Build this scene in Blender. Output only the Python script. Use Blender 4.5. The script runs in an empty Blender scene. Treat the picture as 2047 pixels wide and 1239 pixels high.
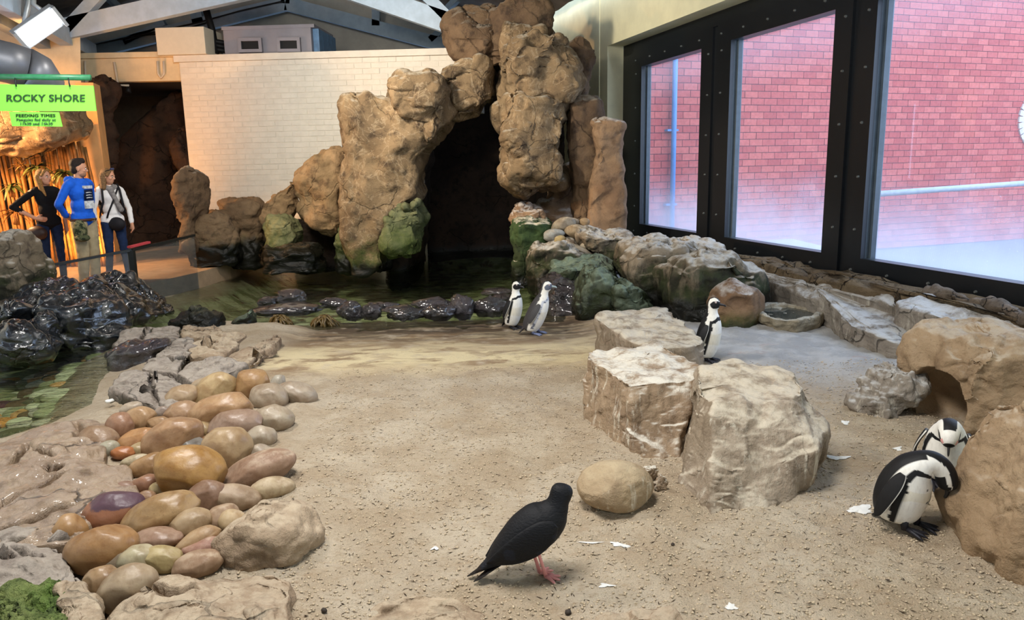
import bpy, bmesh, math, random
import numpy as np
from mathutils import Vector, Matrix

# ------------------------------------------------------------------ camera
SC = bpy.context.scene
COL = SC.collection
F_PX, PW, PH = 1500.0, 2047.0, 1239.0
EYE, PITCH, ROLL = 1.8, math.radians(10.95), 0.019
_f = np.array([0, math.cos(PITCH), -math.sin(PITCH)])
_r0 = np.array([1.0, 0, 0]); _u0 = np.cross(_r0, _f)
_u = _u0*math.cos(ROLL) + _r0*math.sin(ROLL)
_r = _r0*math.cos(ROLL) - _u0*math.sin(ROLL)
CPOS = np.array([0, 0, EYE])
cam_d = bpy.data.cameras.new('camera'); cam = bpy.data.objects.new('camera', cam_d); COL.objects.link(cam)
cam_d.sensor_width = 36.0; cam_d.sensor_fit = 'HORIZONTAL'; cam_d.lens = 36.0*F_PX/PW
cam_d.clip_start = 0.05; cam_d.clip_end = 200
M = Matrix.Identity(4)
for i in range(3):
    M[i][0] = _r[i]; M[i][1] = _u[i]; M[i][2] = -_f[i]; M[i][3] = CPOS[i]
cam.matrix_world = M
SC.camera = cam

def ray(x, y): return _f + _r*((x-PW/2)/F_PX) + _u*((PH/2-y)/F_PX)
def AZ(x, y, z=0.0):                       # the point at height z seen at a place in the photograph
    d = ray(x, y); return CPOS + d*((z-EYE)/d[2])
def AY(x, y, Y):                           # the point at distance Y
    d = ray(x, y); return CPOS + d*(Y/d[1])
def pxm(Y): return Y/F_PX                  # metres per photograph pixel at distance Y (about)

# ------------------------------------------------------------------ world, exposure
SC.view_settings.view_transform = 'Standard'
try: SC.view_settings.look = 'None'
except Exception: pass
SC.view_settings.gamma = 1.0
SC.view_settings.use_curve_mapping = False
SC.view_settings.exposure = 0.0
try:
    SC.cycles.use_denoising = True
    SC.cycles.max_bounces = 8; SC.cycles.transparent_max_bounces = 12
    SC.cycles.diffuse_bounces = 4; SC.cycles.glossy_bounces = 3
    SC.cycles.sample_clamp_indirect = 6.0
    SC.cycles.caustics_reflective = False; SC.cycles.caustics_refractive = False
except Exception: pass
W = bpy.data.worlds.new('overcast_sky'); SC.world = W; W.use_nodes = True
bg = W.node_tree.nodes['Background']
bg.inputs['Color'].default_value = (0.57, 0.73, 1.0, 1); bg.inputs['Strength'].default_value = SKY = 5.0

def look(o, target):
    d = Vector(target) - o.location
    o.rotation_euler = d.to_track_quat('-Z', 'Y').to_euler()
def area(name, loc, target, size, energy, color, sy=None, spread=None):
    l = bpy.data.lights.new(name, 'AREA'); l.energy = energy; l.color = color; l.size = size
    if sy: l.shape = 'RECTANGLE'; l.size_y = sy
    if spread: l.spread = math.radians(spread)
    o = bpy.data.objects.new(name, l); COL.objects.link(o); o.location = loc; look(o, target); return o
def spot(name, loc, target, energy, color, ang, blend=0.5, rad=0.08):
    l = bpy.data.lights.new(name, 'SPOT'); l.energy = energy; l.color = color
    l.spot_size = math.radians(ang); l.spot_blend = blend; l.shadow_soft_size = rad
    o = bpy.data.objects.new(name, l); COL.objects.link(o); o.location = loc; look(o, target); return o
LED = (1.0, 0.965, 0.92); WARM = (1.0, 0.42, 0.10); DAY = (0.50, 0.68, 1.0)
# LED floods under the roof, daylight portal at the windows, warm lamps in the visitors' passage
area('led_flood_light', (-0.6, 2.6, 4.6), (0.2, 4.2, 0), 1.2, 235, LED)
area('led_flood_light', (-2.9, 5.2, 4.5), (-1.6, 7.6, 0), 0.9, 190, LED)
area('led_flood_light', (-3.6, 9.0, 5.0), (-0.2, 13.4, 1.9), 0.5, 135, (1.0, 0.90, 0.74), spread=100)
area('led_flood_light', (-3.2, 9.2, 4.4), (-4.6, 15.6, 2.0), 0.6, 140, (1.0, 0.93, 0.82))

# ------------------------------------------------------------------ material helper
def lin(c):
    if isinstance(c, str):
        c = c.lstrip('#'); c = [int(c[i:i+2], 16)/255 for i in (0, 2, 4)]
    return tuple((x/12.92 if x <= 0.04045 else ((x+0.055)/1.055)**2.4) for x in c[:3]) + (1.0,)
class Mat:
    def __init__(s, name, rough=0.8, spec=0.3, metal=0.0):
        s.m = bpy.data.materials.new(name); s.m.use_nodes = True
        s.t = s.m.node_tree; s.b = s.t.nodes['Principled BSDF']; s.out = s.t.nodes['Material Output']
        s.set('Roughness', rough); s.set('Specular IOR Level', spec); s.set('Metallic', metal)
        s._pos = None
    def n(s, typ, **kw):
        nd = s.t.nodes.new(typ)
        for k, v in kw.items(): setattr(nd, k, v)
        return nd
    def link(s, a, b): s.t.links.new(a, b)
    def put(s, sock, v):
        if isinstance(v, bpy.types.NodeSocket): s.link(v, sock)
        else:
            if isinstance(v, str): v = lin(v)
            sock.default_value = v
    def set(s, k, v): s.put(s.b.inputs[k], v)
    def pos(s):
        if s._pos is None: s._pos = s.n('ShaderNodeNewGeometry')
        return s._pos.outputs['Position']
    def nrm(s): s.pos(); return s._pos.outputs['Normal']
    def obj(s): return s.n('ShaderNodeTexCoord').outputs['Object']
    def scale(s, v, sc):
        nd = s.n('ShaderNodeVectorMath', operation='MULTIPLY'); s.put(nd.inputs[0], v); nd.inputs[1].default_value = sc; return nd.outputs[0]
    def noise(s, sc, det=4, rough=0.55, vec=None, dist=0.0):
        nd = s.n('ShaderNodeTexNoise'); s.link(vec if vec is not None else s.pos(), nd.inputs['Vector'])
        nd.inputs['Scale'].default_value = sc; nd.inputs['Detail'].default_value = det
        nd.inputs['Roughness'].default_value = rough; nd.inputs['Distortion'].default_value = dist
        return nd.outputs['Fac']
    def vor(s, sc, feat='F1', vec=None):
        nd = s.n('ShaderNodeTexVoronoi', feature=feat); s.link(vec if vec is not None else s.pos(), nd.inputs['Vector'])
        nd.inputs['Scale'].default_value = sc; return nd.outputs['Distance']
    def ramp(s, f, a, b, smooth=True):
        nd = s.n('ShaderNodeMapRange', interpolation_type='SMOOTHSTEP' if smooth else 'LINEAR')
        s.put(nd.inputs[0], f); nd.inputs[1].default_value = a; nd.inputs[2].default_value = b
        nd.inputs[3].default_value = 0; nd.inputs[4].default_value = 1; return nd.outputs[0]
    def math(s, op, a, b=0.0):
        nd = s.n('ShaderNodeMath', operation=op); s.put(nd.inputs[0], a); s.put(nd.inputs[1], b); return nd.outputs[0]
    def mix(s, f, a, b):
        nd = s.n('ShaderNodeMix', data_type='RGBA'); s.put(nd.inputs[0], f); s.put(nd.inputs[6], a); s.put(nd.inputs[7], b); return nd.outputs[2]
    def mul(s, a, b):
        nd = s.n('ShaderNodeMix', data_type='RGBA', blend_type='MULTIPLY'); nd.inputs[0].default_value = 1; s.put(nd.inputs[6], a); s.put(nd.inputs[7], b); return nd.outputs[2]
    def xyz(s, v):
        nd = s.n('ShaderNodeSeparateXYZ'); s.link(v, nd.inputs[0]); return nd.outputs
    def attr(s, name):
        return s.n('ShaderNodeAttribute', attribute_name=name).outputs
    def ocol(s): return s.n('ShaderNodeObjectInfo').outputs['Color']
    def bump(s, h, strength=0.4, dist=0.02):
        nd = s.n('ShaderNodeBump'); nd.inputs['Strength'].default_value = strength; nd.inputs['Distance'].default_value = dist
        s.put(nd.inputs['Height'], h); s.link(nd.outputs[0], s.b.inputs['Normal']); return nd
    def color(s, c): s.set('Base Color', c); return s
def flat(name, c, rough=0.7, spec=0.3, metal=0.0, var=0.12, sc=9.0, bump=0.0):
    m = Mat(name, rough, spec, metal)
    if var:
        a = lin(c); d = tuple(x*(1-var*2) for x in a[:3])+(1,)
        f = m.noise(sc, 5, 0.6); m.color(m.mix(m.ramp(f, .3, .7), d, a))
        if bump: m.bump(m.noise(sc*6, 4), bump, 0.01)
    else: m.color(lin(c))
    return m.m
def emis(name, c, strength):
    m = Mat(name); m.color((0, 0, 0, 1)); m.set('Emission Color', lin(c)); m.set('Emission Strength', strength); return m.m

# ------------------------------------------------------------------ object helpers
def tag(o, label=None, cat=None, group=None, kind=None):
    if label: o['label'] = label
    if cat: o['category'] = cat
    if group: o['group'] = group
    if kind: o['kind'] = kind
    return o
def empty(name, loc, label=None, cat=None, group=None, rz=0.0):
    o = bpy.data.objects.new(name, None); COL.objects.link(o); o.location = Vector(loc); o.rotation_euler = (0, 0, rz)
    o.empty_display_size = 0.1
    return tag(o, label, cat, group)
def link(name, me, mat=None, parent=None):
    if mat is not None and not me.materials:
        for mm in (mat if isinstance(mat, (list, tuple)) else [mat]): me.materials.append(mm)
    o = bpy.data.objects.new(name, me); COL.objects.link(o)
    if parent is not None: o.parent = parent
    return o
def mesh_np(name, V, faces, smooth=True):
    me = bpy.data.meshes.new(name)
    V = np.asarray(V, dtype=np.float32).reshape(-1, 3)
    if isinstance(faces, np.ndarray):
        k = faces.shape[1]; nf = len(faces)
        me.vertices.add(len(V)); me.vertices.foreach_set('co', V.ravel())
        me.loops.add(nf*k); me.loops.foreach_set('vertex_index', faces.astype(np.int32).ravel())
        me.polygons.add(nf); me.polygons.foreach_set('loop_start', np.arange(0, nf*k, k, dtype=np.int32))
        try: me.polygons.foreach_set('loop_total', np.full(nf, k, dtype=np.int32))
        except Exception: pass
        me.update(calc_edges=True); me.validate()
    else:
        me.from_pydata([tuple(v) for v in V], [], faces); me.update()
    if smooth: me.polygons.foreach_set('use_smooth', [True]*len(me.polygons))
    return me
def based(name, V, faces, mat, label=None, cat=None, group=None, parent=None, smooth=True, kind=None):
    """one mesh object whose origin sits at the base of its points (world points in)"""
    V = np.asarray(V, float).reshape(-1, 3)
    c = np.array([(V[:, 0].min()+V[:, 0].max())/2, (V[:, 1].min()+V[:, 1].max())/2, V[:, 2].min()])
    o = link(name, mesh_np(name, V-c, faces, smooth), mat, parent)
    o.location = Vector(c) - (Vector(parent.location) if parent else Vector((0, 0, 0)))
    return tag(o, label, cat, group, kind)

class MB:
    """collects boxes, bars and tubes into one mesh"""
    def __init__(s): s.v = []; s.f = []
    def add(s, V, F):
        k = len(s.v); s.v += [tuple(p) for p in V]; s.f += [tuple(i+k for i in f) for f in F]; return s
    def box(s, c, size, R=None):
        c = Vector(c); h = [x/2 for x in size]
        P = [Vector((sx*h[0], sy*h[1], sz*h[2])) for sz in (-1, 1) for sy in (-1, 1) for sx in (-1, 1)]
        if R is not None: P = [R @ p for p in P]
        return s.add([p+c for p in P], [(0, 2, 3, 1), (4, 5, 7, 6), (0, 1, 5, 4), (2, 6, 7, 3), (0, 4, 6, 2), (1, 3, 7, 5)])
    def bar(s, a, b, w, h, up=(0, 0, 1)):
        a, b = Vector(a), Vector(b); d = (b-a); L = d.length; x = d.normalized(); u = Vector(up)
        y = u.cross(x)
        if y.length < 1e-4: y = Vector((0, 1, 0)).cross(x)
        y.normalize(); z = x.cross(y)
        R = Matrix((x, y, z)).transposed()
        return s.box((a+b)/2, (L, w, h), R)
    def tube(s, pts, rad, n=10, cap=True):
        pts = [Vector(p) for p in pts]; K = len(pts)
        if not hasattr(rad, '__len__'): rad = [rad]*K
        t0 = (pts[1]-pts[0]).normalized(); ref = Vector((0, 0, 1)) if abs(t0.z) < 0.9 else Vector((1, 0, 0))
        a = ref.cross(t0).normalized(); V = []
        for i, p in enumerate(pts):
            t = (pts[min(i+1, K-1)]-pts[max(i-1, 0)]).normalized()
            a = (a - t*a.dot(t)).normalized(); b = t.cross(a)
            for j in range(n):
                q = 2*math.pi*j/n; V.append(p + (a*math.cos(q)+b*math.sin(q))*rad[i])
        Fc = [(i*n+j, i*n+(j+1) % n, (i+1)*n+(j+1) % n, (i+1)*n+j) for i in range(K-1) for j in range(n)]
        if cap: Fc += [tuple(range(n))[::-1], tuple((K-1)*n+j for j in range(n))]
        return s.add(V, Fc)
    def build(s, name, mat, parent=None, smooth=False, bevel=0.0):
        me = bpy.data.meshes.new(name); me.from_pydata([tuple(v) for v in s.v], [], s.f); me.update()
        if bevel:
            bm = bmesh.new(); bm.from_mesh(me)
            bmesh.ops.bevel(bm, geom=list(bm.edges), offset=bevel, segments=2, affect='EDGES', profile=0.6)
            bm.to_mesh(me); bm.free()
        if smooth: me.polygons.foreach_set('use_smooth', [True]*len(me.polygons))
        o = link(name, me, mat, parent)
        if parent is not None:            # points were given in world space
            o.matrix_parent_inverse = (Matrix.Translation(parent.location) @ parent.rotation_euler.to_matrix().to_4x4()).inverted()
        return o

# ------------------------------------------------------------------ noise (vectorised)
def _hash(ix, iy, iz, k):
    h = (ix.astype(np.int64)*374761393 + iy.astype(np.int64)*668265263 + iz.astype(np.int64)*2147483647 + k*974634541) & 0xffffffff
    h = ((h ^ (h >> 13))*1274126177) & 0xffffffff
    h = ((h ^ (h >> 16))*2246822519) & 0xffffffff
    return ((h ^ (h >> 15)) & 0xffffff)/float(0xffffff)
def vnoise(p, k=0):
    i = np.floor(p); f = p-i; w = f*f*f*(f*(f*6-15)+10); i = i.astype(np.int64); out = 0
    for dx in (0, 1):
        for dy in (0, 1):
            for dz in (0, 1):
                h = _hash(i[:, 0]+dx, i[:, 1]+dy, i[:, 2]+dz, k)
                out = out + h*np.where(dx, w[:, 0], 1-w[:, 0])*np.where(dy, w[:, 1], 1-w[:, 1])*np.where(dz, w[:, 2], 1-w[:, 2])
    return out*2-1
def fbm(p, oct=4, k=0, gain=0.5):
    a, s, out = 1.0, 1.0, 0
    for o in range(oct): out = out + a*vnoise(p*s+o*17.3, k+o); a *= gain; s *= 2.03
    return out
def facets(p, k=0):
    """piecewise flat relief: each cell of a random partition is a tilted plane"""
    i = np.floor(p).astype(np.int64); best = np.full(len(p), 9e9); val = np.zeros(len(p)); sec = np.full(len(p), 9e9)
    for dx in (-1, 0, 1):
        for dy in (-1, 0, 1):
            for dz in (-1, 0, 1):
                c = i + np.array([dx, dy, dz])
                h = [_hash(c[:, 0], c[:, 1], c[:, 2], k+q) for q in range(7)]
                q = p - (c + np.stack(h[:3], 1)); d = (q*q).sum(1)
                v = ((np.stack(h[3:6], 1)*2-1)*q).sum(1) + (h[6]-0.5)*0.6
                m = d < best; sec = np.where(m, best, np.minimum(sec, d)); val = np.where(m, v, val); best = np.where(m, d, best)
    return val, np.sqrt(sec)-np.sqrt(best)
def plnoise(p, k=0):
    """continuous piecewise flat noise (random heights on a tetrahedral lattice)"""
    i = np.floor(p).astype(np.int64); f = p-i; o = np.argsort(-f, axis=1); fs = np.take_along_axis(f, o, 1)
    w = [1-fs[:, 0], fs[:, 0]-fs[:, 1], fs[:, 1]-fs[:, 2], fs[:, 2]]; c = i.copy(); out = w[0]*_hash(c[:, 0], c[:, 1], c[:, 2], k)
    r = np.arange(len(p))
    for j in range(3):
        c[r, o[:, j]] += 1; out = out + w[j+1]*_hash(c[:, 0], c[:, 1], c[:, 2], k)
    return out*2-1
def rotm(seed):
    q, _ = np.linalg.qr(np.random.RandomState(seed*13+1).normal(size=(3, 3))); return q
def quad_normals(V):
    """V (R,N,3), closed along N"""
    du = np.roll(V, -1, 1)-np.roll(V, 1, 1); dv = np.empty_like(V)
    dv[1:-1] = V[2:]-V[:-2]; dv[0] = V[1]-V[0]; dv[-1] = V[-1]-V[-2]
    n = np.cross(du, dv); n /= np.linalg.norm(n, axis=2, keepdims=True)+1e-9
    return n
def grid_faces(R, N):
    i = np.arange(R-1)[:, None]*N; j = np.arange(N)[None, :]; j2 = (j+1) % N
    return np.stack([i+j, i+j2, i+N+j2, i+N+j], 2).reshape(-1, 4)
def grid_smooth(V, it, fix_ends=True):
    for _ in range(it):
        A = (np.roll(V, 1, 1)+np.roll(V, -1, 1))/2
        B = V.copy(); B[1:-1] = (V[2:]+V[:-2])/2
        W_ = V*0.4 + A*0.3 + B*0.3
        if fix_ends: W_[0] = V[0]*0.6+A[0]*0.4; W_[-1] = V[-1]*0.6+A[-1]*0.4
        V = W_
    return V
def crease(Vp, p0, p1, w, d): pass

def resample_ring(P, N):
    P = np.asarray(P, float); Q = np.vstack([P, P[:1]]); out = []
    L = np.linalg.norm(np.diff(Q, axis=0), axis=1); cs = np.concatenate([[0], np.cumsum(L)]); t = np.linspace(0, cs[-1], N, endpoint=False)
    return np.stack([np.interp(t, cs, Q[:, k]) for k in range(3)], 1)
def resample_same(rings, N):
    """rings with equal point counts: share out points by the mean edge length so that corners stay matched"""
    A = np.stack([np.asarray(r, float) for r in rings]); Q = np.concatenate([A, A[:, :1]], 1)
    L = np.linalg.norm(np.diff(Q, axis=1), axis=2).mean(0); cs = np.concatenate([[0], np.cumsum(L)]); t = np.linspace(0, cs[-1], N, endpoint=False)
    return np.stack([np.stack([np.interp(t, cs, Q[r, :, k]) for k in range(3)], 1) for r in range(len(A))])
def catmull(A, t):
    """A (K,...) sampled at t in [0,K-1]"""
    K = len(A); i = np.clip(np.floor(t).astype(int), 0, K-2); f = (t-i).reshape((-1,)+(1,)*(A.ndim-1))
    p0 = A[np.maximum(i-1, 0)]; p1 = A[i]; p2 = A[i+1]; p3 = A[np.minimum(i+2, K-1)]
    return 0.5*((2*p1)+(-p0+p2)*f+(2*p0-5*p1+4*p2-p3)*f*f+(-p0+3*p1-3*p2+p3)*f*f*f)
ROCK_TRIS = [0]
def loft(rings, N=64, R=40, sm=3, curve=False, top=True, bottom=True, dome=0.0, amp=(0.05, 0.03, 0.008), cell=0.35, seed=0, mod=None, nc=None):
    """rings (K,N,3) bottom to top -> closed rock surface with facets and relief"""
    A = np.asarray(rings, float)
    def cap(r, sgn):
        c = r.mean(0); out = []
        for q in (0.75, 0.5, 0.25, 0.04):
            g = c + (r-c)*q; g[:, 2] += sgn*dome*(1-q*q); out.append(g)
        return out
    K = len(A); seg = np.linalg.norm(np.diff(A, axis=0), axis=2).mean(1); cs = np.concatenate([[0], np.cumsum(seg)])
    tt = np.interp(np.linspace(0, cs[-1], R), cs, np.arange(K))
    G = catmull(A, tt) if curve else np.stack([A[int(min(math.floor(t), K-2))]*(1-(t-min(math.floor(t), K-2)))+A[int(min(math.floor(t), K-2))+1]*(t-min(math.floor(t), K-2)) for t in tt])
    nc = nc or max(5, R//3)
    if top:
        c = G[-1].mean(0); T = []
        for q in np.linspace(1, 0.03, nc+1)[1:]:
            g = c+(G[-1]-c)*q
            g[:, 2] = G[-1][:, 2]*1.0*q + c[2]*(1-q) + dome*(1-q*q); T.append(g)
        G = np.concatenate([G, np.stack(T)])
    if bottom:
        c = G[0].mean(0); B = np.stack([c+(G[0]-c)*q for q in np.linspace(0.1, 1, 4)[:-1]]); G = np.concatenate([B, G])
    G = grid_smooth(G, sm)
    R2, N2 = G.shape[:2]; n = quad_normals(G); ctr = G.reshape(-1, 3).mean(0)
    if ((G-ctr)*n).sum() < 0: n = -n
    a1, a2, a3 = amp
    def norms(G):
        n = quad_normals(G)
        return -n if ((G-ctr)*n).sum() < 0 else n
    P = G.reshape(-1, 3); nn = n.reshape(-1, 3)
    w1 = np.stack([fbm(P/cell*0.8+seed*1.3+q*7, 2, seed+q) for q in range(3)], 1)*0.30
    fv, fe = facets(P/cell+w1+seed*3.1, seed)
    G = grid_smooth(G + n*(a1*0.75*fv).reshape(R2, N2)[..., None], max(2, sm-2)); n = norms(G); P = G.reshape(-1, 3); nn = n.reshape(-1, 3)
    Q = P@rotm(seed)
    h1 = a1*1.5*plnoise(Q/(cell*0.95)+w1*0.25+seed*0.7, seed+11) + a1*0.85*plnoise((P@rotm(seed+5))/(cell*0.5)+seed, seed+12)
    fv2, fe2 = facets((P/cell+w1*0.5)/0.36+seed*1.7, seed+31)
    G = grid_smooth(G + n*(h1+a2*0.5*fv2).reshape(R2, N2)[..., None], 1); n = norms(G); P = G.reshape(-1, 3); nn = n.reshape(-1, 3)
    rid = 1-np.abs(fbm(P/(cell*0.7)+seed, 3, seed+61))*2.2
    d = a2*0.7*plnoise((P@rotm(seed+3))/(cell*0.24), seed+3) + a2*0.16*fbm(P/(cell*0.3), 3, seed+4) + a3*0.6*fbm(P/(cell*0.10), 3, seed+9) - a2*0.55*np.clip(rid-0.82, 0, 1)/0.18*np.clip(vnoise(P/cell*0.8, seed+77)*2, 0, 1)
    if mod is not None: d = d + mod(P, nn)
    P2 = P + nn*d[:, None]
    P2[:N2] = P2[:N2].mean(0); P2[-N2:] = P2[-N2:].mean(0)
    F = grid_faces(R2, N2)
    if ((P2[F[:, 0]]-ctr)*np.cross(P2[F[:, 1]]-P2[F[:, 0]], P2[F[:, 3]]-P2[F[:, 0]])).sum() < 0: F = F[:, ::-1]
    ROCK_TRIS[0] += len(F)*2
    return P2, F
def superring(c, a, b, N, e=2.6, rot=0.0):
    t = np.linspace(0, 2*math.pi, N, endpoint=False)
    x = np.sign(np.cos(t))*np.abs(np.cos(t))**(2/e)*a; y = np.sign(np.sin(t))*np.abs(np.sin(t))**(2/e)*b
    return np.stack([c[0]+x*math.cos(rot)-y*math.sin(rot), c[1]+x*math.sin(rot)+y*math.cos(rot), np.full(N, c[2])], 1)
def rows_rock(name, mat, rows, Yc, depth, label, N=72, R=52, e=2.8, sm=3, seed=1, amp=(0.05, 0.03, 0.008), cell=0.4, group=None, rot=0.0, mod=None, cat='rock', parent=None):
    """a standing boulder: heights with their two side edges, a depth of its own"""
    rings = []
    for r in rows[::-1]:
        py, xl, xr = r[:3]; k = r[3] if len(r) > 3 else 1.0; dy = r[4] if len(r) > 4 else 0.0
        a = AY(xl, py, Yc+dy); b = AY(xr, py, Yc+dy); c = (a+b)/2
        rings.append(superring(c, max(np.linalg.norm(b-a)/2-amp[0]*0.42, 0.01), depth/2*k, N, e, rot))
    V, F = loft(np.stack(rings), N, R, sm, True, True, True, 0.03, amp, cell, seed, mod)
    return based(name, V, F, mat, label, cat if parent is None else None, group, parent)
def poly_rock(name, mat, rings, label, N=96, R=44, sm=3, seed=1, amp=(0.03, 0.02, 0.005), cell=0.3, dome=0.02, group=None, mod=None, cat='rock', parent=None, nc=None):
    """a rock given by outlines at several heights (world points, the same count in each, bottom first)"""
    V, F = loft(resample_same(rings, N), N, R, sm, False, True, True, dome, amp, cell, seed, mod, nc)
    return based(name, V, F, mat, label, cat if parent is None else None, group, parent)
def zpoly(pts, z): return np.array([AZ(x, y, z) for x, y in pts])
def drop(poly, z, grow=1.0, shift=(0, 0)):
    P = np.array(poly, float); c = P.mean(0); P = c+(P-c)*grow; P[:, 2] = z; P[:, 0] += shift[0]; P[:, 1] += shift[1]; return P
_ico = {}
def ico(sub):
    if sub not in _ico:
        bm = bmesh.new(); bmesh.ops.create_icosphere(bm, subdivisions=sub, radius=1.0)
        V = np.array([v.co[:] for v in bm.verts]); F = np.array([[v.index for v in f.verts] for f in bm.faces]); bm.free(); _ico[sub] = (V, F)
    return _ico[sub]
def stone(name, mat, c, ax, rad, label=None, group=None, seed=0, sub=4, amp=0.06, cut=0.25, cat='stone', parent=None, rough=0.0, col=None, flat_base=False):
    """a rounded stone: ellipsoid with its own axes, flattened by a few soft planes, uneven"""
    V, F = ico(sub); rng = np.random.RandomState(seed*7+3)
    P = V.copy(); 
    for _ in range(7):
        n = rng.normal(size=3); n /= np.linalg.norm(n); dd = 1-cut*rng.uniform(0.25, 0.9)
        s = P@n; P = P - np.clip(s-dd, 0, None)[:, None]*n*0.72
    P = P*(1+amp*fbm(V*1.3+seed*2.7, 3, seed)[:, None])
    if rough: P = P*(1+rough*facets(V*2.2+seed, seed)[0][:, None]+rough*0.4*fbm(V*6+seed, 3, seed)[:, None])
    P = (P*np.array(rad))@np.array(ax) + np.array(c)
    return_o = based(name, P, F, mat, label, cat if parent is None else None, group, parent)
    if col:
        q = lin(col); L = 0.3*q[0]+0.55*q[1]+0.15*q[2]; return_o.color = tuple(v*0.86+L*0.14 for v in q[:3])+(1,)
    return return_o
# ------------------------------------------------------------------ rock materials
def dsat(h, k=0.80):
    q = lin(h); L = 0.3*q[0]+0.55*q[1]+0.15*q[2]; return tuple((v*k+L*(1-k))*0.93 for v in q[:3])+(1,)
def rock_mat(name, c1, c2, c3, white=0.0, wz=(0.55, 0.85), algae=None, wet=None, streak=0.0, bsc=1.0, rough=0.85, bst=0.5, green='#36431a', spec=0.25, wcol='#cfcabb', vein=0.0, crack=0.75, coat=0.0, vface=None):
    m = Mat(name, rough, spec); c1, c2, c3 = dsat(c1), dsat(c2), dsat(c3)
    big = m.noise(1.3*bsc, 5, 0.6, dist=0.6); mid = m.noise(5*bsc, 6, 0.65); fine = m.noise(38*bsc, 4, 0.6)
    c = m.mix(m.ramp(big, .36, .62), c1, c2)
    c = m.mix(m.ramp(mid, .48, .72), c, c3)
    sp = m.ramp(m.noise(70*bsc, 2), .60, .72); d2 = tuple(x*0.55 for x in c1[:3])+(1,)
    c = m.mix(m.math('MULTIPLY', sp, 0.45), c, d2)
    wv = m.n('ShaderNodeVectorMath', operation='ADD'); m.link(m.pos(), wv.inputs[0]); nv = m.n('ShaderNodeTexNoise'); m.link(m.pos(), nv.inputs['Vector']); nv.inputs['Scale'].default_value = 2.0*bsc; nv.inputs['Detail'].default_value = 4; m.link(m.scale(nv.outputs['Color'], (0.5/bsc,)*3), wv.inputs[1])
    vd = m.vor(1.7*bsc, 'DISTANCE_TO_EDGE', vec=wv.outputs[0]); ck = m.math('MULTIPLY', m.ramp(vd, 0.022, 0.004), m.ramp(m.noise(1.1*bsc, 2), .47, .6))
    c = m.mix(m.math('MULTIPLY', ck, crack), c, tuple(x*0.22 for x in c3[:3])+(1,))
    c = m.mix(m.math('MULTIPLY', m.ramp(m.noise(2.6*bsc, 6, 0.7, dist=1.0), .56, .70), 0.55), c, tuple(x*0.5 for x in c3[:3])+(1,))
    if vein:
        v = m.ramp(m.math('ABSOLUTE', m.math('SUBTRACT', m.noise(2.2*bsc, 5, 0.6, dist=1.5), 0.5)), 0.025, 0.0)
        c = m.mix(m.math('MULTIPLY', v, vein), c, '#d8c4a4')
    nz = m.xyz(m.nrm())[2]; pz = m.xyz(m.pos())[2]
    if white:
        f = m.math('MULTIPLY', m.ramp(nz, wz[0], wz[1]), m.ramp(m.noise(6*bsc, 6, 0.7), .34, .58))
        c = m.mix(m.math('MULTIPLY', f, white), c, lin(wcol))
    if streak:
        sv = m.scale(m.pos(), (1, 1, 0.05)); st = m.ramp(m.noise(22, 4, 0.7, vec=sv), .52, .70)
        g = m.math('MULTIPLY', m.math('MULTIPLY', st, streak), m.ramp(m.noise(2.5, 3), .35, .6))
        c = m.mix(m.math('MULTIPLY', g, m.ramp(nz, 0.75, 0.35)), c, '#ddd6c4')
    if algae:
        zz = m.math('ADD', pz, m.math('MULTIPLY', m.math('SUBTRACT', m.noise(3.2, 5, 0.65), 0.5), (algae[1]-algae[0])*1.6))
        f = m.math('MULTIPLY', m.ramp(zz, algae[1], algae[0]), m.ramp(m.noise(9, 5), .25, .5))
        c = m.mix(f, c, m.mix(m.ramp(m.noise(12, 4), .35, .65), lin(green), m.mix(0.5, lin(green), lin('#5a5f30'))))
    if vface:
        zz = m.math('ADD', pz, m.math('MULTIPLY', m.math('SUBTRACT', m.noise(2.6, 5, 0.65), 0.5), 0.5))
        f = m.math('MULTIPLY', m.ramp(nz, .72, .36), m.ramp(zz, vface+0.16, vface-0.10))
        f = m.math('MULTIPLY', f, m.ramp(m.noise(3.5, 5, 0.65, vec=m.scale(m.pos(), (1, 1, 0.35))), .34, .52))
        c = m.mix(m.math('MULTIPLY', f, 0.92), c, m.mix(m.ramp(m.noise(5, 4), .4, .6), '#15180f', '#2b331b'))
    if wet is not None:
        zz = m.math('ADD', pz, m.math('MULTIPLY', m.math('SUBTRACT', m.noise(4, 4), 0.5), 0.3))
        f = m.ramp(zz, wet+0.14, wet-0.06)
        c = m.mix(f, c, '#14140f'); m.set('Roughness', m.mix(f, (rough,)*3+(1,), (0.22,)*3+(1,)))
    m.color(c)
    h = m.math('ADD', m.math('MULTIPLY', mid, 0.6), m.math('ADD', m.math('MULTIPLY', fine, 0.35), m.math('MULTIPLY', m.noise(110*bsc, 2), 0.12)))
    h = m.math('SUBTRACT', m.math('ADD', h, m.math('MULTIPLY', m.noise(11*bsc, 5, 0.7, dist=0.8), 0.5)), m.math('MULTIPLY', ck, 1.6*crack))
    m.bump(h, bst*1.25, 0.04)
    if coat: m.set('Coat Weight', coat); m.set('Coat Roughness', 0.08)
    return m.m
R_ARCH = rock_mat('arch_sandstone', '#665032', '#866b45', '#42311e', white=0.4, wz=(0.6, 0.9), algae=(0.15, 0.75), wet=0.16, vein=0.15, crack=0.45)
R_ARCHG = rock_mat('arch_green_stone', '#50572f', '#696a42', '#363f21', algae=(0.2, 1.2), wet=0.02)
R_DARKTOP = rock_mat('arch_brown_stone', '#574029', '#6e5436', '#3a2a1c', white=0.25, crack=0.45)
R_OCHRE = rock_mat('ochre_stone', '#80643a', '#98774a', '#5e4528', algae=(0.1, 0.7), wet=0.25, crack=0.30, vface=0.45)
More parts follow.
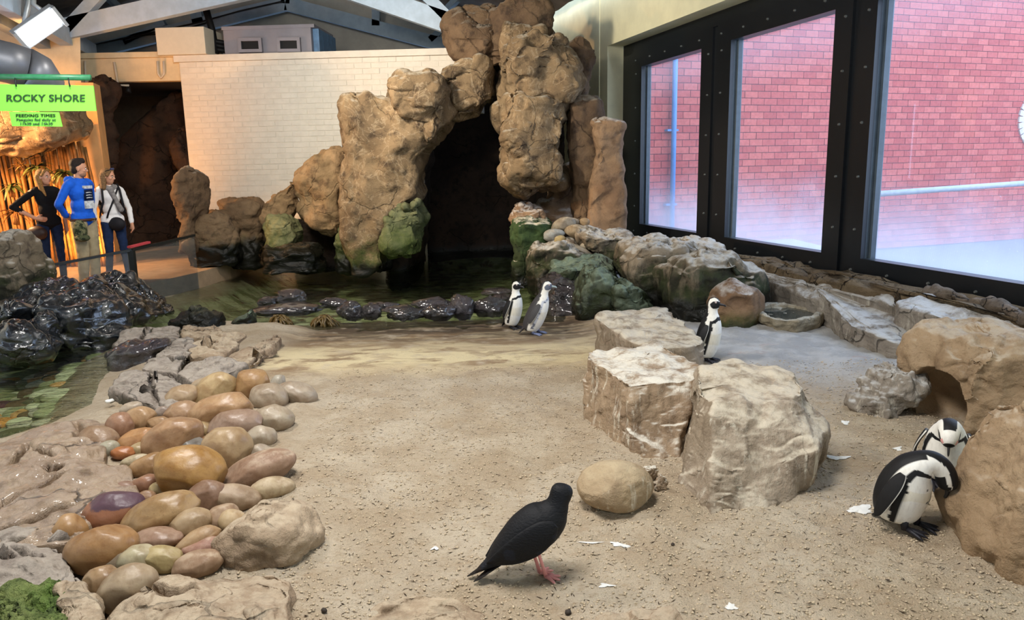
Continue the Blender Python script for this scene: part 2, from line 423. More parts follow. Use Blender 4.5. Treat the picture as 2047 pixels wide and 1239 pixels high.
R_GREENB = rock_mat('mossy_stone', '#6a693c', '#86804e', '#464a26', algae=(0.15, 1.0), wet=0.25, crack=0.30)
R_WETB = rock_mat('wet_brown_stone', '#6b5235', '#7d6342', '#4b3a28', algae=(0.1, 0.7), wet=0.52, green='#34401c', crack=0.40, vface=0.45)
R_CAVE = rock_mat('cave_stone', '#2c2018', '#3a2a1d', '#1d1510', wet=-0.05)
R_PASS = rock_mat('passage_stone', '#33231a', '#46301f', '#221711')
R_SHORE = rock_mat('shore_stone', '#776850', '#918067', '#55483a', white=0.55, wz=(0.5, 0.85), algae=(0.12, 0.55), wet=0.20, green='#20291a', wcol='#d6d3ca', crack=0.50, vface=0.60)
R_SHOREB = rock_mat('shore_brown_stone', '#7f5d3c', '#97744e', '#5f442b', white=0.6, wz=(0.45, 0.85), algae=(-0.1, 0.22), wet=-0.03, wcol='#cfcbc4', crack=0.45)
R_SHOREG = rock_mat('shore_green_stone', '#3c4a35', '#56624c', '#27301f', white=0.5, wz=(0.45, 0.9), wet=0.0, wcol='#8fa08c', rough=0.5, vface=0.35)
R_GREENBLK = rock_mat('green_block_stone', '#2c4218', '#3d5322', '#1c2e12', white=0.9, wz=(0.7, 0.95), wet=0.12, wcol='#d3c7b0', vface=0.55)
R_LEDGE = rock_mat('ledge_stone', '#887c6c', '#9f9484', '#6b5f50', white=0.75, wz=(0.45, 0.85), streak=0.6, wcol='#c9c9c6')
R_BLOCK = rock_mat('block_stone', '#94795a', '#a78c69', '#7d6348', white=0.9, wz=(0.5, 0.85), streak=0.95, wcol='#d8d3c6', crack=0.15)
R_BLOCKB = rock_mat('block_tan_stone', '#8d7a60', '#a5927a', '#75624c', white=0.75, wz=(0.5, 0.88), streak=0.8, wcol='#d2c8b4', crack=0.15)
R_BOULD = rock_mat('tan_boulder', '#a08660', '#b0966e', '#8b7252', white=0.35, wz=(0.6, 0.95), streak=0.7, wcol='#c9bb9c', crack=0.15)
R_RIGHT = rock_mat('right_boulder_stone', '#9a7c56', '#ad9069', '#846847', white=0.5, wz=(0.5, 0.85), wcol='#d0c6b4', crack=0.15)
R_FLAT = rock_mat('flat_shore_stone', '#8f7355', '#a78c6c', '#6e5439', white=0.25, wz=(0.75, 0.98), wcol='#c9b8ab', rough=0.42, spec=0.5, bsc=1.6, coat=0.35, crack=1.0)
R_GREYF = rock_mat('grey_shore_stone', '#85766a', '#9b8d7e', '#65584b', white=0.3, wz=(0.6, 0.95), algae=(-0.3, 0.02), wcol='#cfc6b8', rough=0.6, green='#2c3a14', bsc=1.6, vface=0.02)
R_TANF = rock_mat('tan_shore_stone', '#9a8062', '#b09878', '#7a6247', white=0.35, wz=(0.7, 0.98), wcol='#d9cbb2', bsc=1.4)
R_BLACK = rock_mat('black_wet_stone', '#111417', '#1b2126', '#0b0d0f', rough=0.16, spec=0.6, bst=0.35, bsc=0.8, coat=1.0)
R_BLACKM = rock_mat('dark_ledge_stone', '#2a2422', '#40363a', '#241f22', rough=0.28, spec=0.6, bst=0.9, bsc=1.5, coat=1.0)
R_MOSS = rock_mat('bright_moss_stone', '#6f9428', '#8f9f48', '#40581a', bst=1.0, bsc=2.2, rough=0.6)
R_PEBBLE = None
def pebble_mat():
    m = Mat('pebble', 0.5, 0.4)
    o = m.ocol(); v = m.obj()
    c = m.mix(m.ramp(m.noise(9, 5, 0.65, vec=v, dist=0.5), .35, .68), o, m.mul(o, (0.66, 0.58, 0.52, 1)))
    c = m.mix(m.math('MULTIPLY', m.ramp(m.noise(60, 3, 0.6, vec=v), .6, .75), 0.5), c, m.mul(o, (0.45, 0.4, 0.36, 1)))
    px = m.xyz(m.pos())
    dust = m.math('MULTIPLY', m.ramp(m.noise(14, 5, 0.7), .42, .68), m.ramp(m.xyz(m.nrm())[2], .35, .95))
    sandy = m.ramp(px[0], -1.75, -1.25)
    c = m.mix(m.math('MULTIPLY', dust, m.math('ADD', 0.18, m.math('MULTIPLY', sandy, 0.5))), c, '#c3b29a')
    m.color(c); m.set('Roughness', m.math('ADD', 0.36, m.math('MULTIPLY', sandy, 0.3)))
    m.bump(m.math('ADD', m.noise(22, 4, vec=v), m.math('MULTIPLY', m.noise(120, 2, vec=v), 0.3)), 0.18, 0.01)
    return m.m
R_PEBBLE = pebble_mat()

# ------------------------------------------------------------------ ground with the pool basin
WATER_Z = -0.115
shore_px = [(-260, 915), (0, 888), (120, 850), (215, 806), (236, 740), (245, 700), (300, 668), (420, 648), (520, 650), (700, 656), (900, 653), (1015, 642)]
POOL = [tuple(AZ(x, y, WATER_Z)[:2]) for x, y in shore_px] + [(0.55, 9.3), (1.0, 10.5), (1.0, 13.5), (0.6, 17.4), (-3.2, 17.4), (-5.2, 15.4), (-5.25, 12.6), (-5.5, 11.2), (-6.3, 10.0), (-8.6, 8.9), (-9.4, 6.0)]
def poly_sd(X, Y, poly):
    P = np.array(poly); Q = np.roll(P, -1, 0); d = np.full(X.shape, 9e9); ins = np.zeros(X.shape, bool)
    for (ax, ay), (bx, by) in zip(P, Q):
        ex, ey = bx-ax, by-ay; t = np.clip(((X-ax)*ex+(Y-ay)*ey)/(ex*ex+ey*ey+1e-12), 0, 1)
        d = np.minimum(d, np.hypot(X-ax-t*ex, Y-ay-t*ey))
        c = ((ay > Y) != (by > Y)) & (X < ex*(Y-ay)/(ey+1e-12)+ax); ins ^= c
    return np.where(ins, d, -d)
def sst(x, a, b):
    t = np.clip((x-a)/(b-a), 0, 1); return t*t*(3-2*t)
def ground_z(X, Y, detail=True):
    X = np.asarray(X, float); Y = np.asarray(Y, float)
    d = poly_sd(X, Y, POOL)
    rampm = sst(X, -2.9, -2.3)*(1-sst(X, 0.5, 1.4))
    z = -0.12*sst(Y, 6.5, 9.2)*rampm - 0.10*sst(d, -0.35, 0.0)*(1-rampm)
    deep = sst(d, 0.0, 0.9)*np.where(Y < 8.2, 0.38, 0.55)
    shelf = rampm*(1-sst(Y, 9.5, 10.1))
    z = z - deep*0.8*(1-shelf) - shelf*sst(d, 0.0, 0.5)*0.05
    # the sand banks up softly against the pebbles and the blocks
    z = z + 0.05*np.exp(-((X+1.15)/0.35)**2-((Y-3.9)/1.3)**2) + 0.05*np.exp(-((X-0.75)/0.5)**2-((Y-4.4)/0.7)**2)
    z = z + 0.05*np.exp(-((X-2.35)/0.35)**2-((Y-3.6)/0.6)**2)
    if detail:
        p = np.stack([X.ravel(), Y.ravel(), np.zeros(X.size)], 1)
        dry = (1-sst(d, -0.3, 0.0)).ravel()*(1-0.85*(rampm.ravel()*sst(Y.ravel(), 6.2, 6.9)))
        w = 0.014*fbm(p*2.2, 3, 1) + 0.016*np.minimum(fbm(p*np.array([7, 10, 1]), 3, 4), 0.28) + 0.007*fbm(p*np.array([17, 24, 1]), 2, 9)
        z = z + (w*(0.15+0.85*dry)).reshape(z.shape)
    return z
def GZ(x, y): return float(ground_z(np.array([x]), np.array([y]))[0])
def on_ground(px, py, it=4):
    z = 0.0
    for _ in range(it):
        p = AZ(px, py, z); z = GZ(p[0], p[1])
    return np.array([p[0], p[1], z])
gx = np.concatenate([np.arange(-9.5, -2.6, .09), np.arange(-2.6, 3.1, .026), np.arange(3.1, 6.6, .09)])
gy = np.concatenate([np.arange(1.2, 2.3, .08), np.arange(2.3, 5.6, .026), np.arange(5.6, 9.6, .05), np.arange(9.6, 18.2, .12)])
GX, GY = np.meshgrid(gx, gy); GV = np.stack([GX, GY, ground_z(GX, GY)], 2).reshape(-1, 3)
nx, ny = len(gx), len(gy); ii = (np.arange(ny-1)[:, None]*nx+np.arange(nx-1)[None, :]).ravel()
GF = np.stack([ii, ii+1, ii+nx+1, ii+nx], 1)
def ground_mat():
    m = Mat('sand_and_basin', 0.9, 0.2)
    p = m.pos(); x, y, z = m.xyz(p)
    s = m.mix(m.ramp(m.noise(2.0, 5, 0.6), .35, .65), '#b9a68c', '#cdbea7')
    s = m.mix(m.math('MULTIPLY', m.ramp(m.noise(16, 5, 0.7, vec=m.scale(p, (1, 1.6, 1))), .5, .72), 0.55), s, '#a38a6b')
    s = m.mix(m.math('MULTIPLY', m.ramp(m.noise(75, 3, 0.7, vec=m.scale(p, (0.45, 1.2, 1))), .62, .74), 0.6), s, '#6f5b44')
    tw = m.n('ShaderNodeTexVoronoi', feature='F1'); m.link(m.scale(p, (1, 2.6, 1)), tw.inputs['Vector']); tw.inputs['Scale'].default_value = 13
    s = m.mix(m.math('MULTIPLY', m.ramp(tw.outputs['Distance'], 0.13, 0.05), 0.65), s, '#6a543d')
    s = m.mix(m.math('MULTIPLY', m.ramp(m.noise(140, 2, 0.5), .68, .78), 0.6), s, '#e6dccb')
    # the pale concrete apron between sand and pool
    a = m.attr('apron')[2]
    st = m.scale(p, (0.6, 1.3, 1))
    c = m.mix(m.ramp(m.noise(1.6, 5, 0.62, vec=st, dist=0.6), .42, .58), '#9c8467', '#cdb995')
    c = m.mix(m.math('MULTIPLY', m.ramp(m.noise(4.2, 5, 0.65, vec=st), .54, .68), 0.8), c, '#8a6c4c')
    wetf = m.ramp(m.math('ADD', z, m.math('MULTIPLY', m.math('SUBTRACT', m.noise(2.4, 5, 0.7, vec=m.scale(p, (0.35, 3, 1))), 0.5), 0.14)), -0.07, -0.12)
    cr = m.math('MULTIPLY', m.ramp(y, 6.4, 6.9), m.ramp(y, 7.9, 7.3)); c = m.mix(m.math('MULTIPLY', cr, m.ramp(m.noise(2.2, 5, 0.65, vec=m.scale(p, (0.7, 1.2, 1)), dist=0.8), .42, .54)), c, '#e0cfa6')
    c = m.mix(m.math('MULTIPLY', m.ramp(y, 7.6, 8.4), m.ramp(m.noise(3.0, 5, 0.65, vec=m.scale(p, (0.45, 1.8, 1)), dist=0.8), .42, .56)), c, '#6f5f4c')
    c = m.mix(m.math('MULTIPLY', wetf, 0.8), c, '#4d4237')
    s = m.mix(m.math('MULTIPLY', a, m.ramp(m.noise(5, 4), 0.2, 0.5)), s, c)
    # bare concrete by the windows
    b = m.attr('slab')[2]
    cc = m.mix(m.ramp(m.noise(2.6, 5, 0.65), .4, .62), '#a8a6a3', '#c0bdb8')
    cc = m.mix(m.math('MULTIPLY', m.ramp(m.noise(1.9, 4, 0.6, vec=m.scale(p, (1, 1.7, 1))), .60, .70), 0.5), cc, '#b58a74')
    s = m.mix(b, s, cc)
    # basin floor: olive and brown stones; ochre nearby paints in warm reflections
    bx = m.scale(p, (0.75, 1.15, 0.0))
    g = m.mix(m.ramp(m.noise(3.4, 4, 0.6, vec=bx, dist=0.3), .40, .60), '#7f8a5c', '#ccd2aa')
    g = m.mix(m.ramp(m.noise(4.2, 4, 0.6, vec=bx, dist=0.3), .55, .64), g, '#5f5034')
    g = m.mix(m.math('MULTIPLY', m.ramp(m.noise(5.2, 3, 0.6, vec=bx, dist=0.3), .60, .66), m.ramp(y, 9, 7.5)), g, '#d8994a')
    g = m.mix(m.math('MULTIPLY', m.ramp(m.noise(2.1, 3, 0.6, vec=bx), .57, .66), 0.6), g, '#5a3038')
    f = m.ramp(z, -0.2, -0.34)
    m.color(m.mix(f, s, g))
    m.set('Roughness', m.math('SUBTRACT', 0.92, m.math('MULTIPLY', m.math('MULTIPLY', wetf, a), 0.55)))
    bh = m.math('ADD', m.noise(30, 5, 0.7, vec=m.scale(p, (0.7, 1.2, 1))), m.math('MULTIPLY', m.noise(120, 3), 0.4))
    m.bump(m.math('MULTIPLY', bh, m.math('SUBTRACT', 1.0, m.math('MULTIPLY', m.math('ADD', a, b), 0.45))), 0.9, 0.04)
    return m.m
gm = mesh_np('floor', GV, GF)
for nm, arr in (('apron', sst(GV[:, 1], 6.15, 6.75)*sst(GV[:, 0], -2.75, -2.2)*(1-sst(GV[:, 0], 0.7, 1.3))),
                ('slab', sst(GV[:, 0]+0.35*GV[:, 1], 3.95, 4.6)*sst(GV[:, 1], 5.2, 6.9))):
    at = gm.attributes.new(nm, 'FLOAT', 'POINT'); at.data.foreach_set('value', arr.astype(np.float32))
floor = tag(link('floor', gm, ground_mat()), kind='structure')

# loose stones on the basin floor; ochre and pale ones paint in the water's reflections
def stones_and_glints():
    rg = np.random.RandomState(12); Vi, Fi = ico(2); n = 900; X = rg.uniform(-7.5, 0.6, n*4); Y = rg.uniform(4.8, 14.5, n*4); d = poly_sd(X, Y, POOL); kp = (d > np.where(Y < 8.2, 0.5, 0.25)) & ~((X > -2.5) & (Y < 9.6)) & (Y < 9.6); X, Y = X[kp][:n], Y[kp][:n]; n = len(X)
    Z_ = ground_z(X, Y, False); s_ = rg.uniform(0.05, 0.15, n)*np.where(Y < 8, 1, 1.3); an = rg.uniform(0, 6.28, n); c_, t_ = np.cos(an)[:, None], np.sin(an)[:, None]
    Q = Vi[None]*np.stack([s_*1.3, s_, s_*0.3], 1)[:, None, :]; P = np.stack([Q[..., 0]*c_-Q[..., 1]*t_+X[:, None], Q[..., 0]*t_+Q[..., 1]*c_+Y[:, None], Q[..., 2]+Z_[:, None]], 2)
    F = (Fi[None]+len(Vi)*np.arange(n)[:, None, None]).reshape(-1, 3); me = mesh_np('stones_and_glints', P.reshape(-1, 3), F)
    pal = np.array([lin(h) for h in ('#a9b288', '#d6dab8', '#8a9366', '#6b5a3c', '#d89a4c', '#e0b070', '#b9b7a0', '#565c3c', '#5c343c')]); pk = rg.choice(9, n, p=[.2, .17, .17, .12, .10, .05, .09, .06, .04])
    pk = np.where((Y > 8.5) & ((pk == 4) | (pk == 5)), 2, pk); at = me.color_attributes.new('tone', 'FLOAT_COLOR', 'POINT'); at.data.foreach_set('color', np.repeat(pal[pk], len(Vi), 0).astype(np.float32).ravel())
    m = Mat('stone_and_glint', 0.6, 0.3); m.color(m.attr('tone')[0]); tag(link('stones_and_glints', me, m.m), 'green stones on the pool floor under water, with ochre and pale ones imitating reflections', 'stones', None, 'stuff')
stones_and_glints()
# water: a thin rippled surface, the basin floor seen through it
def water_mat():
    m = Mat('pool_water', 0.03); t = m.t; p = m.pos()
    tr = m.n('ShaderNodeBsdfTransparent'); tr.inputs[0].default_value = (0.88, 0.94, 0.82, 1)
    gl = m.n('ShaderNodeBsdfGlossy'); gl.inputs['Roughness'].default_value = 0.06; gl.inputs['Color'].default_value = (0.95, 0.97, 1, 1)
    h = m.math('ADD', m.noise(3.6, 3, 0.55, vec=m.scale(p, (0.7, 1.3, 1)), dist=0.5), m.math('MULTIPLY', m.noise(13, 3, 0.6, vec=m.scale(p, (0.7, 1.4, 1))), 0.45))
    bp = m.n('ShaderNodeBump'); bp.inputs['Strength'].default_value = 0.55; bp.inputs['Distance'].default_value = 0.10; m.link(h, bp.inputs['Height'])
    m.link(bp.outputs[0], gl.inputs['Normal'])
    fr = m.n('ShaderNodeFresnel'); fr.inputs['IOR'].default_value = 1.33; m.link(bp.outputs[0], fr.inputs['Normal'])
    mx = m.n('ShaderNodeMixShader'); m.link(fr.outputs[0], mx.inputs[0]); m.link(tr.outputs[0], mx.inputs[1]); m.link(gl.outputs[0], mx.inputs[2])
    m.link(mx.outputs[0], m.out.inputs['Surface']); return m.m
wp = POOL
gxw = np.linspace(-9.6, 1.3, 90); gyw = np.linspace(4.3, 17.6, 110); WX, WY = np.meshgrid(gxw, gyw)
sdw = poly_sd(WX, WY, POOL)
wv = np.stack([WX, WY, WATER_Z+0.006*fbm(np.stack([WX.ravel()*2, WY.ravel()*3, WX.ravel()*0], 1), 2, 3).reshape(WX.shape)], 2).reshape(-1, 3)
k = (np.arange(109)[:, None]*90+np.arange(89)[None, :]); keep = (sdw[:-1, :-1] > -0.25)
kk = k[keep]; wf = np.stack([kk, kk+1, kk+91, kk+90], 1)
used = np.unique(wf); remap = np.zeros(len(wv), int); remap[used] = np.arange(len(used))
water = tag(link('pool_water', mesh_np('pool_water', wv[used], remap[wf]), water_mat()), 'dark green rippled pool water between the sand and the rock arch', 'water', kind='structure')

# ------------------------------------------------------------------ window wall
P0 = np.array([2.10, 13.38]); DW = np.array([0.2745, -0.9616]); NW = np.array([-0.9616, -0.2745])   # NW points into the hall
KW = 1.0833
def WP(s, z, off=0.0): q = (P0+DW*s+NW*off)*KW; return (q[0], q[1], EYE+(z-EYE)*KW)
def wbox(mb, s0, s1, z0, z1, o0, o1):
    P = [WP(s, z, o) for z in (z0, z1) for o in (o0, o1) for s in (s0, s1)]
    return mb.add(P, [(0, 2, 3, 1), (4, 5, 7, 6), (0, 1, 5, 4), (2, 6, 7, 3), (0, 4, 6, 2), (1, 3, 7, 5)])
M_CREAM = flat('cream_painted_wall', '#e6ddb4', 0.75, var=0.05, sc=3, bump=0.15)
M_BLACKF = flat('black_painted_steel', '#12161a', 0.35, 0.5, var=0.1, sc=20)
M_JAMB = flat('grey_steel_jamb', '#4f5a62', 0.45, 0.5, var=0.1)
M_BOLT = flat('bolt_metal', '#8b8d88', 0.4, 0.5, metal=0.7, var=0)
mb = MB()
wbox(mb, -5.2, -0.28, -0.6, 7.5, 0.30, -0.10); wbox(mb, -0.28, 9.6, 3.78, 7.5, 0.30, -0.10); wbox(mb, -0.28, 9.6, -0.6, 0.52, -0.01, -0.16); wbox(mb, 9.6, 20.5, -0.6, 7.5, 0.30, -0.10)
wr = tag(mb.build('wall_right', M_CREAM), kind='structure')
# a shallow pilaster near the corner
mb = MB(); wbox(mb, -1.15, -0.62, 0.0, 7.5, 0.315, 0.29); mb.build('pilaster', M_CREAM, wr)
BAYS = [(0.12, 2.66, 0.44, 2.36), (2.78, 5.40, 3.12, 5.13), (5.52, 9.5, 5.75, 9.15)]   # frame and glass spans along the wall
ZF0, ZF1, ZG0, ZG1 = 0.54, 3.60, 0.76, 3.36
mb = MB(); wbox(mb, -0.28, 0.12, 0.40, 3.78, 0.0, -0.16); wbox(mb, -0.28, 9.6, ZF1, 3.78, 0.0, -0.16)
tag(mb.build('trim_1', M_BLACKF), kind='structure')
for i, (a, b) in enumerate(((2.66, 2.78), (5.40, 5.52))):
    mb = MB(); wbox(mb, a-0.13, b+0.10, 0.22, 3.62, -0.035, -0.20); tag(mb.build('trim_%d' % (i+2), M_BLACKF), kind='structure')
def pane_mat():
    m = Mat('frosted_wired_glass'); p = m.pos(); z = m.xyz(p)[2]
    tr = m.n('ShaderNodeBsdfTransparent'); tr.inputs[0].default_value = (0.97, 0.98, 1.0, 1)
    df = m.n('ShaderNodeBsdfTranslucent'); df.inputs[0].default_value = (0.72, 0.80, 0.98, 1)
    d2 = m.n('ShaderNodeBsdfDiffuse'); d2.inputs[0].default_value = (0.72, 0.80, 0.98, 1)
    md = m.n('ShaderNodeMixShader'); md.inputs[0].default_value = 0.35; m.link(df.outputs[0], md.inputs[1]); m.link(d2.outputs[0], md.inputs[2])
    g = m.math('MULTIPLY', m.ramp(m.math('ADD', z, m.math('MULTIPLY', m.math('SUBTRACT', m.noise(1.8, 4), 0.5), 0.5)), 1.75, 0.55), 0.55)
    tt = m.math('MULTIPLY', m.ramp(z, 2.7, 3.4), 0.14)
    # woven wire in the glass
    u = m.n('ShaderNodeVectorMath', operation='DOT_PRODUCT'); m.link(p, u.inputs[0]); u.inputs[1].default_value = (DW[0], DW[1], 0)
    s1 = m.math('SINE', m.math('MULTIPLY', m.math('ADD', u.outputs['Value'], z), 240.0)); s2 = m.math('SINE', m.math('MULTIPLY', m.math('SUBTRACT', u.outputs['Value'], z), 240.0))
    wire = m.math('MULTIPLY', m.ramp(m.math('MULTIPLY', s1, s2), 0.1, 0.9), 0.10)
    spk = m.math('MULTIPLY', m.ramp(m.noise(55, 2), 0.68, 0.76), 0.18)
    hz = m.math('ADD', m.math('ADD', m.math('ADD', 0.07, g), tt), m.math('ADD', wire, spk))
    mx = m.n('ShaderNodeMixShader'); m.put(mx.inputs[0], m.math('MINIMUM', hz, 0.9)); m.link(tr.outputs[0], mx.inputs[1]); m.link(md.outputs[0], mx.inputs[2])
    gl = m.n('ShaderNodeBsdfGlossy'); gl.inputs['Roughness'].default_value = 0.02
    fr = m.n('ShaderNodeFresnel'); fr.inputs['IOR'].default_value = 1.5
    m2 = m.n('ShaderNodeMixShader'); m.link(fr.outputs[0], m2.inputs[0]); m.link(mx.outputs[0], m2.inputs[1]); m.link(gl.outputs[0], m2.inputs[2])
    m.link(m2.outputs[0], m.out.inputs['Surface']); return m.m
M_PANE = pane_mat()
_bm = bmesh.new(); bmesh.ops.create_cone(_bm, cap_ends=True, segments=10, radius1=0.017, radius2=0.012, depth=0.02)
bolt_me = bpy.data.meshes.new('bolt'); _bm.to_mesh(bolt_me); _bm.free(); bolt_me.materials.append(M_BOLT)
for i, (f0, f1, g0, g1) in enumerate(BAYS):
    w = empty('window_%d' % (i+1), WP((f0+f1)/2, ZF0, 0)); w['kind'] = 'structure'
    for (a, b, c, d) in ((f0, f1, ZF0, ZG0), (f0, f1, ZG1, ZF1), (f0, g0, ZG0, ZG1), (g1, f1, ZG0, ZG1)):
        mb = MB(); wbox(mb, a, b, c, d, 0.0, -0.055); mb.build('frame_bar', M_BLACKF, w)
    for (a, b, c, d) in ((g0-0.012, g0+0.0, ZG0, ZG1), (g1, g1+0.012, ZG0, ZG1), (g0, g1, ZG0-0.012, ZG0), (g0, g1, ZG1, ZG1+0.012)):
        mb = MB(); wbox(mb, a, b, c, d, -0.055, -0.18); mb.build('jamb', M_JAMB, w)
    mb = MB(); wbox(mb, g0+0.015, g0+0.045, ZG0, ZG1, -0.09, -0.16); mb.build('jamb', M_JAMB, w)
    mb = MB(); P = [WP(g0, ZG0, -0.15), WP(g1, ZG0, -0.15), WP(g1, ZG1, -0.15), WP(g0, ZG1, -0.15)]
    mb.add(P, [(0, 1, 2, 3)]); mb.build('pane', M_PANE, w)
    bp_ = []
    for s in np.arange(f0+0.10, f1, 0.52): bp_ += [(s, ZF0+0.09), (s, ZG1+0.12)]
    for z in np.arange(ZG0+0.3, ZG1, 0.55): bp_ += [(f0+0.12, z), (f1-0.10, z)]
    for s, z in bp_:
        o = link('bolt', bolt_me, None, w); o.location = Vector(WP(s, z, 0.008))-w.location
        o.rotation_euler = Vector((NW[0], NW[1], 0)).to_track_quat('Z', 'Y').to_euler()

# ------------------------------------------------------------------ outside: red brick wall, pipe, rail
OD = np.array([math.cos(math.radians(19)), math.sin(math.radians(19))]); ON = np.array([OD[1], -OD[0]])
OP = np.array([1.95, 15.8])
def OPT(t, z, off=0.0): q = OP+OD*t+ON*off; return (q[0], q[1], z)
M_BRICKS = [flat('red_brick', c, 0.85, var=0.1, sc=14) for c in ('#b8564c', '#b04e45', '#c06054')]
M_MORTAR = flat('dark_mortar', '#5d3a38', 0.9, var=0.1)
mb = MB(); P = [OPT(t, z, o) for z in (-0.6, 6.8) for o in (0, -0.3) for t in (0.0, 14.2)]
mb.add(P, [(0, 1, 3, 2), (4, 6, 7, 5), (0, 4, 5, 1), (2, 3, 7, 6), (0, 2, 6, 4), (1, 5, 7, 3)])
ow = tag(mb.build('wall_outside', M_MORTAR), kind='structure')
BL, BH_, JT = 0.34, 0.146, 0.013
bmesh_b = []
for m_ in M_BRICKS:
    q = MB(); q.box((0, 0, 0), (BL-JT, 0.03, BH_-JT)); me = bpy.data.meshes.new('brick'); me.from_pydata(q.v, [], q.f); me.materials.append(m_); bmesh_b.append(me)
cand = []; rest = [MB(), MB(), MB()]; rng = random.Random(4)
orz = math.atan2(OD[1], OD[0])
for r in range(0, 48):
    z = -0.3+r*BH_
    for c in range(0, 41):
        t = 0.15+c*BL+(BL/2 if r % 2 else 0)
        cand.append((t, z, rng.randrange(3), 0.012+rng.uniform(-.004, .004)))
def seen_rank(cn):
    p = OPT(cn[0], cn[1]); return (p[0]**2+p[1]**2)
# those that show through the first two windows and the near part of the third are single bricks
singles = [c for c in cand if 0.4 < c[0] < 3.6 and 0.55 < c[1] < 3.9][:300]
ss = set(id(c) for c in singles)
for c in cand:
    if id(c) in ss:
        o = link('brick', bmesh_b[c[2]], None, ow); o.location = OPT(c[0], c[1], c[3]-0.012); o.rotation_euler = (0, 0, orz)
    else:
        rest[c[2]].box(OPT(c[0], c[1], c[3]-0.012), (BL-JT, 0.03, BH_-JT), Matrix.Rotation(orz, 3, 'Z'))
for q, m_ in zip(rest, M_BRICKS):
    o = q.build('brick_field', m_, ow); o['kind'] = 'stuff'
M_PIPE = flat('blue_grey_pipe', '#4f86c8', 0.45, 0.5, var=0.06)
q = AY(1334, 300, 15.9)
pt = 1.56
dp = empty('downpipe', OPT(pt, 0, 0.14), 'blue painted downpipe on the red brick wall outside the windows', 'pipe')
MB().tube([OPT(pt, -0.5, 0.14), OPT(pt, 5.5, 0.14)], 0.055, 12).build('pipe', M_PIPE, dp, True)
for z in (0.9, 2.45, 4.0):
    mb = MB(); mb.box(OPT(pt-0.02, z, 0.08), (0.26, 0.13, 0.04), Matrix.Rotation(orz, 3, 'Z')); mb.build('bracket', M_PIPE, dp)
M_RAIL = flat('grey_rail', '#9aa3ab', 0.5, 0.4, var=0.08)
hr = empty('handrail', OPT(5.2, 1.3, 1.5), 'grey metal handrail across the brick wall outside the third window', 'rail')
MB().tube([OPT(4.75, 1.02, 1.6), OPT(11.5, 1.20, 1.6)], 0.065, 10).build('rail', M_RAIL, hr, True)
for t in (4.85, 11.2): MB().tube([OPT(t, -0.3, 1.6), OPT(t, 1.05, 1.6)], 0.03, 8).build('post', M_RAIL, hr, True)
# round brick window surround
M_PALEB = flat('pale_brick', '#c9bdb4', 0.85, var=0.1)
rc = np.array(AY(2086, 238, 19.7)); tt_ = (rc[:2]-OP)@OD; zz_ = rc[2]
rw = empty('round_window', OPT(tt_, zz_-0.7, 0.02), 'round window opening with a ring of pale bricks in the brick wall outside', 'window')
for j in range(28):
    an = 2*math.pi*j/28; mb = MB(); Rm = Matrix.Rotation(orz, 3, 'Z') @ Matrix.Rotation(-an, 3, 'Y')
    mb.box(Vector(OPT(tt_+math.cos(an)*0.64, zz_+math.sin(an)*0.64, 0.02)), (0.22, 0.07, 0.135), Rm); mb.build('brick', M_PALEB, rw)
mb = MB(); ring = [OPT(tt_+math.cos(2*math.pi*j/32)*0.54, zz_+math.sin(2*math.pi*j/32)*0.54, 0.012) for j in range(32)]; mb.add(ring, [tuple(range(32))]); mb.build('glass', flat('dark_window_glass', '#5b4a50', 0.2, 0.5, var=0), rw)
# yard floor outside
mb = MB(); mb.add([WP(-3, -0.3, -0.4), WP(16, -0.3, -0.4), (22, -3, -0.3), (22, 24, -0.3)], [(0, 1, 2, 3)]); tag(mb.build('yard_ground', flat('yard_concrete', '#6f6c74', 0.9)), kind='structure')

# ------------------------------------------------------------------ white brick wall at the back
zc = AY(352, 112, 15.4)[2]; A0 = AY(352, 112, 15.4); B0 = AZ(920, 96, zc)
bd = (B0-A0)[:2]; bd = bd/np.linalg.norm(bd); bn = np.array([bd[1], -bd[0]])
def BP(t, z, off=0.0): q = A0[:2]+bd*t+bn*off; return (q[0], q[1], z)
M_WHITE = flat('white_painted_brick', '#ddd6c8', 0.7, var=0.05, sc=6)
M_WHITEJ = flat('white_painted_joint', '#d9d2c4', 0.75, var=0.04)
BT = 6.0
CT = 4.75; CZ = AY(900, 225, 14.9)[2]
mb = MB()
for t0_, t1_, za in ((0.05, CT, -0.6), (CT, BT, CZ)):
    P = [BP(t, z, o) for z in (za, zc-0.12) for o in (0, -0.35) for t in (t0_, t1_)]
    mb.add(P, [(0, 1, 3, 2), (4, 6, 7, 5), (0, 4, 5, 1), (2, 3, 7, 6), (0, 2, 6, 4), (1, 5, 7, 3)])
wb = tag(mb.build('wall_back', M_WHITEJ), kind='structure')
mb = MB(); P = [BP(t, z, o) for z in (zc-0.12, zc) for o in (0.06, -0.42) for t in (-0.03, BT)]
mb.add(P, [(0, 1, 3, 2), (4, 6, 7, 5), (0, 4, 5, 1), (2, 3, 7, 6), (0, 2, 6, 4), (1, 5, 7, 3)]); mb.build('coping', M_WHITE, wb)
wl, wh, wj = 0.33, 0.105, 0.012
brz = math.atan2(bd[1], bd[0])
q = MB(); q.box((0, 0, 0), (wl-wj, 0.02, wh-wj)); wbm = bpy.data.meshes.new('brick'); wbm.from_pydata(q.v, [], q.f)
bmx = bmesh.new(); bmx.from_mesh(wbm); bmesh.ops.bevel(bmx, geom=list(bmx.edges), offset=0.004, segments=1, affect='EDGES'); bmx.to_mesh(wbm); bmx.free(); wbm.materials.append(M_WHITE)
rest = MB(); cnt = 0; rows_n = int((zc-0.12+0.1)/wh)
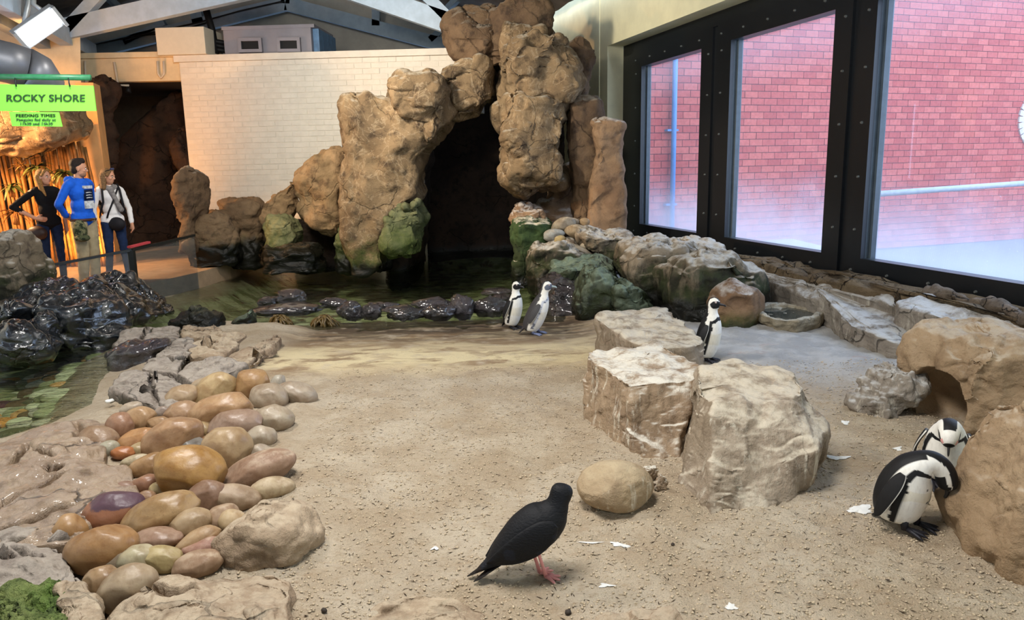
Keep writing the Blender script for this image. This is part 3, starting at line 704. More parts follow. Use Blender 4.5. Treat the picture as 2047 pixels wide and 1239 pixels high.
for r in range(rows_n, -1, -1):
    z = zc-0.12-wh*(rows_n-r+0.5)
    for c in range(int(BT/wl)):
        t = 0.06+wl/2+c*wl+(wl/2 if r % 2 else 0)
        if t > BT-0.2 or (t > CT-wl/2 and z < CZ+wh/2): continue
        off = -0.003+rng.uniform(-.004, .004)
        if t < 5.3 and z > 1.35 and cnt < 300:
            o = link('brick', wbm, None, wb); o.location = BP(t, z, off); o.rotation_euler = (rng.uniform(-.01, .01), 0, brz+rng.uniform(-.006, .006)); cnt += 1
        else: rest.box(BP(t, z, off), (wl-wj, 0.02, wh-wj), Matrix.Rotation(brz, 3, 'Z'))
rest.build('brick_field', M_WHITE, wb)['kind'] = 'stuff'

# ------------------------------------------------------------------ gable wall, roof, trusses
GYD = 18.6
def gpt(px, py, dY=0.0): return AY(px, py, GYD+dY)
M_GABLE = flat('grey_gable_blocks', '#a7a49b', 0.9, var=0.1, sc=2.0, bump=0.3)
mb = MB(); P = [(-14, GYD+0.6, -0.5), (6, GYD+0.6, -0.5), (6, GYD+0.6, 9), (-14, GYD+0.6, 9)]; P2 = [(x, y+0.3, z) for x, y, z in P]
mb.add(P+P2, [(0, 1, 2, 3), (7, 6, 5, 4), (0, 4, 5, 1), (1, 5, 6, 2), (2, 6, 7, 3), (3, 7, 4, 0)]); tag(mb.build('wall_gable', M_GABLE), kind='structure')
M_TRUSS = flat('blue_grey_timber', '#8a9dae', 0.7, var=0.08, sc=5)
M_TRUSSL = flat('pale_blue_timber', '#b3c4d4', 0.7, var=0.08, sc=5)
def truss(name, label, bars, mat, Yd, w=0.16, h=0.26):
    e0 = AY(bars[0][0][0], bars[0][0][1], Yd); t = empty(name, e0, label, 'truss')
    for (a, b, hh) in bars:
        mb = MB(); mb.bar(AY(a[0], a[1], Yd), AY(b[0], b[1], Yd), w, hh); mb.build('chord', mat, t)
    return t
ridge_dir = np.array([DW[0], DW[1], 0])
truss('roof_truss', 'blue grey roof truss lying against the gable wall above the vents', [((165, 108), (572, 8), 0.30), ((572, 8), (925, 100), 0.30), ((572, 8), (572, -60), 0.2), ((398, 46), (384, -12), 0.26), ((752, 52), (752, 0), 0.18), ((250, 85), (330, 45), 0.14), ((860, 80), (900, 45), 0.14)], M_TRUSS, GYD)
truss('roof_truss', 'pale blue roof truss nearer than the gable one, ends behind the lamp', [((118, 62), (520, -28), 0.36), ((672, -30), (940, 62), 0.36), ((135, 60), (200, -10), 0.2), ((900, 40), (820, -40), 0.2)], M_TRUSSL, 14.6, 0.18)
# eave beams run back along the hall
Ee = gpt(182, 104)
for k_, (px, py, mt, lab) in enumerate(((182, 104, M_TRUSSL, 'pale timber eave beam ending at the white wall, inner of the two'), (140, 108, M_TRUSS, 'grey timber eave beam behind the flood lamp, outer of the two'))):
    a = AY(px, py, GYD-2.2-k_*0.1); b = a+ridge_dir*9.0
    mb = MB(); mb.bar(a, b, 0.22, 0.30); tag(mb.build('eave_beam', mt), lab, 'beam')
M_ROOF = flat('brown_roof_boards', '#6a625d', 0.85, var=0.15, sc=4)
apex = gpt(572, -75, 0.8); eL = gpt(120, 60, 0.8); eR = gpt(1010, 60, 0.8)
def slope_panel(a, b, name):
    mb = MB(); L = ridge_dir*26; n = 44
    a = np.array(a)-ridge_dir*0.6; b = np.array(b)-ridge_dir*0.6
    a = a+(a-b)*0.0; b2 = b+(b-a)*(0.5 if b[0] < -5 else 0.06)
    V = []; F = []
    for i in range(n+1):
        for j, q in enumerate((0.0, 1.0)):
            p = a+(b2-a)*q + L*i/n + np.array([0, 0, 0.03*(i % 2)]); V.append(p)
    for i in range(n): F.append((i*2, i*2+1, i*2+3, i*2+2))
    mb.add(V, F); tag(mb.build(name, M_ROOF), kind='structure')
slope_panel(apex, eL, 'ceiling_slope'); slope_panel(apex, eR, 'ceiling_slope')
mb = MB(); mb.box((-5, -5.6, 3.4), (22, 0.3, 8.4)); tag(mb.build('wall_behind', flat('hall_plaster', '#b9b4a4', 0.85)), kind='structure')
mb = MB(); mb.box((-14.3, 6.6, 3.6), (0.3, 24.6, 8.4)); tag(mb.build('wall_left', flat('hall_plaster_side', '#b9a98c', 0.85)), kind='structure')
pl_ = bpy.data.lights.new('daylight_portal', 'AREA'); pl_.shape = 'RECTANGLE'; pl_.size = 10.2; pl_.size_y = 3.1; pl_.cycles.is_portal = True
po_ = bpy.data.objects.new('daylight_portal', pl_); COL.objects.link(po_); po_.location = WP(4.7, 2.1, -0.45); look(po_, WP(4.7, 2.1, 2.0))
# purlins under the roof
for k_, q in enumerate((0.35, 0.7)):
    for sgn, e in ((0, eL), (1, eR)):
        a = np.array(apex)*(1-q)+np.array(e)*q-np.array([0, 0, 0.14]); mb = MB(); mb.bar(a, a+ridge_dir*22, 0.10, 0.16)
        o = mb.build('purlin', M_TRUSS); tag(o, ('upper', 'lower')[k_]+' purlin under the '+('window side', 'passage side')[1-sgn]+' roof slope', 'beam', 'roof purlins')
# ------------------------------------------------------------------ rock arch and the stones along the back of the pool
def polyline_groove(lines, z, w, d):
    segs = []
    for L in lines:
        Q = [AZ(x, y, z)[:2] for x, y in L]; segs += list(zip(Q[:-1], Q[1:]))
    def mod(P, nn):
        out = np.zeros(len(P))
        for a, b in segs:
            e = b-a; q = P[:, :2]+0.012*np.stack([vnoise(P*14, 1), vnoise(P*14, 2)], 1)
            t = np.clip(((q-a)@e)/(e@e+1e-9), 0, 1); dist = np.hypot(*(q-a-t[:, None]*e).T)
            out = np.minimum(out, -d*np.exp(-(dist/w)**2))
        return out
    return mod
AMP = (0.13, 0.07, 0.012)
arch = dict(amp=AMP, N=140, R=100, cell=0.78, e=4.2)
rows_rock('arch_pillar', R_ARCH, [(190, 706, 730, .5), (200, 698, 748, .7), (216, 692, 800, .9), (240, 691, 850), (268, 693, 876), (288, 697, 872), (305, 700, 856), (330, 699, 850), (362, 700, 851), (395, 701, 848), (425, 700, 800), (455, 699, 790), (480, 697, 785), (500, 696, 782), (520, 698, 783), (548, 702, 780)], 13.2, 1.15, 'tall sandstone pillar of the arch with a green foot, standing in the pool', seed=3, **dict(arch, amp=(0.075, 0.07, 0.012), e=4.5))
rows_rock('arch_block', R_ARCHG, [(404, 790, 846, .8), (418, 775, 847), (440, 768, 848), (465, 766, 843), (485, 770, 838), (498, 778, 832, .8)], 12.9, 0.75, 'green algae covered block hanging on the pillar above the water', seed=8, **arch)
rows_rock('arch_boulder', R_ARCH, [(146, 800, 884, .7), (156, 788, 894, .9), (176, 782, 901), (200, 781, 904), (226, 788, 904), (250, 806, 898), (272, 838, 888, .9), (287, 852, 876, .7)], 13.0, 1.2, 'pale topped boulder capping the arch pillar', seed=5, **arch)
rows_rock('arch_boulder', R_ARCH, [(126, 905, 975, .7), (136, 891, 988), (160, 888, 990), (186, 892, 988), (210, 900, 980), (232, 908, 962, .7)], 13.3, 0.9, 'small whitened boulder bridging the gap at the top of the arch', seed=7, **arch)
rows_rock('arch_boulder', R_DARKTOP, [(28, 948, 985, .7), (42, 926, 1000), (66, 908, 1008), (92, 903, 1006), (110, 910, 1000), (124, 930, 985, .7)], 14.0, 1.2, 'rounded brown boulder at the crown of the arch, beside the white coping', seed=11, **arch)
rows_rock('arch_boulder', R_DARKTOP, [(6, 1052, 1098, .7), (16, 1000, 1106), (34, 962, 1112), (62, 950, 1117), (92, 948, 1118), (118, 955, 1119), (142, 972, 1120, .8)], 13.8, 1.2, 'highest brown boulder of the arch, touching the cream wall', seed=13, **arch)
rows_rock('arch_slab', R_ARCH, [(60, 1014, 1062, .7), (76, 1000, 1082), (100, 995, 1080), (150, 988, 1080), (200, 985, 1075), (232, 982, 1060), (258, 987, 1045), (270, 996, 1034, .7)], 13.35, 0.7, 'narrow upright slab wedged behind the big hanging block', seed=17, **arch)
rows_rock('arch_block', R_ARCH, [(68, 1030, 1076, .6), (80, 1016, 1100, .8), (100, 1011, 1138), (130, 1007, 1154), (160, 1005, 1158), (184, 1006, 1156), (202, 1012, 1146, .85)], 13.0, 1.3, 'big squarish upper block of the arch beside the cream wall', seed=19, **arch)
rows_rock('arch_block', R_ARCH, [(194, 1012, 1148, .85), (210, 1010, 1146), (250, 1011, 1139), (290, 1006, 1137), (325, 1002, 1134), (345, 1001, 1128), (362, 1004, 1112, .8), (382, 1030, 1076, .55)], 12.85, 1.25, 'hanging lower block of the arch with a flat front, over the dark hollow', seed=23, **arch)
rows_rock('arch_block', R_ARCH, [(330, 1004, 1060, .8), (345, 1001, 1100), (362, 1004, 1130), (376, 1020, 1110), (386, 1035, 1075, .7)], 12.8, 1.1, 'overhanging lip under the hanging block of the arch', seed=27, **arch)
rows_rock('arch_slab', R_DARKTOP, [(85, 1112, 1172, .7), (98, 1105, 1181), (130, 1105, 1183), (162, 1105, 1177), (200, 1105, 1168, .8)], 13.5, 0.7, 'brown slab leaning on the cream wall behind the upper block', seed=29, **arch)
rows_rock('arch_pillar', R_DARKTOP, [(197, 1142, 1194, .7), (212, 1137, 1200), (240, 1136, 1204), (280, 1137, 1206), (350, 1140, 1212), (400, 1144, 1216), (450, 1150, 1220), (470, 1155, 1220)], 13.0, 0.9, 'slender brown pillar between the hanging block and the window', seed=31, **dict(arch, amp=(0.05, 0.05, 0.012), cell=1.0))
rows_rock('arch_pillar', R_SHOREB, [(239, 1186, 1212, .6), (247, 1181, 1246), (275, 1179, 1248), (320, 1175, 1249), (380, 1172, 1251), (430, 1166, 1253), (468, 1160, 1256)], 12.7, 0.8, 'tan buttress stone against the black window frame with white streaks', seed=37, **dict(arch, amp=(0.04, 0.045, 0.012), cell=1.0))
# behind the arch: the hollow
cv = dict(amp=(0.12, 0.06, 0.01), N=72, R=50, cell=0.7, e=4.0)
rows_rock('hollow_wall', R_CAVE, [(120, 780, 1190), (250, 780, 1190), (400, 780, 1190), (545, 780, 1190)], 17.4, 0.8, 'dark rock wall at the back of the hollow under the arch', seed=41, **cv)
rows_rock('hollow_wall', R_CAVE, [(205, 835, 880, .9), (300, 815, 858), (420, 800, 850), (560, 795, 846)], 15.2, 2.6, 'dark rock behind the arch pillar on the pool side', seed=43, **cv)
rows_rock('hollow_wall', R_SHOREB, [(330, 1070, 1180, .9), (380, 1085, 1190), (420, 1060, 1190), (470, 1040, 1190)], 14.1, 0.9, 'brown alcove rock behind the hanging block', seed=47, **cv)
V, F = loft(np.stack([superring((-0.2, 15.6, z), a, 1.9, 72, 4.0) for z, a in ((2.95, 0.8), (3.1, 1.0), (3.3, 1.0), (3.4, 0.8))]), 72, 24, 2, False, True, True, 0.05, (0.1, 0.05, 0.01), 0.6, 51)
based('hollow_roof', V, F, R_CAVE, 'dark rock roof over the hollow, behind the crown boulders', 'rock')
# stones left of the arch
lo = dict(amp=(0.052, 0.045, 0.012), N=100, R=70, cell=0.5, e=3.2)
rows_rock('standing_stone', R_DARKTOP, [(346, 362, 400, .7), (354, 352, 405), (380, 350, 409), (405, 353, 410), (430, 360, 409), (452, 366, 402), (470, 365, 398), (500, 364, 400)], 12.9, 0.55, 'upright brown stone at the end of the glass barrier', seed=53, **lo)
rows_rock('pool_rock', R_WETB, [(424, 405, 455, .7), (436, 395, 470), (460, 388, 480), (490, 386, 482), (530, 385, 482)], 13.3, 0.9, 'low wet rock beside the upright brown stone', seed=57, **lo)
rows_rock('pool_rock', R_WETB, [(398, 448, 512, .8), (408, 443, 522), (430, 441, 530), (460, 445, 532), (500, 450, 534), (532, 452, 534)], 13.9, 0.9, 'flat topped brown rock in front of the white brick wall', seed=59, **lo)
rows_rock('pool_rock', R_OCHRE, [(367, 582, 593, .6), (382, 565, 595), (396, 545, 595), (412, 530, 594), (430, 526, 592), (448, 528, 588, .8)], 14.0, 0.7, 'pointed dark rock leaning towards the ochre boulder', seed=61, **lo)
rows_rock('pool_rock', R_GREENB, [(432, 540, 580, .7), (446, 534, 598), (465, 533, 606), (485, 533, 602), (500, 534, 590)], 13.3, 0.8, 'yellow green mossy rock standing above a wet ledge', seed=63, **lo)
rows_rock('pool_rock', R_WETB, [(494, 536, 618, .8), (502, 534, 640), (518, 533, 645), (542, 534, 645)], 13.0, 0.9, 'wet dark ledge under the mossy rock at the water line', seed=67, **lo)
rows_rock('pool_rock', R_OCHRE, [(301, 650, 694, .7), (311, 630, 698), (332, 610, 700), (362, 598, 700), (392, 594, 698), (420, 602, 697), (440, 616, 696), (455, 640, 694), (467, 664, 688, .6)], 13.6, 0.9, 'large ochre boulder left of the arch pillar, hanging over the water', seed=71, **lo)
rows_rock('pool_rock', R_GREENB, [(430, 680, 698, .8), (460, 676, 700), (500, 674, 706), (540, 674, 712)], 13.5, 0.6, 'greenish leg of stone squeezed against the arch pillar', seed=73, **lo)
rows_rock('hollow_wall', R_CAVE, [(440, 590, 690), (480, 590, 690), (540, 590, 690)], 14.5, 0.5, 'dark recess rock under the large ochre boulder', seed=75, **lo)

# ------------------------------------------------------------------ dark wet rocks in the pool
bk = dict(amp=(0.085, 0.04, 0.008), N=100, R=64, cell=0.42, e=2.6)
rows_rock('black_rock', R_BLACK, [(559, 188, 218, .6), (568, 166, 236, .8), (580, 148, 262), (596, 140, 292), (612, 134, 315), (634, 128, 328)], 9.4, 1.0, 'glossy black rock crest in front of the barrier post', seed=81, **bk)
rows_rock('black_rock', R_BLACK, [(570, 84, 120, .7), (582, 68, 135), (597, 48, 146), (618, 18, 154), (635, 10, 156)], 9.3, 0.9, 'black weedy rock under the glass barrier, left of the crest', seed=83, **bk)
rows_rock('black_rock', R_BLACK, [(588, 110, 200, .7), (602, 92, 228), (622, 84, 240), (645, 76, 252), (664, 70, 262), (690, 70, 262)], 8.5, 1.0, 'broad blue black rock with a smooth face sloping into the water', seed=87, **bk)
rows_rock('black_rock', R_BLACK, [(598, 28, 62, .7), (615, 8, 88), (638, -14, 96), (662, -26, 92), (695, -40, 80)], 8.3, 0.9, 'shiny black rock at the edge of the photo below the pale tall rock', seed=89, **bk)
rows_rock('black_rock', R_BLACK, [(640, 68, 88, .7), (655, 48, 104), (672, 26, 110), (700, 8, 114)], 7.7, 0.6, 'low black rock ridge lapped by water, lowest of the black group', seed=91, **bk)
rows_rock('black_rock', R_BLACK, [(584, 255, 282, .7), (595, 245, 306), (610, 238, 328), (630, 236, 338)], 9.6, 0.7, 'small black rock at the foot of the barrier post', seed=93, **bk)
rows_rock('pool_edge_rock', R_SHORE, [(461, 2, 34, .7), (474, -18, 52), (495, -30, 64), (522, -36, 72), (552, -40, 80), (600, -40, 88)], 9.6, 0.9, 'tall pale rock with green and black sides in front of the bamboo', seed=95, **lo)
dark = [(578, 594, 68, 30, 'dark rock peak with shells at the far edge of the shallow'), (528, 604, 40, 18, 'small brown wet rock beside the dark peak'), (572, 618, 140, 19, 'long flat dark rock lying across the shallow'),
        (664, 607, 56, 20, 'small weedy dark rock behind the second seaweed clump'), (698, 622, 50, 34, 'rounded dark rock with barnacles beside the second seaweed clump'), (741, 622, 50, 28, 'brown black rock next to the barnacled one'),
        (806, 626, 84, 26, 'low dark rock with a green hollow on top'), (770, 614, 60, 16, 'thin dark rock behind the brown black one'), (865, 610, 90, 26, 'dark purple rock at the back of the row'), (877, 623, 66, 30, 'bluish dark rock with a rusty end'),
        (924, 612, 52, 46, 'tallest dark rock in the row, sloping'), (980, 612, 74, 34, 'banded dark rock nearest the two penguins'), (995, 585, 62, 15, 'dark flat rock far out in the pool'), (1004, 598, 40, 16, 'small olive stone perched beside the banded dark rock'), (548, 600, 30, 14, 'tiny dark stone in the shallow water')]
for i, (cx, cy, w, h, lab) in enumerate(dark):
    b = AZ(cx, cy+h*0.42, WATER_Z-0.02); k = pxm(b[1])
    stone('dark_pool_rock', R_BLACKM, (b[0], b[1]+0.10, b[2]+h*k*0.32), np.eye(3), (w*k*0.52, max(w*k*0.32, .14), h*k*0.62), lab, 'dark rocks across the pool mouth', 100+i, 4, 0.14, 0.35, 'rock', rough=0.16)
M_WEED = flat('brown_seaweed', '#6b5426', 0.4, 0.5, var=0.25, sc=30)
def seaweed(cx, cy, w, h, lab, seed):
    b = AZ(cx, cy+h*0.4, WATER_Z); k = pxm(b[1]); rg = random.Random(seed); q = MB()
    for i in range(46):
        an = rg.uniform(0, 6.28); L = rg.uniform(.5, 1.0)*w*k*0.55; p = Vector((b[0]+rg.uniform(-.1, .1)*w*k, b[1]+0.05, b[2]+h*k*0.8*rg.uniform(.6, 1.05))); d = Vector((math.cos(an), math.sin(an)*0.7, 0)); pts = []
        for j in range(5):
            f = j/4; pts.append(p+d*L*f+Vector((rg.uniform(-.02, .02), rg.uniform(-.02, .02), -h*k*0.95*f*f)))
        q.tube(pts, [0.008, 0.013, 0.016, 0.013, 0.004], 5)
    o = q.build('seaweed_clump', M_WEED, None, True); tag(o, lab, 'seaweed', 'seaweed clumps in the shallow')
seaweed(557, 640, 48, 24, 'round brown seaweed clump on the pale shallow bottom, between the green stone and its twin', 1)
seaweed(645, 641, 60, 26, 'wider brown seaweed clump beside the barnacled dark rock', 2)

# ------------------------------------------------------------------ shore rocks by the windows
sh = dict(amp=(0.055, 0.045, 0.010), N=110, R=70, cell=0.45, e=3.6)
rows_rock('shore_rock', R_GREENBLK, [(439, 1040, 1080, .8), (446, 1027, 1100), (462, 1024, 1104), (500, 1023, 1102), (540, 1023, 1094), (566, 1024, 1086)], 12.2, 1.3, 'dark green mossy block with a pale top at the mouth of the hollow', seed=121, **sh)
rows_rock('shore_rock', R_SHOREB, [(411, 1028, 1052, .7), (420, 1021, 1072), (432, 1020, 1092), (448, 1020, 1098)], 12.9, 0.8, 'brown rough rock lying on the green mossy block', seed=123, **sh)
rows_rock('shore_rock', R_SHORE, [(484, 1088, 1132, .8), (492, 1068, 1152), (506, 1060, 1168), (526, 1057, 1172), (548, 1058, 1168), (585, 1062, 1155)], 11.2, 1.2, 'green grey domed rock below the cobbles', seed=127, **sh)
rows_rock('shore_rock', R_SHORE, [(463, 1155, 1220, .8), (470, 1150, 1250), (482, 1155, 1264), (498, 1166, 1250), (515, 1180, 1244), (545, 1185, 1240)], 11.5, 1.1, 'white topped rock with a dark face under the first window', seed=131, **sh)
rows_rock('shore_rock', R_SHOREG, [(518, 1165, 1205, .7), (528, 1102, 1230), (542, 1092, 1238), (560, 1095, 1240), (590, 1105, 1236)], 10.3, 1.0, 'flat dark green rock shelf in the middle of the shore', seed=133, **sh)
rows_rock('shore_rock', R_SHOREG, [(544, 1170, 1196, .6), (558, 1160, 1216), (580, 1150, 1228), (602, 1144, 1238), (625, 1140, 1244), (650, 1136, 1244)], 9.4, 0.9, 'green grey pyramid rock behind the two penguins', seed=137, **sh)
rows_rock('shore_rock', R_SHOREG, [(558, 1222, 1238, .6), (570, 1214, 1262), (585, 1212, 1278), (602, 1210, 1290), (620, 1208, 1294), (650, 1206, 1294)], 9.2, 0.8, 'blue green jagged rock behind the two flat topped blocks', seed=139, **sh)
rows_rock('shore_rock', R_BLACKM, [(556, 1096, 1160, .8), (580, 1090, 1168), (612, 1090, 1168), (650, 1092, 1170)], 9.9, 0.8, 'wet blackish rock behind the grey moulting penguin', seed=141, **sh)
rows_rock('shore_rock', R_SHORE, [(480, 1262, 1330, .8), (488, 1245, 1352), (500, 1235, 1362), (516, 1232, 1358), (540, 1236, 1345), (575, 1248, 1338), (620, 1262, 1335)], 10.0, 1.5, 'long pale topped rock with a black side under the first window', seed=143, **sh)
rows_rock('shore_rock', R_SHORE, [(478, 1330, 1390, .8), (488, 1318, 1430), (500, 1310, 1440), (520, 1312, 1430), (560, 1320, 1420)], 10.4, 1.2, 'cracked pale rock tucked under the window between two larger ones', seed=145, **sh)
rows_rock('shore_rock', R_SHORE, [(510, 1370, 1452, .8), (518, 1345, 1474), (530, 1325, 1498), (546, 1318, 1512), (568, 1318, 1516), (592, 1320, 1514), (618, 1326, 1500), (655, 1330, 1480)], 9.0, 1.3, 'large tan and green rock streaked with rust behind the lone penguin', seed=149, **sh)
rows_rock('shore_rock', R_SHOREB, [(567, 1440, 1480, .7), (575, 1426, 1502), (590, 1412, 1516), (610, 1408, 1522), (628, 1408, 1520), (650, 1412, 1510)], 8.4, 0.8, 'rounded orange brown boulder just behind the lone penguin', seed=151, amp=(0.03, 0.02, 0.006), N=80, R=50, cell=0.4, e=2.4)
for i, (cx, cy, w, h, c, lab) in enumerate(((1515, 572, 38, 36, '#a3998a', 'pale round stone in the cleft between tan rock and ledge'), (1556, 585, 42, 48, '#a17f5c', 'upright brown stone behind the stone dish'), (1526, 596, 34, 20, '#94897a', 'low grey stone just left of the upright brown one'))):
    b = AZ(cx, cy+h*0.4, 0.0 if i else 0.06); k = pxm(b[1]); stone('shore_stone', R_PEBBLE, (b[0], b[1]+0.1, b[2]+h*k*0.42), np.eye(3), (w*k*0.52, w*k*0.5, h*k*0.55), lab, 'loose stones by the ledge', 160+i, 4, 0.06, 0.3, col=c)
cob = [(1126, 451, 52, 34, 20, '#8d8068', 'tan cobble leaning on the green block'), (1107, 470, 46, 26, 5, '#8f9089', 'grey green oval cobble in the heap above the domed rock'), (1119, 479, 26, 17, 10, '#a08a52', 'small yellowish cobble below the grey green one'),
       (1152, 463, 50, 30, 0, '#8d7a5a', 'mossy brown cobble in the middle of the heap'), (1146, 444, 28, 18, 0, '#7d6c52', 'brown cobble at the back of the heap'), (1168, 444, 22, 18, 0, '#96794f', 'small round ochre cobble against the buttress stone'),
       (1152, 499, 74, 19, -22, '#a9a08c', 'long flat pale cobble sloping down beside the domed rock'), (1171, 493, 24, 16, -10, '#9c9078', 'pale pebble resting on the long flat cobble'), (1135, 486, 30, 16, 0, '#87796a', 'grey brown pebble behind the long flat cobble')]
for i, (cx, cy, w, h, rt, c, lab) in enumerate(cob):
    p = AY(cx, cy, 11.9-0.012*(cy-440)); k = pxm(p[1]); t = math.radians(rt); ax = np.array([_r*math.cos(t)+_u*math.sin(t), _f, _u*math.cos(t)-_r*math.sin(t)])
    stone('cobble', R_PEBBLE, p, ax, (w*k/2, (w+h)*k/4, h*k/2), lab, 'cobble heap by the first window', 170+i, 4, 0.05, 0.3, col=c)
rows_rock('cobble_bed', R_SHOREB, [(455, 1090, 1190, .9), (470, 1085, 1210), (490, 1090, 1220), (520, 1090, 1220)], 12.3, 0.9, 'rough brown rock bed carrying the cobble heap', seed=181, **sh)
# brown bank under the sill and the two long ledges
bank = [AZ(x, y, 0.48) for x, y in ((1262, 474), (1330, 478), (1500, 510), (1700, 547), (1880, 578), (2110, 626), (2300, 668), (2300, 700), (2110, 652), (1880, 598), (1700, 566), (1500, 524), (1340, 492))]

poly_rock('earth_bank', rock_mat('earth_bank', '#6f5a3c', '#86704e', '#54432c', bst=0.9, bsc=1.5), [drop(bank, -0.05), drop(bank, 0.38), np.array(bank)], 'brown earthy bank of rubble directly under the window sill', N=140, R=20, sm=2, seed=183, amp=(0.05, 0.05, 0.02), cell=0.22, dome=0.0, cat='bank')
def ledge(top, lab, seed, grow=1.02):
    T = np.array([AZ(*p) for p in top]); B = drop(T, -0.06, grow); return poly_rock('stone_ledge', R_LEDGE, [B, T*0.6+B*0.4, T], lab, N=220, R=46, sm=4, seed=seed, amp=(0.025, 0.02, 0.006), cell=0.28, dome=0.02, cat='rock ledge')
ledge([(1472, 524, .45), (1500, 512, .47), (1570, 532, .46), (1660, 556, .46), (1735, 572, .46), (1790, 592, .42), (1796, 612, .36), (1845, 650, .22), (1885, 684, .14), (1862, 694, .13), (1785, 684, .14), (1700, 650, .18), (1650, 612, .22), (1576, 580, .27), (1490, 545, .36)], 'long grey white ledge running from the windows down to the sand', 185)
ledge([(1790, 598, .42), (1830, 590, .47), (1900, 598, .48), (2000, 620, .48), (2110, 655, .46), (2290, 705, .44), (2290, 800, .22), (2110, 740, .24), (2000, 712, .22), (1905, 690, .18), (1850, 652, .26), (1800, 618, .38)], 'second grey ledge under the third window, beneath the driftwood', 187)
lg = [AZ(1845, 584, 0.50), AZ(1890, 588, 0.51), AZ(1950, 602, 0.51), AZ(2000, 615, 0.50), AZ(2050, 638, 0.49), AZ(2110, 665, 0.47)]
q = MB(); q.tube(catmull(np.array(lg), np.linspace(0, 5, 60)), [0.055+0.022*math.sin(i*0.23)+0.008*math.sin(i*1.1) for i in range(60)], 26)
LV = np.array([tuple(v) for v in q.v]); LV = LV+0.016*np.stack([fbm(LV*np.array([4, 4, 20]), 3, s) for s in (1, 2, 3)], 1)
lo_ = based('driftwood_log', LV, q.f, rock_mat('driftwood', '#7d6b55', '#948069', '#5f5040', bsc=2.5, bst=0.9), 'weathered driftwood log lying under the third window', 'log')
# stone dish
T = [(1510, 613), (1532, 607), (1580, 606), (1618, 612), (1646, 622), (1640, 632), (1598, 641), (1545, 638), (1514, 626)]
D0 = zpoly(T, 0.13); poly_rock('stone_dish', rock_mat('dish_stone', '#97886a', '#aa9b7c', '#7c6e52', white=0.5, bsc=2), [drop(D0, -0.02, 0.86), drop(D0, 0.06, 0.98), D0, drop(D0, 0.135, 0.86), drop(D0, 0.075, 0.74)], 'hollow stone dish on the pale ground by the ledge', N=110, R=40, sm=1, seed=191, amp=(0.02, 0.012, 0.004), cell=0.2, dome=-0.01, cat='dish')
dw_ = drop(D0, 0.098, 0.84); tag(based('dish_water', np.vstack([dw_, dw_.mean(0)]), [(i, (i+1) % 9, 9) for i in range(9)], flat('dark_dish_water', '#39403c', 0.05, 0.6, var=0), kind='stuff'), 'dark water standing in the stone dish', 'water')

# ------------------------------------------------------------------ blocks in the middle
def drape(seed, a=0.022, fq=9.0):
    def mod(P, nn):
        side = 1-np.clip((np.abs(nn[:, 2])-0.35)/0.4, 0, 1)
        an = np.arctan2(P[:, 1]-P[:, 1].mean(), P[:, 0]-P[:, 0].mean())
        q = np.stack([an*fq/2+0.5*np.sin(P[:, 2]*5), P[:, 2]*0.9, np.zeros(len(P))], 1)
        return side*a*(fbm(q, 3, seed)+0.6*np.abs(vnoise(q*2.2, seed+4)))
    return mod
T = zpoly([(1188, 634), (1206, 620), (1332, 612), (1350, 628), (1412, 681), (1385, 692), (1300, 700), (1262, 684)], 0.36)
poly_rock('flat_topped_block', R_BLOCKB, [drop(T, -0.06, 1.02), drop(T, 0.2, 1.01), T], 'tan flat topped stone block, farther of the two joined blocks', N=170, R=70, sm=5, seed=201, amp=(0.025, 0.016, 0.005), cell=0.3, dome=0.015)
T = zpoly([(1170, 710), (1192, 696), (1318, 684), (1395, 730), (1384, 756), (1256, 768)], 0.45)
B = drop(T, -0.05, 1.0); B[0] = AZ(1164, 850, -0.04); B[5] = AZ(1262, 940, -0.04); B[4] = AZ(1352, 950, -0.04); B[1, 0] -= 0.05
Mi = (T*0.5+B*0.5); Mi[:, :2] = Mi[:, :2]*1.0
poly_rock('flat_topped_block', R_BLOCK, [B, Mi, T*0.97+B*0.03, T], 'flat topped stone block with white guano running down like drapery', N=230, R=110, sm=5, seed=203, amp=(0.022, 0.012, 0.004), cell=0.32, dome=0.012, mod=drape(5, 0.022))
T = np.array([AZ(*p) for p in ((1388, 775, .48), (1425, 803, .465), (1540, 800, .465), (1600, 786, .47), (1614, 764, .49), (1580, 736, .52), (1470, 713, .53), (1400, 732, .51))])
B = np.array([AZ(*p) for p in ((1346, 985, -.02), (1425, 1044, -.02), (1530, 1042, -.02), (1600, 990, -.02), (1640, 915, -.02), (1600, 860, -.02), (1480, 835, -.02), (1385, 870, -.02))]); B[:, 2] = -0.06
Mi = T*0.48+B*0.52; cM = Mi[:, :2].mean(0); Mi[:, :2] = cM+(Mi[:, :2]-cM)*1.05; Mi[4] = AZ(1650, 852, .27); Mi[3] = AZ(1628, 900, .25)
Hi = T*0.86+B*0.14; cH = Hi[:, :2].mean(0); Hi[:, :2] = cH+(Hi[:, :2]-cH)*1.05
poly_rock('standing_boulder', R_BLOCKB, [B, Mi, Hi, T], 'big tan boulder with vertical streaks standing beside the white draped block', N=240, R=120, sm=4, seed=212, amp=(0.030, 0.012, 0.004), cell=0.42, dome=0.01, mod=drape(7, 0.012, 14))
b = on_ground(1236, 1032); k = pxm(b[1]+0.15)
stone('round_boulder', R_BOULD, (b[0], b[1]+0.13, 0.105), np.eye(3), (0.205, 0.175, 0.135), 'smooth rounded tan boulder on the sand behind the black bird', None, 211, 6, 0.05, 0.22, 'rock')
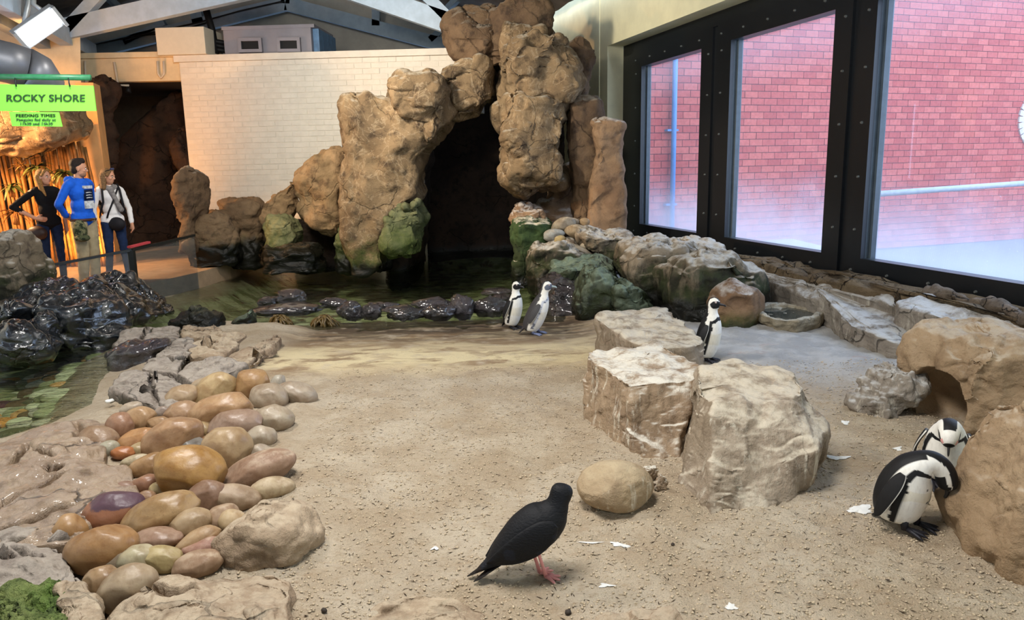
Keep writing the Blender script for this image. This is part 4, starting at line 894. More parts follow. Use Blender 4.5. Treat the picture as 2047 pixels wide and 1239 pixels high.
for i, (cx, cy, w, h, lab) in enumerate(((1296, 948, 44, 40, 'small pale broken stone leaning between the smooth boulder and the draped block'), (1322, 968, 30, 34, 'tiny jagged stone at the foot of the big streaked boulder'))):
    b = on_ground(cx, cy+h*0.4); k = pxm(b[1]); stone('broken_stone', R_BLOCK, (b[0], b[1]+0.03, b[2]+h*k*0.4), np.eye(3), (w*k*0.5, w*k*0.45, h*k*0.55), lab, None, 215+i, 5, 0.1, 0.5, 'stone', rough=0.2)
# ------------------------------------------------------------------ rocks at the right
rows_rock('hollow_boulder', R_RIGHT, [(653, 1930, 2000, .6), (664, 1892, 2035, .8), (682, 1864, 2065), (704, 1848, 2085), (728, 1842, 2100), (744, 1842, 2105), (770, 1842, 2110), (800, 1844, 2112), (845, 1850, 2112), (930, 1862, 2110)], 5.0, 0.9, 'big tan boulder with a dark nest hollow under its edge', N=200, R=120, e=3.0, sm=3, seed=221, amp=(0.045, 0.025, 0.006), cell=0.34)
def carve(o, cuts):
    """hollow a rock out with ellipsoids (world centre, radii, heading)"""
    q = MB()
    V, F = ico(3)
    for c, r, h in cuts:
        P = V*np.array(r)*(1+0.12*fbm(V*2.2, 2, 7)[:, None]); P = np.stack([P[:, 0]*math.cos(h)-P[:, 1]*math.sin(h), P[:, 0]*math.sin(h)+P[:, 1]*math.cos(h), P[:, 2]], 1)+np.array(c)
        q.add(P, [tuple(f) for f in F.tolist()])
    me = bpy.data.meshes.new('cutter'); me.from_pydata([tuple(v) for v in q.v], [], q.f); me.update(); t = bpy.data.objects.new('cutter', me); COL.objects.link(t)
    bm = bmesh.new(); bm.from_mesh(o.data); bmesh.ops.remove_doubles(bm, verts=bm.verts, dist=1e-5); bmesh.ops.dissolve_degenerate(bm, dist=1e-6, edges=bm.edges); bmesh.ops.recalc_face_normals(bm, faces=bm.faces); bm.to_mesh(o.data); bm.free()
    bpy.context.view_layer.update()
    md = o.modifiers.new('cut', 'BOOLEAN'); md.object = t; md.operation = 'DIFFERENCE'; md.solver = 'EXACT'
    dg = bpy.context.evaluated_depsgraph_get(); out = bpy.data.meshes.new_from_object(o.evaluated_get(dg)); o.modifiers.clear(); bpy.data.objects.remove(t)
    mats = list(o.data.materials); o.data = out
    if not out.materials:
        for m_ in mats: out.materials.append(m_)
    out.polygons.foreach_set('use_smooth', [True]*len(out.polygons))
hb = [o for o in COL.objects if o.get('label', '').startswith('big tan boulder with a dark nest')][0]
carve(hb, [(AY(1868, 806, 4.88), (0.40, 0.24, 0.26), math.radians(30))])
rows_rock('flap_rock', R_LEDGE, [(742, 1772, 1800, .6), (750, 1752, 1830), (766, 1736, 1838), (786, 1720, 1826), (802, 1708, 1800), (822, 1702, 1780)], 5.25, 0.5, 'low crumpled grey rock at the mouth of the nest hollow', N=130, R=60, e=2.6, sm=3, seed=223, amp=(0.04, 0.03, 0.008), cell=0.2)
crk = polyline_groove([[(1986, 884), (1992, 905), (2012, 918), (2030, 942), (2055, 955)]], 0.35, 0.012, 0.05)
rows_rock('corner_boulder', R_RIGHT, [(826, 2040, 2070, .6), (845, 2012, 2092, .85), (880, 1992, 2112), (920, 1971, 2122), (960, 1956, 2124), (1000, 1939, 2124), (1042, 1922, 2122), (1085, 1930, 2118), (1125, 1974, 2104), (1175, 2004, 2080)], 3.2, 0.62, 'ochre boulder with a crack at the edge of the photo beside the preening penguins', N=200, R=120, e=2.9, sm=3, seed=227, amp=(0.035, 0.02, 0.005), cell=0.3, mod=crk)
# ------------------------------------------------------------------ flat shore rocks at the left
def slab(name, mat, top, z, lab, seed, zb=-0.35, cracks=None, cz=0.02, N=170, R=40, dome=0.03, amp=(0.02, 0.014, 0.004), cell=0.24, w=0.016, d=0.09, grow=1.0, sm=4):
    T = zpoly(top, z); return poly_rock(name, mat, [drop(T, zb, grow*0.97), drop(T, z*0.4+zb*0.3, grow*1.0), T], lab, N=N, R=R, sm=sm, seed=seed, amp=amp, cell=cell, dome=dome, mod=polyline_groove(cracks, z+cz, w, d) if cracks else None, nc=R+20)
slab('shore_slab', R_FLAT, [(-160, 930), (-60, 905), (0, 882), (75, 852), (150, 838), (215, 842), (205, 880), (215, 925), (258, 935), (284, 985), (266, 1012), (205, 1042), (125, 1078), (0, 1092), (-160, 1090)], 0.07, 'broad pinkish wet slab with dark cracks between the pool and the cobbles', 231, cracks=[[(-60, 1040), (0, 1022), (45, 1000), (80, 985), (132, 955)], [(52, 892), (75, 908), (105, 920)], [(152, 840), (168, 858), (152, 880)], [(25, 935), (50, 912), (56, 895)], [(88, 945), (110, 955), (120, 945)], [(0, 1060), (80, 1030), (150, 1010)]], N=260, R=60, dome=0.06)
slab('shore_slab', R_FLAT, [(100, 1052), (150, 1035), (196, 1012), (186, 1035), (160, 1068), (130, 1085), (60, 1092), (-60, 1100), (-60, 1075)], 0.09, 'thin brown slab edge leaning under the purple cobble', 232, dome=0.0)
slab('shore_slab', R_GREYF, [(-120, 1100), (0, 1066), (60, 1050), (112, 1064), (118, 1090), (142, 1128), (172, 1160), (150, 1176), (60, 1178), (0, 1190), (-120, 1215)], 0.08, 'grey brown cracked slab below the pinkish one', 233, cracks=[[(25, 1085), (60, 1078), (110, 1075)], [(35, 1098), (55, 1110), (80, 1108)], [(0, 1110), (20, 1120)]], dome=0.04)
slab('mossy_rock', R_MOSS, [(-120, 1195), (0, 1188), (60, 1176), (118, 1168), (135, 1195), (128, 1240), (100, 1330), (-120, 1330)], 0.10, 'bright green mossy rock in the bottom corner', 235, dome=0.05, amp=(0.03, 0.03, 0.01), cell=0.12)
slab('shore_slab', R_TANF, [(112, 1182), (130, 1166), (162, 1166), (190, 1190), (203, 1222), (206, 1330), (120, 1330), (122, 1235)], 0.12, 'tan stone rim curling round the mossy rock', 237, dome=0.02)
slab('shore_slab', R_TANF, [(190, 1330), (215, 1240), (262, 1205), (292, 1178), (306, 1150), (326, 1142), (400, 1156), (480, 1146), (560, 1140), (585, 1165), (575, 1240), (560, 1340)], 0.09, 'pale sandstone slab with a notched rim in front of the cobbles', 239, cracks=[[(300, 1180), (330, 1190), (360, 1192), (395, 1180)]], dome=0.03, N=220, R=50)
slab('shore_slab', R_TANF, [(1150, 1300), (1168, 1244), (1205, 1227), (1285, 1219), (1350, 1226), (1376, 1245), (1380, 1300)], 0.055, 'pale slab just showing at the bottom edge behind the black bird', 241, dome=0.02)
slab('shore_slab', R_TANF, [(690, 1300), (730, 1215), (800, 1192), (880, 1188), (930, 1205), (985, 1222), (990, 1300)], 0.012, 'half buried flat stone at the bottom edge left of the black bird', 243, dome=0.015)
g = lambda x, y: (200+x/4.764, 600+y/4.764)
G = lambda *p: [g(*q) for q in p]
slab('shore_rock', R_GREYF, G((200, 700), (300, 655), (460, 690), (600, 720), (720, 765), (900, 830), (930, 900), (640, 1015), (560, 1020), (300, 930), (110, 850), (150, 780)), 0.07, 'cracked grey rock with a mossy underside, behind the cobbles at the water', 251, cracks=[G((490, 690), (510, 780), (490, 860), (520, 930), (570, 990)), G((520, 770), (640, 760)), G((510, 895), (700, 870), (860, 830))], zb=-0.4, dome=0.03)
slab('shore_rock', R_GREYF, G((380, 650), (480, 580), (610, 470), (700, 380), (860, 360), (930, 400), (840, 520), (760, 690), (620, 680)), 0.10, 'dark grey wedge of rock with a deep cleft above the cracked rock', 253, cracks=[G((590, 540), (700, 570), (830, 540)), G((900, 400), (860, 470), (760, 660))], dome=0.03)
slab('shore_rock', R_TANF, G((850, 480), (930, 380), (1120, 350), (1345, 405), (1210, 510), (1160, 535), (860, 540)), 0.10, 'flat tan rock at the far side of the dark wedge', 255, cracks=[G((1080, 390), (1030, 430), (1090, 480))], dome=0.03)
slab('shore_rock', R_GREYF, G((740, 700), (860, 600), (1100, 535), (1310, 560), (1420, 620), (1280, 670), (1100, 760), (900, 790)), 0.09, 'smooth grey domed rock right behind the topmost cobbles', 257, dome=0.05)
slab('shore_rock', R_TANF, G((1180, 530), (1360, 470), (1560, 390), (1690, 315), (1740, 340), (1660, 430), (1480, 600), (1370, 640), (1240, 580)), 0.06, 'pale spur of rock reaching out to the concrete apron', 259, dome=0.02, cracks=[G((1400, 630), (1550, 510), (1650, 420))])
slab('shore_rock', R_TANF, G((780, 340), (800, 240), (900, 245), (1060, 200), (1190, 290), (1400, 330), (1300, 400), (900, 350)), 0.04, 'whitish rock between the tan flat rock and the green ones', 261, dome=0.03)
slab('shore_rock', R_GREYF, G((150, 370), (240, 290), (480, 255), (760, 255), (760, 370), (640, 400), (330, 430), (140, 450)), 0.05, 'long shelf of rock with a white top edge over the black one', 263, dome=0.03, cracks=[G((480, 260), (400, 380))])
rows_rock('shore_rock', R_BLACKM, [(682, 300, 334, .7), (691, 238, 337), (702, 221, 328), (716, 221, 318), (732, 230, 302), (752, 240, 286)], 7.3, 0.5, 'black overhanging rock dipping into the pool', seed=265, amp=(0.03, 0.02, 0.006), N=90, R=50, cell=0.3)
rows_rock('shore_rock', R_SHORE, [(621, 382, 410, .7), (630, 364, 428), (641, 340, 440), (655, 332, 448), (665, 340, 450)], 8.7, 0.5, 'white and green rounded rocks at the far end of the shore', seed=267, amp=(0.04, 0.025, 0.006), N=80, R=44, cell=0.25)
rows_rock('shore_rock', R_SHOREG, [(623, 498, 506, .6), (632, 484, 509), (641, 466, 511), (652, 462, 510)], 8.9, 0.3, 'small pointed green stone beside the pale shallow', seed=269, amp=(0.02, 0.012, 0.004), N=60, R=36, cell=0.2)
# ------------------------------------------------------------------ cobbles along the sand
PB = [(505, 766, 70, 54, 0, '#a8814f', 'round ochre brown cobble topmost of the heap'), (430, 782, 90, 60, 38, '#b59a6a', 'yellow tan cobble beside the topmost one'), (363, 795, 66, 46, 22, '#a98f6c', 'plain tan cobble against the cracked grey rock'),
      (402, 772, 44, 28, 20, '#a59072', 'tan cobble half hidden behind the yellow tan one'), (538, 795, 72, 54, -8, '#a19079', 'grey tan cobble just below the topmost one'), (594, 787, 76, 44, -14, '#a59681', 'sandy grey cobble farthest out on the sand'),
      (548, 836, 74, 50, -10, '#a6977f', 'plain grey cobble at the sand below the grey tan one'), (443, 822, 124, 66, 18, '#b08a5e', 'large glossy tan cobble under the yellow tan and grey tan ones'), (471, 849, 102, 58, 8, '#9a7f6a', 'large mauve grey cobble below the glossy tan one'),
      (364, 829, 66, 48, 20, '#a5835f', 'mauve brown cobble at the water side of the glossy tan one'), (280, 836, 58, 44, 10, '#b18e63', 'light tan cobble at the water side of the heap'), (240, 851, 54, 48, 35, '#9d7456', 'reddish cobble next to the light tan one by the water'),
      (319, 846, 50, 26, 4, '#9d7a50', 'small flat brown cobble between the tan and the mauve brown ones'), (199, 880, 74, 52, -10, '#94775a', 'brown cobble at the pool end of the heap'), (275, 881, 80, 44, 22, '#b07f48', 'orange tan cobble leaning below the light tan one'),
      (344, 878, 116, 74, 28, '#a47e56', 'big brown slanting cobble in the middle of the heap'), (217, 897, 40, 30, 20, '#a5a18a', 'grey green angular stone beside the brown pool end cobble'), (246, 905, 44, 24, 4, '#a8662f', 'small bright orange stone'),
      (279, 898, 36, 26, 10, '#a58e62', 'small tan stone right of the bright orange one'), (270, 921, 54, 22, 15, '#b3a380', 'narrow pale stone under the bright orange one'), (294, 932, 74, 42, 26, '#9c7646', 'brown slanting cobble below the narrow pale stone'),
      (373, 888, 68, 36, 4, '#8f8a80', 'smooth grey cobble behind the biggest ochre one'), (414, 885, 36, 26, 15, '#a5794f', 'small rusty stone beside the smooth grey cobble'), (409, 858, 30, 34, 60, '#a38a5c', 'small upright tan stone under the glossy cobble'),
      (455, 897, 92, 88, 40, '#a98d64', 'egg shaped tan cobble behind the biggest ochre one'), (515, 941, 142, 62, 22, '#9c7c62', 'long mauve cobble running into the sand'), (523, 873, 56, 40, 0, '#a89a84', 'pale grey cobble at the sand beside the mauve grey one'),
      (518, 905, 46, 32, 10, '#a39581', 'grey sandy cobble above the long mauve one'), (541, 909, 42, 26, -15, '#a59781', 'small sand covered cobble, outermost beside the grey sandy one'), (543, 978, 84, 44, 8, '#a89470', 'pale oval cobble at the sand below the long mauve one'),
      (470, 994, 94, 48, -6, '#9d8568', 'flat brown cobble below the biggest ochre one'), (417, 993, 76, 62, 10, '#8a6a52', 'dark brown cobble under the biggest ochre one'), (292, 967, 50, 34, 10, '#94684a', 'reddish brown angular stone against the pinkish slab'),
      (319, 982, 32, 38, 60, '#b09a63', 'small yellow stone under the edge of the biggest ochre one'), (251, 975, 50, 24, 0, '#8f6f5c', 'brown flat stone at the edge of the pinkish slab'), (226, 1024, 110, 78, 20, '#8a5a48', 'purple and orange two toned cobble'),
      (292, 998, 38, 32, 10, '#94714f', 'small brown stone above the long tan cobble'), (319, 1032, 142, 74, 22, '#a1804f', 'long tan cobble right of the two toned one'), (139, 1063, 60, 64, 20, '#a87e48', 'round orange tan cobble at the end by the grey slab'),
      (381, 1051, 80, 58, 28, '#a38963', 'tan cobble below the dark brown one'), (446, 1038, 64, 56, 55, '#9d7f60', 'mauve tan cobble under the flat brown one'), (468, 1047, 50, 56, 55, '#b0966a', 'yellowish cobble tucked beside the big sandstone lump'),
      (203, 1099, 128, 84, 14, '#9c7240', 'large brown cobble below the two toned one'), (312, 1078, 94, 42, 6, '#9d7d66', 'mauve flat cobble below the long tan one'), (393, 1083, 96, 40, 30, '#a8875c', 'light brown cobble slanting towards the sandstone lump'),
      (234, 1114, 60, 60, 10, '#a09077', 'grey cobble in front of the large brown one'), (275, 1120, 70, 54, 12, '#aba07d', 'pale greenish cobble next to the grey one'), (326, 1119, 78, 48, -5, '#a99660', 'yellow olive cobble next to the pale greenish one'),
      (406, 1096, 80, 36, 14, '#9c705c', 'reddish flat cobble beside the sandstone lump'), (396, 1128, 90, 48, 14, '#997a5c', 'brown cobble above the notched sandstone slab'), (206, 1166, 66, 66, 30, '#9a7a52', 'egg brown cobble above the mossy corner'),
      (255, 1178, 112, 76, 30, '#a08a6b', 'grey tan cobble lowest of the heap'), (263, 816, 44, 24, 20, '#b0a08a', 'pale cobble behind the light tan one at the water'), (324, 823, 28, 20, 20, '#98887a', 'little grey stone between the light tan and mauve brown cobbles'), (556, 766, 26, 36, -20, '#a8a08f', 'grey cobble peeping out behind the topmost one'),
      (377, 943, 134, 94, -8, '#a67b37', 'biggest ochre cobble lying on top of the others')]
for i, (cx, cy, w, h, rt, c, lab) in enumerate(PB):
    k0 = 4.2/1500; top_ = lab.startswith('biggest') or lab.startswith('round ochre') or lab.startswith('large glossy')
    zc_ = 0.02+h*k0*0.30+(0.05 if top_ else 0)
    p = AZ(cx, cy, zc_); k = pxm(math.hypot(p[1], 1.7)); t = math.radians(rt); ax = np.array([_r*math.cos(t)+_u*math.sin(t), _f, _u*math.cos(t)-_r*math.sin(t)])
    rr = (w*k/2*1.10, (w*0.45+h*0.55)*k/2*1.02, h*k/2*1.12)
    o = stone('cobble', R_PEBBLE, p, ax, rr, lab, 'cobbles heaped between pool and sand', 300+i, 5 if w > 60 else 4, 0.045, 0.24, col=c)
def two_tone(upper, lower, lab, z0=0.02, patch=None):
    m = Mat('two_toned_pebble', 0.4, 0.4); v = m.obj(); x, y, z = m.xyz(v); n = m.noise(11, 4, 0.6, vec=v)
    if patch:
        d = m.n('ShaderNodeVectorMath', operation='DISTANCE'); m.link(v, d.inputs[0]); d.inputs[1].default_value = patch; f = m.ramp(m.math('ADD', d.outputs['Value'], m.math('MULTIPLY', m.math('SUBTRACT', n, 0.5), 0.05)), 0.085, 0.072)
    else: f = m.ramp(m.math('ADD', z, m.math('ADD', m.math('MULTIPLY', m.math('SUBTRACT', n, 0.5), 0.09), m.math('MULTIPLY', x, 0.12))), z0-0.006, z0+0.006)
    c = m.mix(f, lower, upper); c = m.mix(m.math('MULTIPLY', m.ramp(m.noise(30, 4, 0.6, vec=v), .5, .7), 0.3), c, m.mul(c, (0.55, 0.5, 0.48, 1))); m.color(c); m.bump(m.noise(60, 3, vec=v), 0.15, 0.01)
    for o in COL.objects:
        if o.get('label', '') == lab: o.data.materials[0] = m.m
two_tone('#574049', '#8f6045', 'purple and orange two toned cobble', 0.185)
p = AZ(535, 1085, 0.05); k = pxm(3.6); t = math.radians(-14)
ax = np.array([_r*math.cos(t)+_u*math.sin(t), _f, _u*math.cos(t)-_r*math.sin(t)])
rows_rock('sandstone_lump', R_TANF, [(1022, 500, 560, .5), (1034, 470, 592, .8), (1052, 452, 616), (1072, 442, 634), (1095, 436, 634), (1115, 433, 600), (1140, 432, 550), (1165, 440, 520), (1200, 445, 510)], 3.3, 0.40, 'big tan sandstone lump at the sand end of the cobbles', N=150, R=80, e=2.4, sm=4, seed=381, amp=(0.022, 0.014, 0.004), cell=0.2)
# ------------------------------------------------------------------ visitors' passage at the left
spot('passage_lamp', (-8.2, 10.6, 4.2), (-9.6, 13.6, 1.0), 900, WARM, 95, 0.6, 0.12)
spot('passage_lamp', (-9.3, 11.6, 2.5), (-8.6, 13.9, 1.0), 650, WARM, 120, 0.7, 0.12)
spot('passage_lamp', (-9.0, 11.4, 2.7), (-5.6, 13.6, 0.1), 1100, (1.0, 0.56, 0.26), 100, 0.30, 0.10)
spot('added_pier_glow', (-7.25, 12.6, 0.35), (-7.75, 13.9, 1.5), 420, WARM, 110, 0.8, 0.1)  # added spot without a fitting, casts orange onto the pier
spot('passage_lamp', (-7.4, 11.8, 3.6), (-7.6, 14.9, 4.3), 120, WARM, 110, 0.8, 0.12)
M_PLASTER = flat('cream_plaster', '#d9c7a4', 0.8, var=0.08, sc=4, bump=0.1)
M_CONC = flat('walkway_concrete', '#a58c70', 0.75, var=0.12, sc=5)
gl_px = [(75, 535, 10.0), (262, 500, 10.9), (388, 470, 12.3)]
GT = [AY(*q) for q in gl_px]
edge = [(-9.4, GT[0][1]-2.4)] + [(p[0]-0.02, p[1]) for p in GT] + [(-5.05, 13.4), (-5.05, 18.4), (-14, 18.4), (-14, 7.0)]
mb = MB(); n_ = len(edge); mb.add([(x, y, 0.15) for x, y in edge]+[(x, y, -0.7) for x, y in edge], [tuple(range(n_))[::-1], tuple(range(n_, 2*n_))]+[(i, (i+1) % n_, n_+(i+1) % n_, n_+i) for i in range(n_)])
tag(mb.build('walkway_floor', M_CONC), kind='structure')
# lintel beam with its flange, conduits and clips
LY = 15.5
a = AY(60, 119, LY); b = AY(358, 119, LY); c = AY(200, 164, LY)
lb = empty('lintel_beam', (a[0], LY, c[2]), 'cream concrete lintel over the dark passage, left of the white brick wall', 'beam')
mb = MB(); mb.box(((a[0]-3+b[0])/2, LY+0.25, (a[2]+c[2])/2), (b[0]-a[0]+3, 0.5, a[2]-c[2])); mb.build('beam', M_PLASTER, lb)
mb = MB(); mb.box(((a[0]-3+b[0])/2, LY+0.22, a[2]+0.04), (b[0]-a[0]+3, 0.62, 0.10)); mb.build('flange', M_PLASTER, lb)
M_COND = flat('pale_conduit', '#c9bfae', 0.5, 0.4, var=0)
for pts, lab in (([(170, 122), (172, 172)], 'short vertical conduit on the lintel'), ([(228, 124), (236, 170), (258, 171)], 'bent conduit on the lintel with two little lamps'), ([(315, 122), (316, 148), (322, 156), (328, 148), (327, 122)], 'loop of pipe hanging on the lintel')):
    q = MB(); q.tube([AY(x, y, LY-0.05) for x, y in pts], 0.022, 8); o = q.build('conduit', M_COND, None, True); tag(o, lab, 'pipe')
M_BLK = flat('matt_black', '#0d0d0e', 0.6, 0.3, var=0)
for x, y in ((234, 178), (258, 178)):
    q = MB(); p = AY(x, y, LY-0.02); q.tube([p+np.array([0, 0, .06]), p-np.array([0, .05, .07])], [0.03, 0.06], 10); tag(q.build('small_spotlight', M_BLK, None, True), 'small black spotlight under the lintel, %s one' % ('inner' if x > 240 else 'outer'), 'lamp')
# passage walls and roof
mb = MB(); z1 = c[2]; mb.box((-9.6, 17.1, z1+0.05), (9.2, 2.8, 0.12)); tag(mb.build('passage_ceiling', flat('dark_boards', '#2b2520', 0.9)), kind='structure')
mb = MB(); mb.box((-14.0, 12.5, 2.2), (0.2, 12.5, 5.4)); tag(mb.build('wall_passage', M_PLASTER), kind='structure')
mb = MB(); mb.box((-8.5, 18.5, 1.8), (9.5, 0.15, 3.6)); tag(mb.build('passage_shade_panel', flat('shade_dark', '#3a342c', 0.9)), kind='structure')  # dark panel added; its colour paints the shade at the passage end
def wallpoly(px, Yd, th, mat, name):
    P = [AY(x, y, Yd) for x, y in px]; Q = [p+np.array([p[0]*0.02, th, 0]) for p in P]; n = len(P); q = MB()
    q.add(P+Q, [tuple(range(n)), tuple(range(n, 2*n))[::-1]]+[(i, n+i, n+(i+1) % n, (i+1) % n) for i in range(n)]); return q.build(name, mat)
tag(wallpoly([(186, 165), (236, 548), (168, 560), (150, 165)], 13.9, 0.5, flat('glow_tinted_plaster', '#d9ab74', 0.8, var=0.08, sc=4), 'wall_pier'), kind='structure')  # lamp glow on cream plaster, painted into the colour
tag(wallpoly([(160, 60), (165, 330), (-260, 330), (-260, 20)], 14.6, 0.2, M_PLASTER, 'wall_passage_back'), kind='structure')
ps = dict(amp=(0.10, 0.06, 0.01), N=80, R=50, cell=0.55, e=3.2)
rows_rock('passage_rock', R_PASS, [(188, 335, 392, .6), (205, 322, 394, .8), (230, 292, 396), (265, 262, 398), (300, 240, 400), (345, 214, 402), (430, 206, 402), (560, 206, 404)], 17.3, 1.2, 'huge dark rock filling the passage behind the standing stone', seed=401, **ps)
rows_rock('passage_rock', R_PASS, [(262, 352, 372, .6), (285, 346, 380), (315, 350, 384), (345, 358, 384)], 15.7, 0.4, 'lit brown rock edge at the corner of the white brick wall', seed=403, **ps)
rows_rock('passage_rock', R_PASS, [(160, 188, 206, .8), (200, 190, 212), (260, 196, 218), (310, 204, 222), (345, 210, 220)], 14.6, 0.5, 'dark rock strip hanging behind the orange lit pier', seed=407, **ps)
rows_rock('overhang_rock', R_ARCH, [(205, -80, 140, .7), (220, -80, 156), (240, -80, 166), (262, -80, 171), (284, -80, 166), (294, -80, 120, .9), (308, -80, 62, .7)], 12.9, 1.2, 'brown rock overhang behind the green signs', seed=409, **ps)
# bamboo screen: every cane its own part
M_CANE = flat('bamboo_cane', '#8d6534', 0.6, 0.35, var=0.25, sc=7)
bs = empty('bamboo_screen', AY(70, 520, 13.4), 'tall screen of split bamboo canes behind the visitors', 'screen')
rg = random.Random(8)
for i in range(40):
    x = -62+i*5.9+rg.uniform(-1, 1); top = AY(x, 285+rg.uniform(-6, 14), 13.4+rg.uniform(-.04, .04)); p = Vector(top); bt = Vector((p.x+rg.uniform(-.05, .12)+0.10, p.y, 0.15)); q = MB(); pts = []; rr = []
    for j in range(13):
        f = j/12; pts.append(p.lerp(bt, f)); rr.append(0.026 if j % 3 else 0.031)
    q.tube(pts, rr, 7); q.build('cane', M_CANE, bs, True)
# dry plants in front of the screen
M_LEAFG = flat('dull_green_leaf', '#4a5526', 0.55, 0.4, var=0.25, sc=20); M_LEAFD = flat('dry_leaf', '#b08a52', 0.7, 0.2, var=0.25, sc=20); M_LEAFB = flat('brown_leaf', '#6d4a28', 0.7, 0.2, var=0.25, sc=20)
def bladeplant(name, cx, cy, Yd, rpx, n, mat, lab, seed, droop=1.0, wd=0.03, upw=0.6):
    c = AY(cx, cy, Yd); R = rpx*pxm(Yd); rg = random.Random(seed); t = empty(name, (c[0], c[1], c[2]-R*0.7), lab, 'plant')
    MB().tube([(c[0], c[1], c[2]-R*0.7), (c[0]+.02, c[1], c[2]-R*0.3), (c[0], c[1], c[2])], [0.05, 0.035, 0.02], 8).build('stem', M_LEAFB, t, True)
    for i in range(n):
        an = rg.uniform(0, 6.28); L = R*rg.uniform(.6, 1.15); up = rg.uniform(-.1, 1.0)*upw; d = Vector((math.cos(an), math.sin(an)*0.6-0.2, 0)); pts = []
        for j in range(6):
            f = j/5; pts.append(Vector(c)+d*L*f+Vector((0, 0, L*(up*f*1.5-droop*f*f*0.8))))
        w = [0.3, 1, 1, .8, .5, .05]; V = []; s = d.cross(Vector((0, 0, 1))).normalized()
        for p_, q_ in zip(pts, w): V += [p_-s*wd*q_, p_+Vector((0, 0, -0.006)), p_+s*wd*q_]
        F = [(k*3+a_, k*3+a_+1, k*3+a_+4, k*3+a_+3) for k in range(5) for a_ in (0, 1)]
        q = MB(); q.add(V, F); q.build('leaf', mat, t, True)
bladeplant('rosette_plant', 72, 335, 12.9, 36, 26, M_LEAFG, 'green spiky rosette plant above the woman in black', 1, 0.9)
bladeplant('rosette_plant', 128, 345, 12.95, 34, 24, M_LEAFG, 'dark green drooping plant behind the man in the blue hoodie', 2, 1.2)
bladeplant('dry_plant', 84, 312, 13.0, 26, 40, M_LEAFD, 'pale dry feathery flower head on the bamboo screen', 3, 0.3, 0.012, 1.0)
bladeplant('dry_plant', 45, 330, 13.0, 24, 34, M_LEAFD, 'yellow dry tuft beside the feathery flower head', 4, 0.4, 0.012, 0.9)
bladeplant('dry_plant', 22, 372, 12.9, 30, 24, M_LEAFG, 'dull green fern low at the edge of the photo', 5, 1.0)
bladeplant('dry_plant', 108, 350, 13.0, 28, 26, M_LEAFD, 'curling tan dead leaves between the two green plants', 6, 1.1, 0.02)
bladeplant('dry_plant', 30, 425, 12.8, 34, 26, M_LEAFB, 'brown dead stalks below the fern', 7, 1.0, 0.012)
# glass barrier
def glass_mat():
    m = Mat('barrier_glass', 0.05); tr = m.n('ShaderNodeBsdfTransparent'); tr.inputs[0].default_value = (0.80, 0.82, 0.80, 1)
    gl = m.n('ShaderNodeBsdfGlossy'); gl.inputs['Roughness'].default_value = 0.03; fr = m.n('ShaderNodeFresnel'); fr.inputs['IOR'].default_value = 1.5
    df = m.n('ShaderNodeBsdfDiffuse'); df.inputs[0].default_value = (.6, .62, .6, 1); m0 = m.n('ShaderNodeMixShader'); m0.inputs[0].default_value = 0.10
    m.link(tr.outputs[0], m0.inputs[1]); m.link(df.outputs[0], m0.inputs[2])
    mx = m.n('ShaderNodeMixShader'); m.link(fr.outputs[0], mx.inputs[0]); m.link(m0.outputs[0], mx.inputs[1]); m.link(gl.outputs[0], mx.inputs[2]); m.link(mx.outputs[0], m.out.inputs['Surface']); return m.m
M_BG = glass_mat(); M_DKM = flat('dark_metal', '#1b1d1c', 0.4, 0.5, var=0)
gb = empty('glass_barrier', (GT[1][0], GT[1][1], 0.12), 'low glass barrier with a dark top rail between the visitors and the pool', 'barrier')
ext = GT[0]+(GT[0]-GT[1])*0.5; tops = [ext]+GT
for a_, b_ in zip(tops[:-1], tops[1:]):
    q = MB(); lo = -0.12; q.add([(a_[0], a_[1], lo), (b_[0], b_[1], lo), tuple(b_), tuple(a_)], [(0, 1, 2, 3)]); q.build('pane', M_BG, gb)
    q = MB(); q.bar(a_, b_, 0.05, 0.035); q.build('top_rail', M_DKM, gb)
for p in (GT[1],):
    q = MB(); q.box((p[0], p[1], p[2]/2-0.1), (0.085, 0.07, p[2]+0.2)); q.build('post', M_DKM, gb)
a_ = AY(258, 498, 10.85); b_ = AY(298, 488, 11.25); q = MB(); q.bar(a_+np.array([0, 0, .03]), b_+np.array([0, 0, .03]), 0.06, 0.03); tag(q.build('red_strap', flat('red_cloth', '#c2434a', 0.7, var=0.1)), 'red strap lying on the barrier rail', 'strap')
# ------------------------------------------------------------------ vents and boxes above the white wall
VY = 15.75
def pbox(x0, y0, x1, y1, Yd, dep):
    p = AY((x0+x1)/2, y1, Yd); q_ = AY((x0+x1)/2, y0, Yd); l = AY(x0, (y0+y1)/2, Yd); r = AY(x1, (y0+y1)/2, Yd)
    return ((l[0]+r[0])/2, Yd+dep/2, (p[2]+q_[2])/2), (r[0]-l[0], dep, q_[2]-p[2])
Rz = Matrix.Rotation(brz, 3, 'Z')
cc, sz = pbox(313, 54, 413, 109, 15.25, 0.8); mb = MB(); mb.box(cc, sz, Rz)
o = mb.build('cream_box', flat('cream_box_paint', '#d8cfba', 0.6, var=0.03), None, bevel=0.012); tag(o, 'plain cream box perched on the end of the white wall', 'box')
cc, sz = pbox(449, 57, 628, 108, 15.45, 1.3)
vu = empty('vent_unit', (cc[0], cc[1], cc[2]-sz[2]/2), 'grey air unit with two vents and a blue side above the white wall', 'air unit')
M_VENT = flat('grey_purple_metal', '#8d8a91', 0.6, 0.4, var=0.06, sc=4); M_VBLUE = flat('blue_foil_side', '#5f86ad', 0.5, 0.5, var=0.18, sc=8)
mb = MB(); mb.box(cc, sz, Rz); mb.build('housing', M_VENT, vu, bevel=0.015)
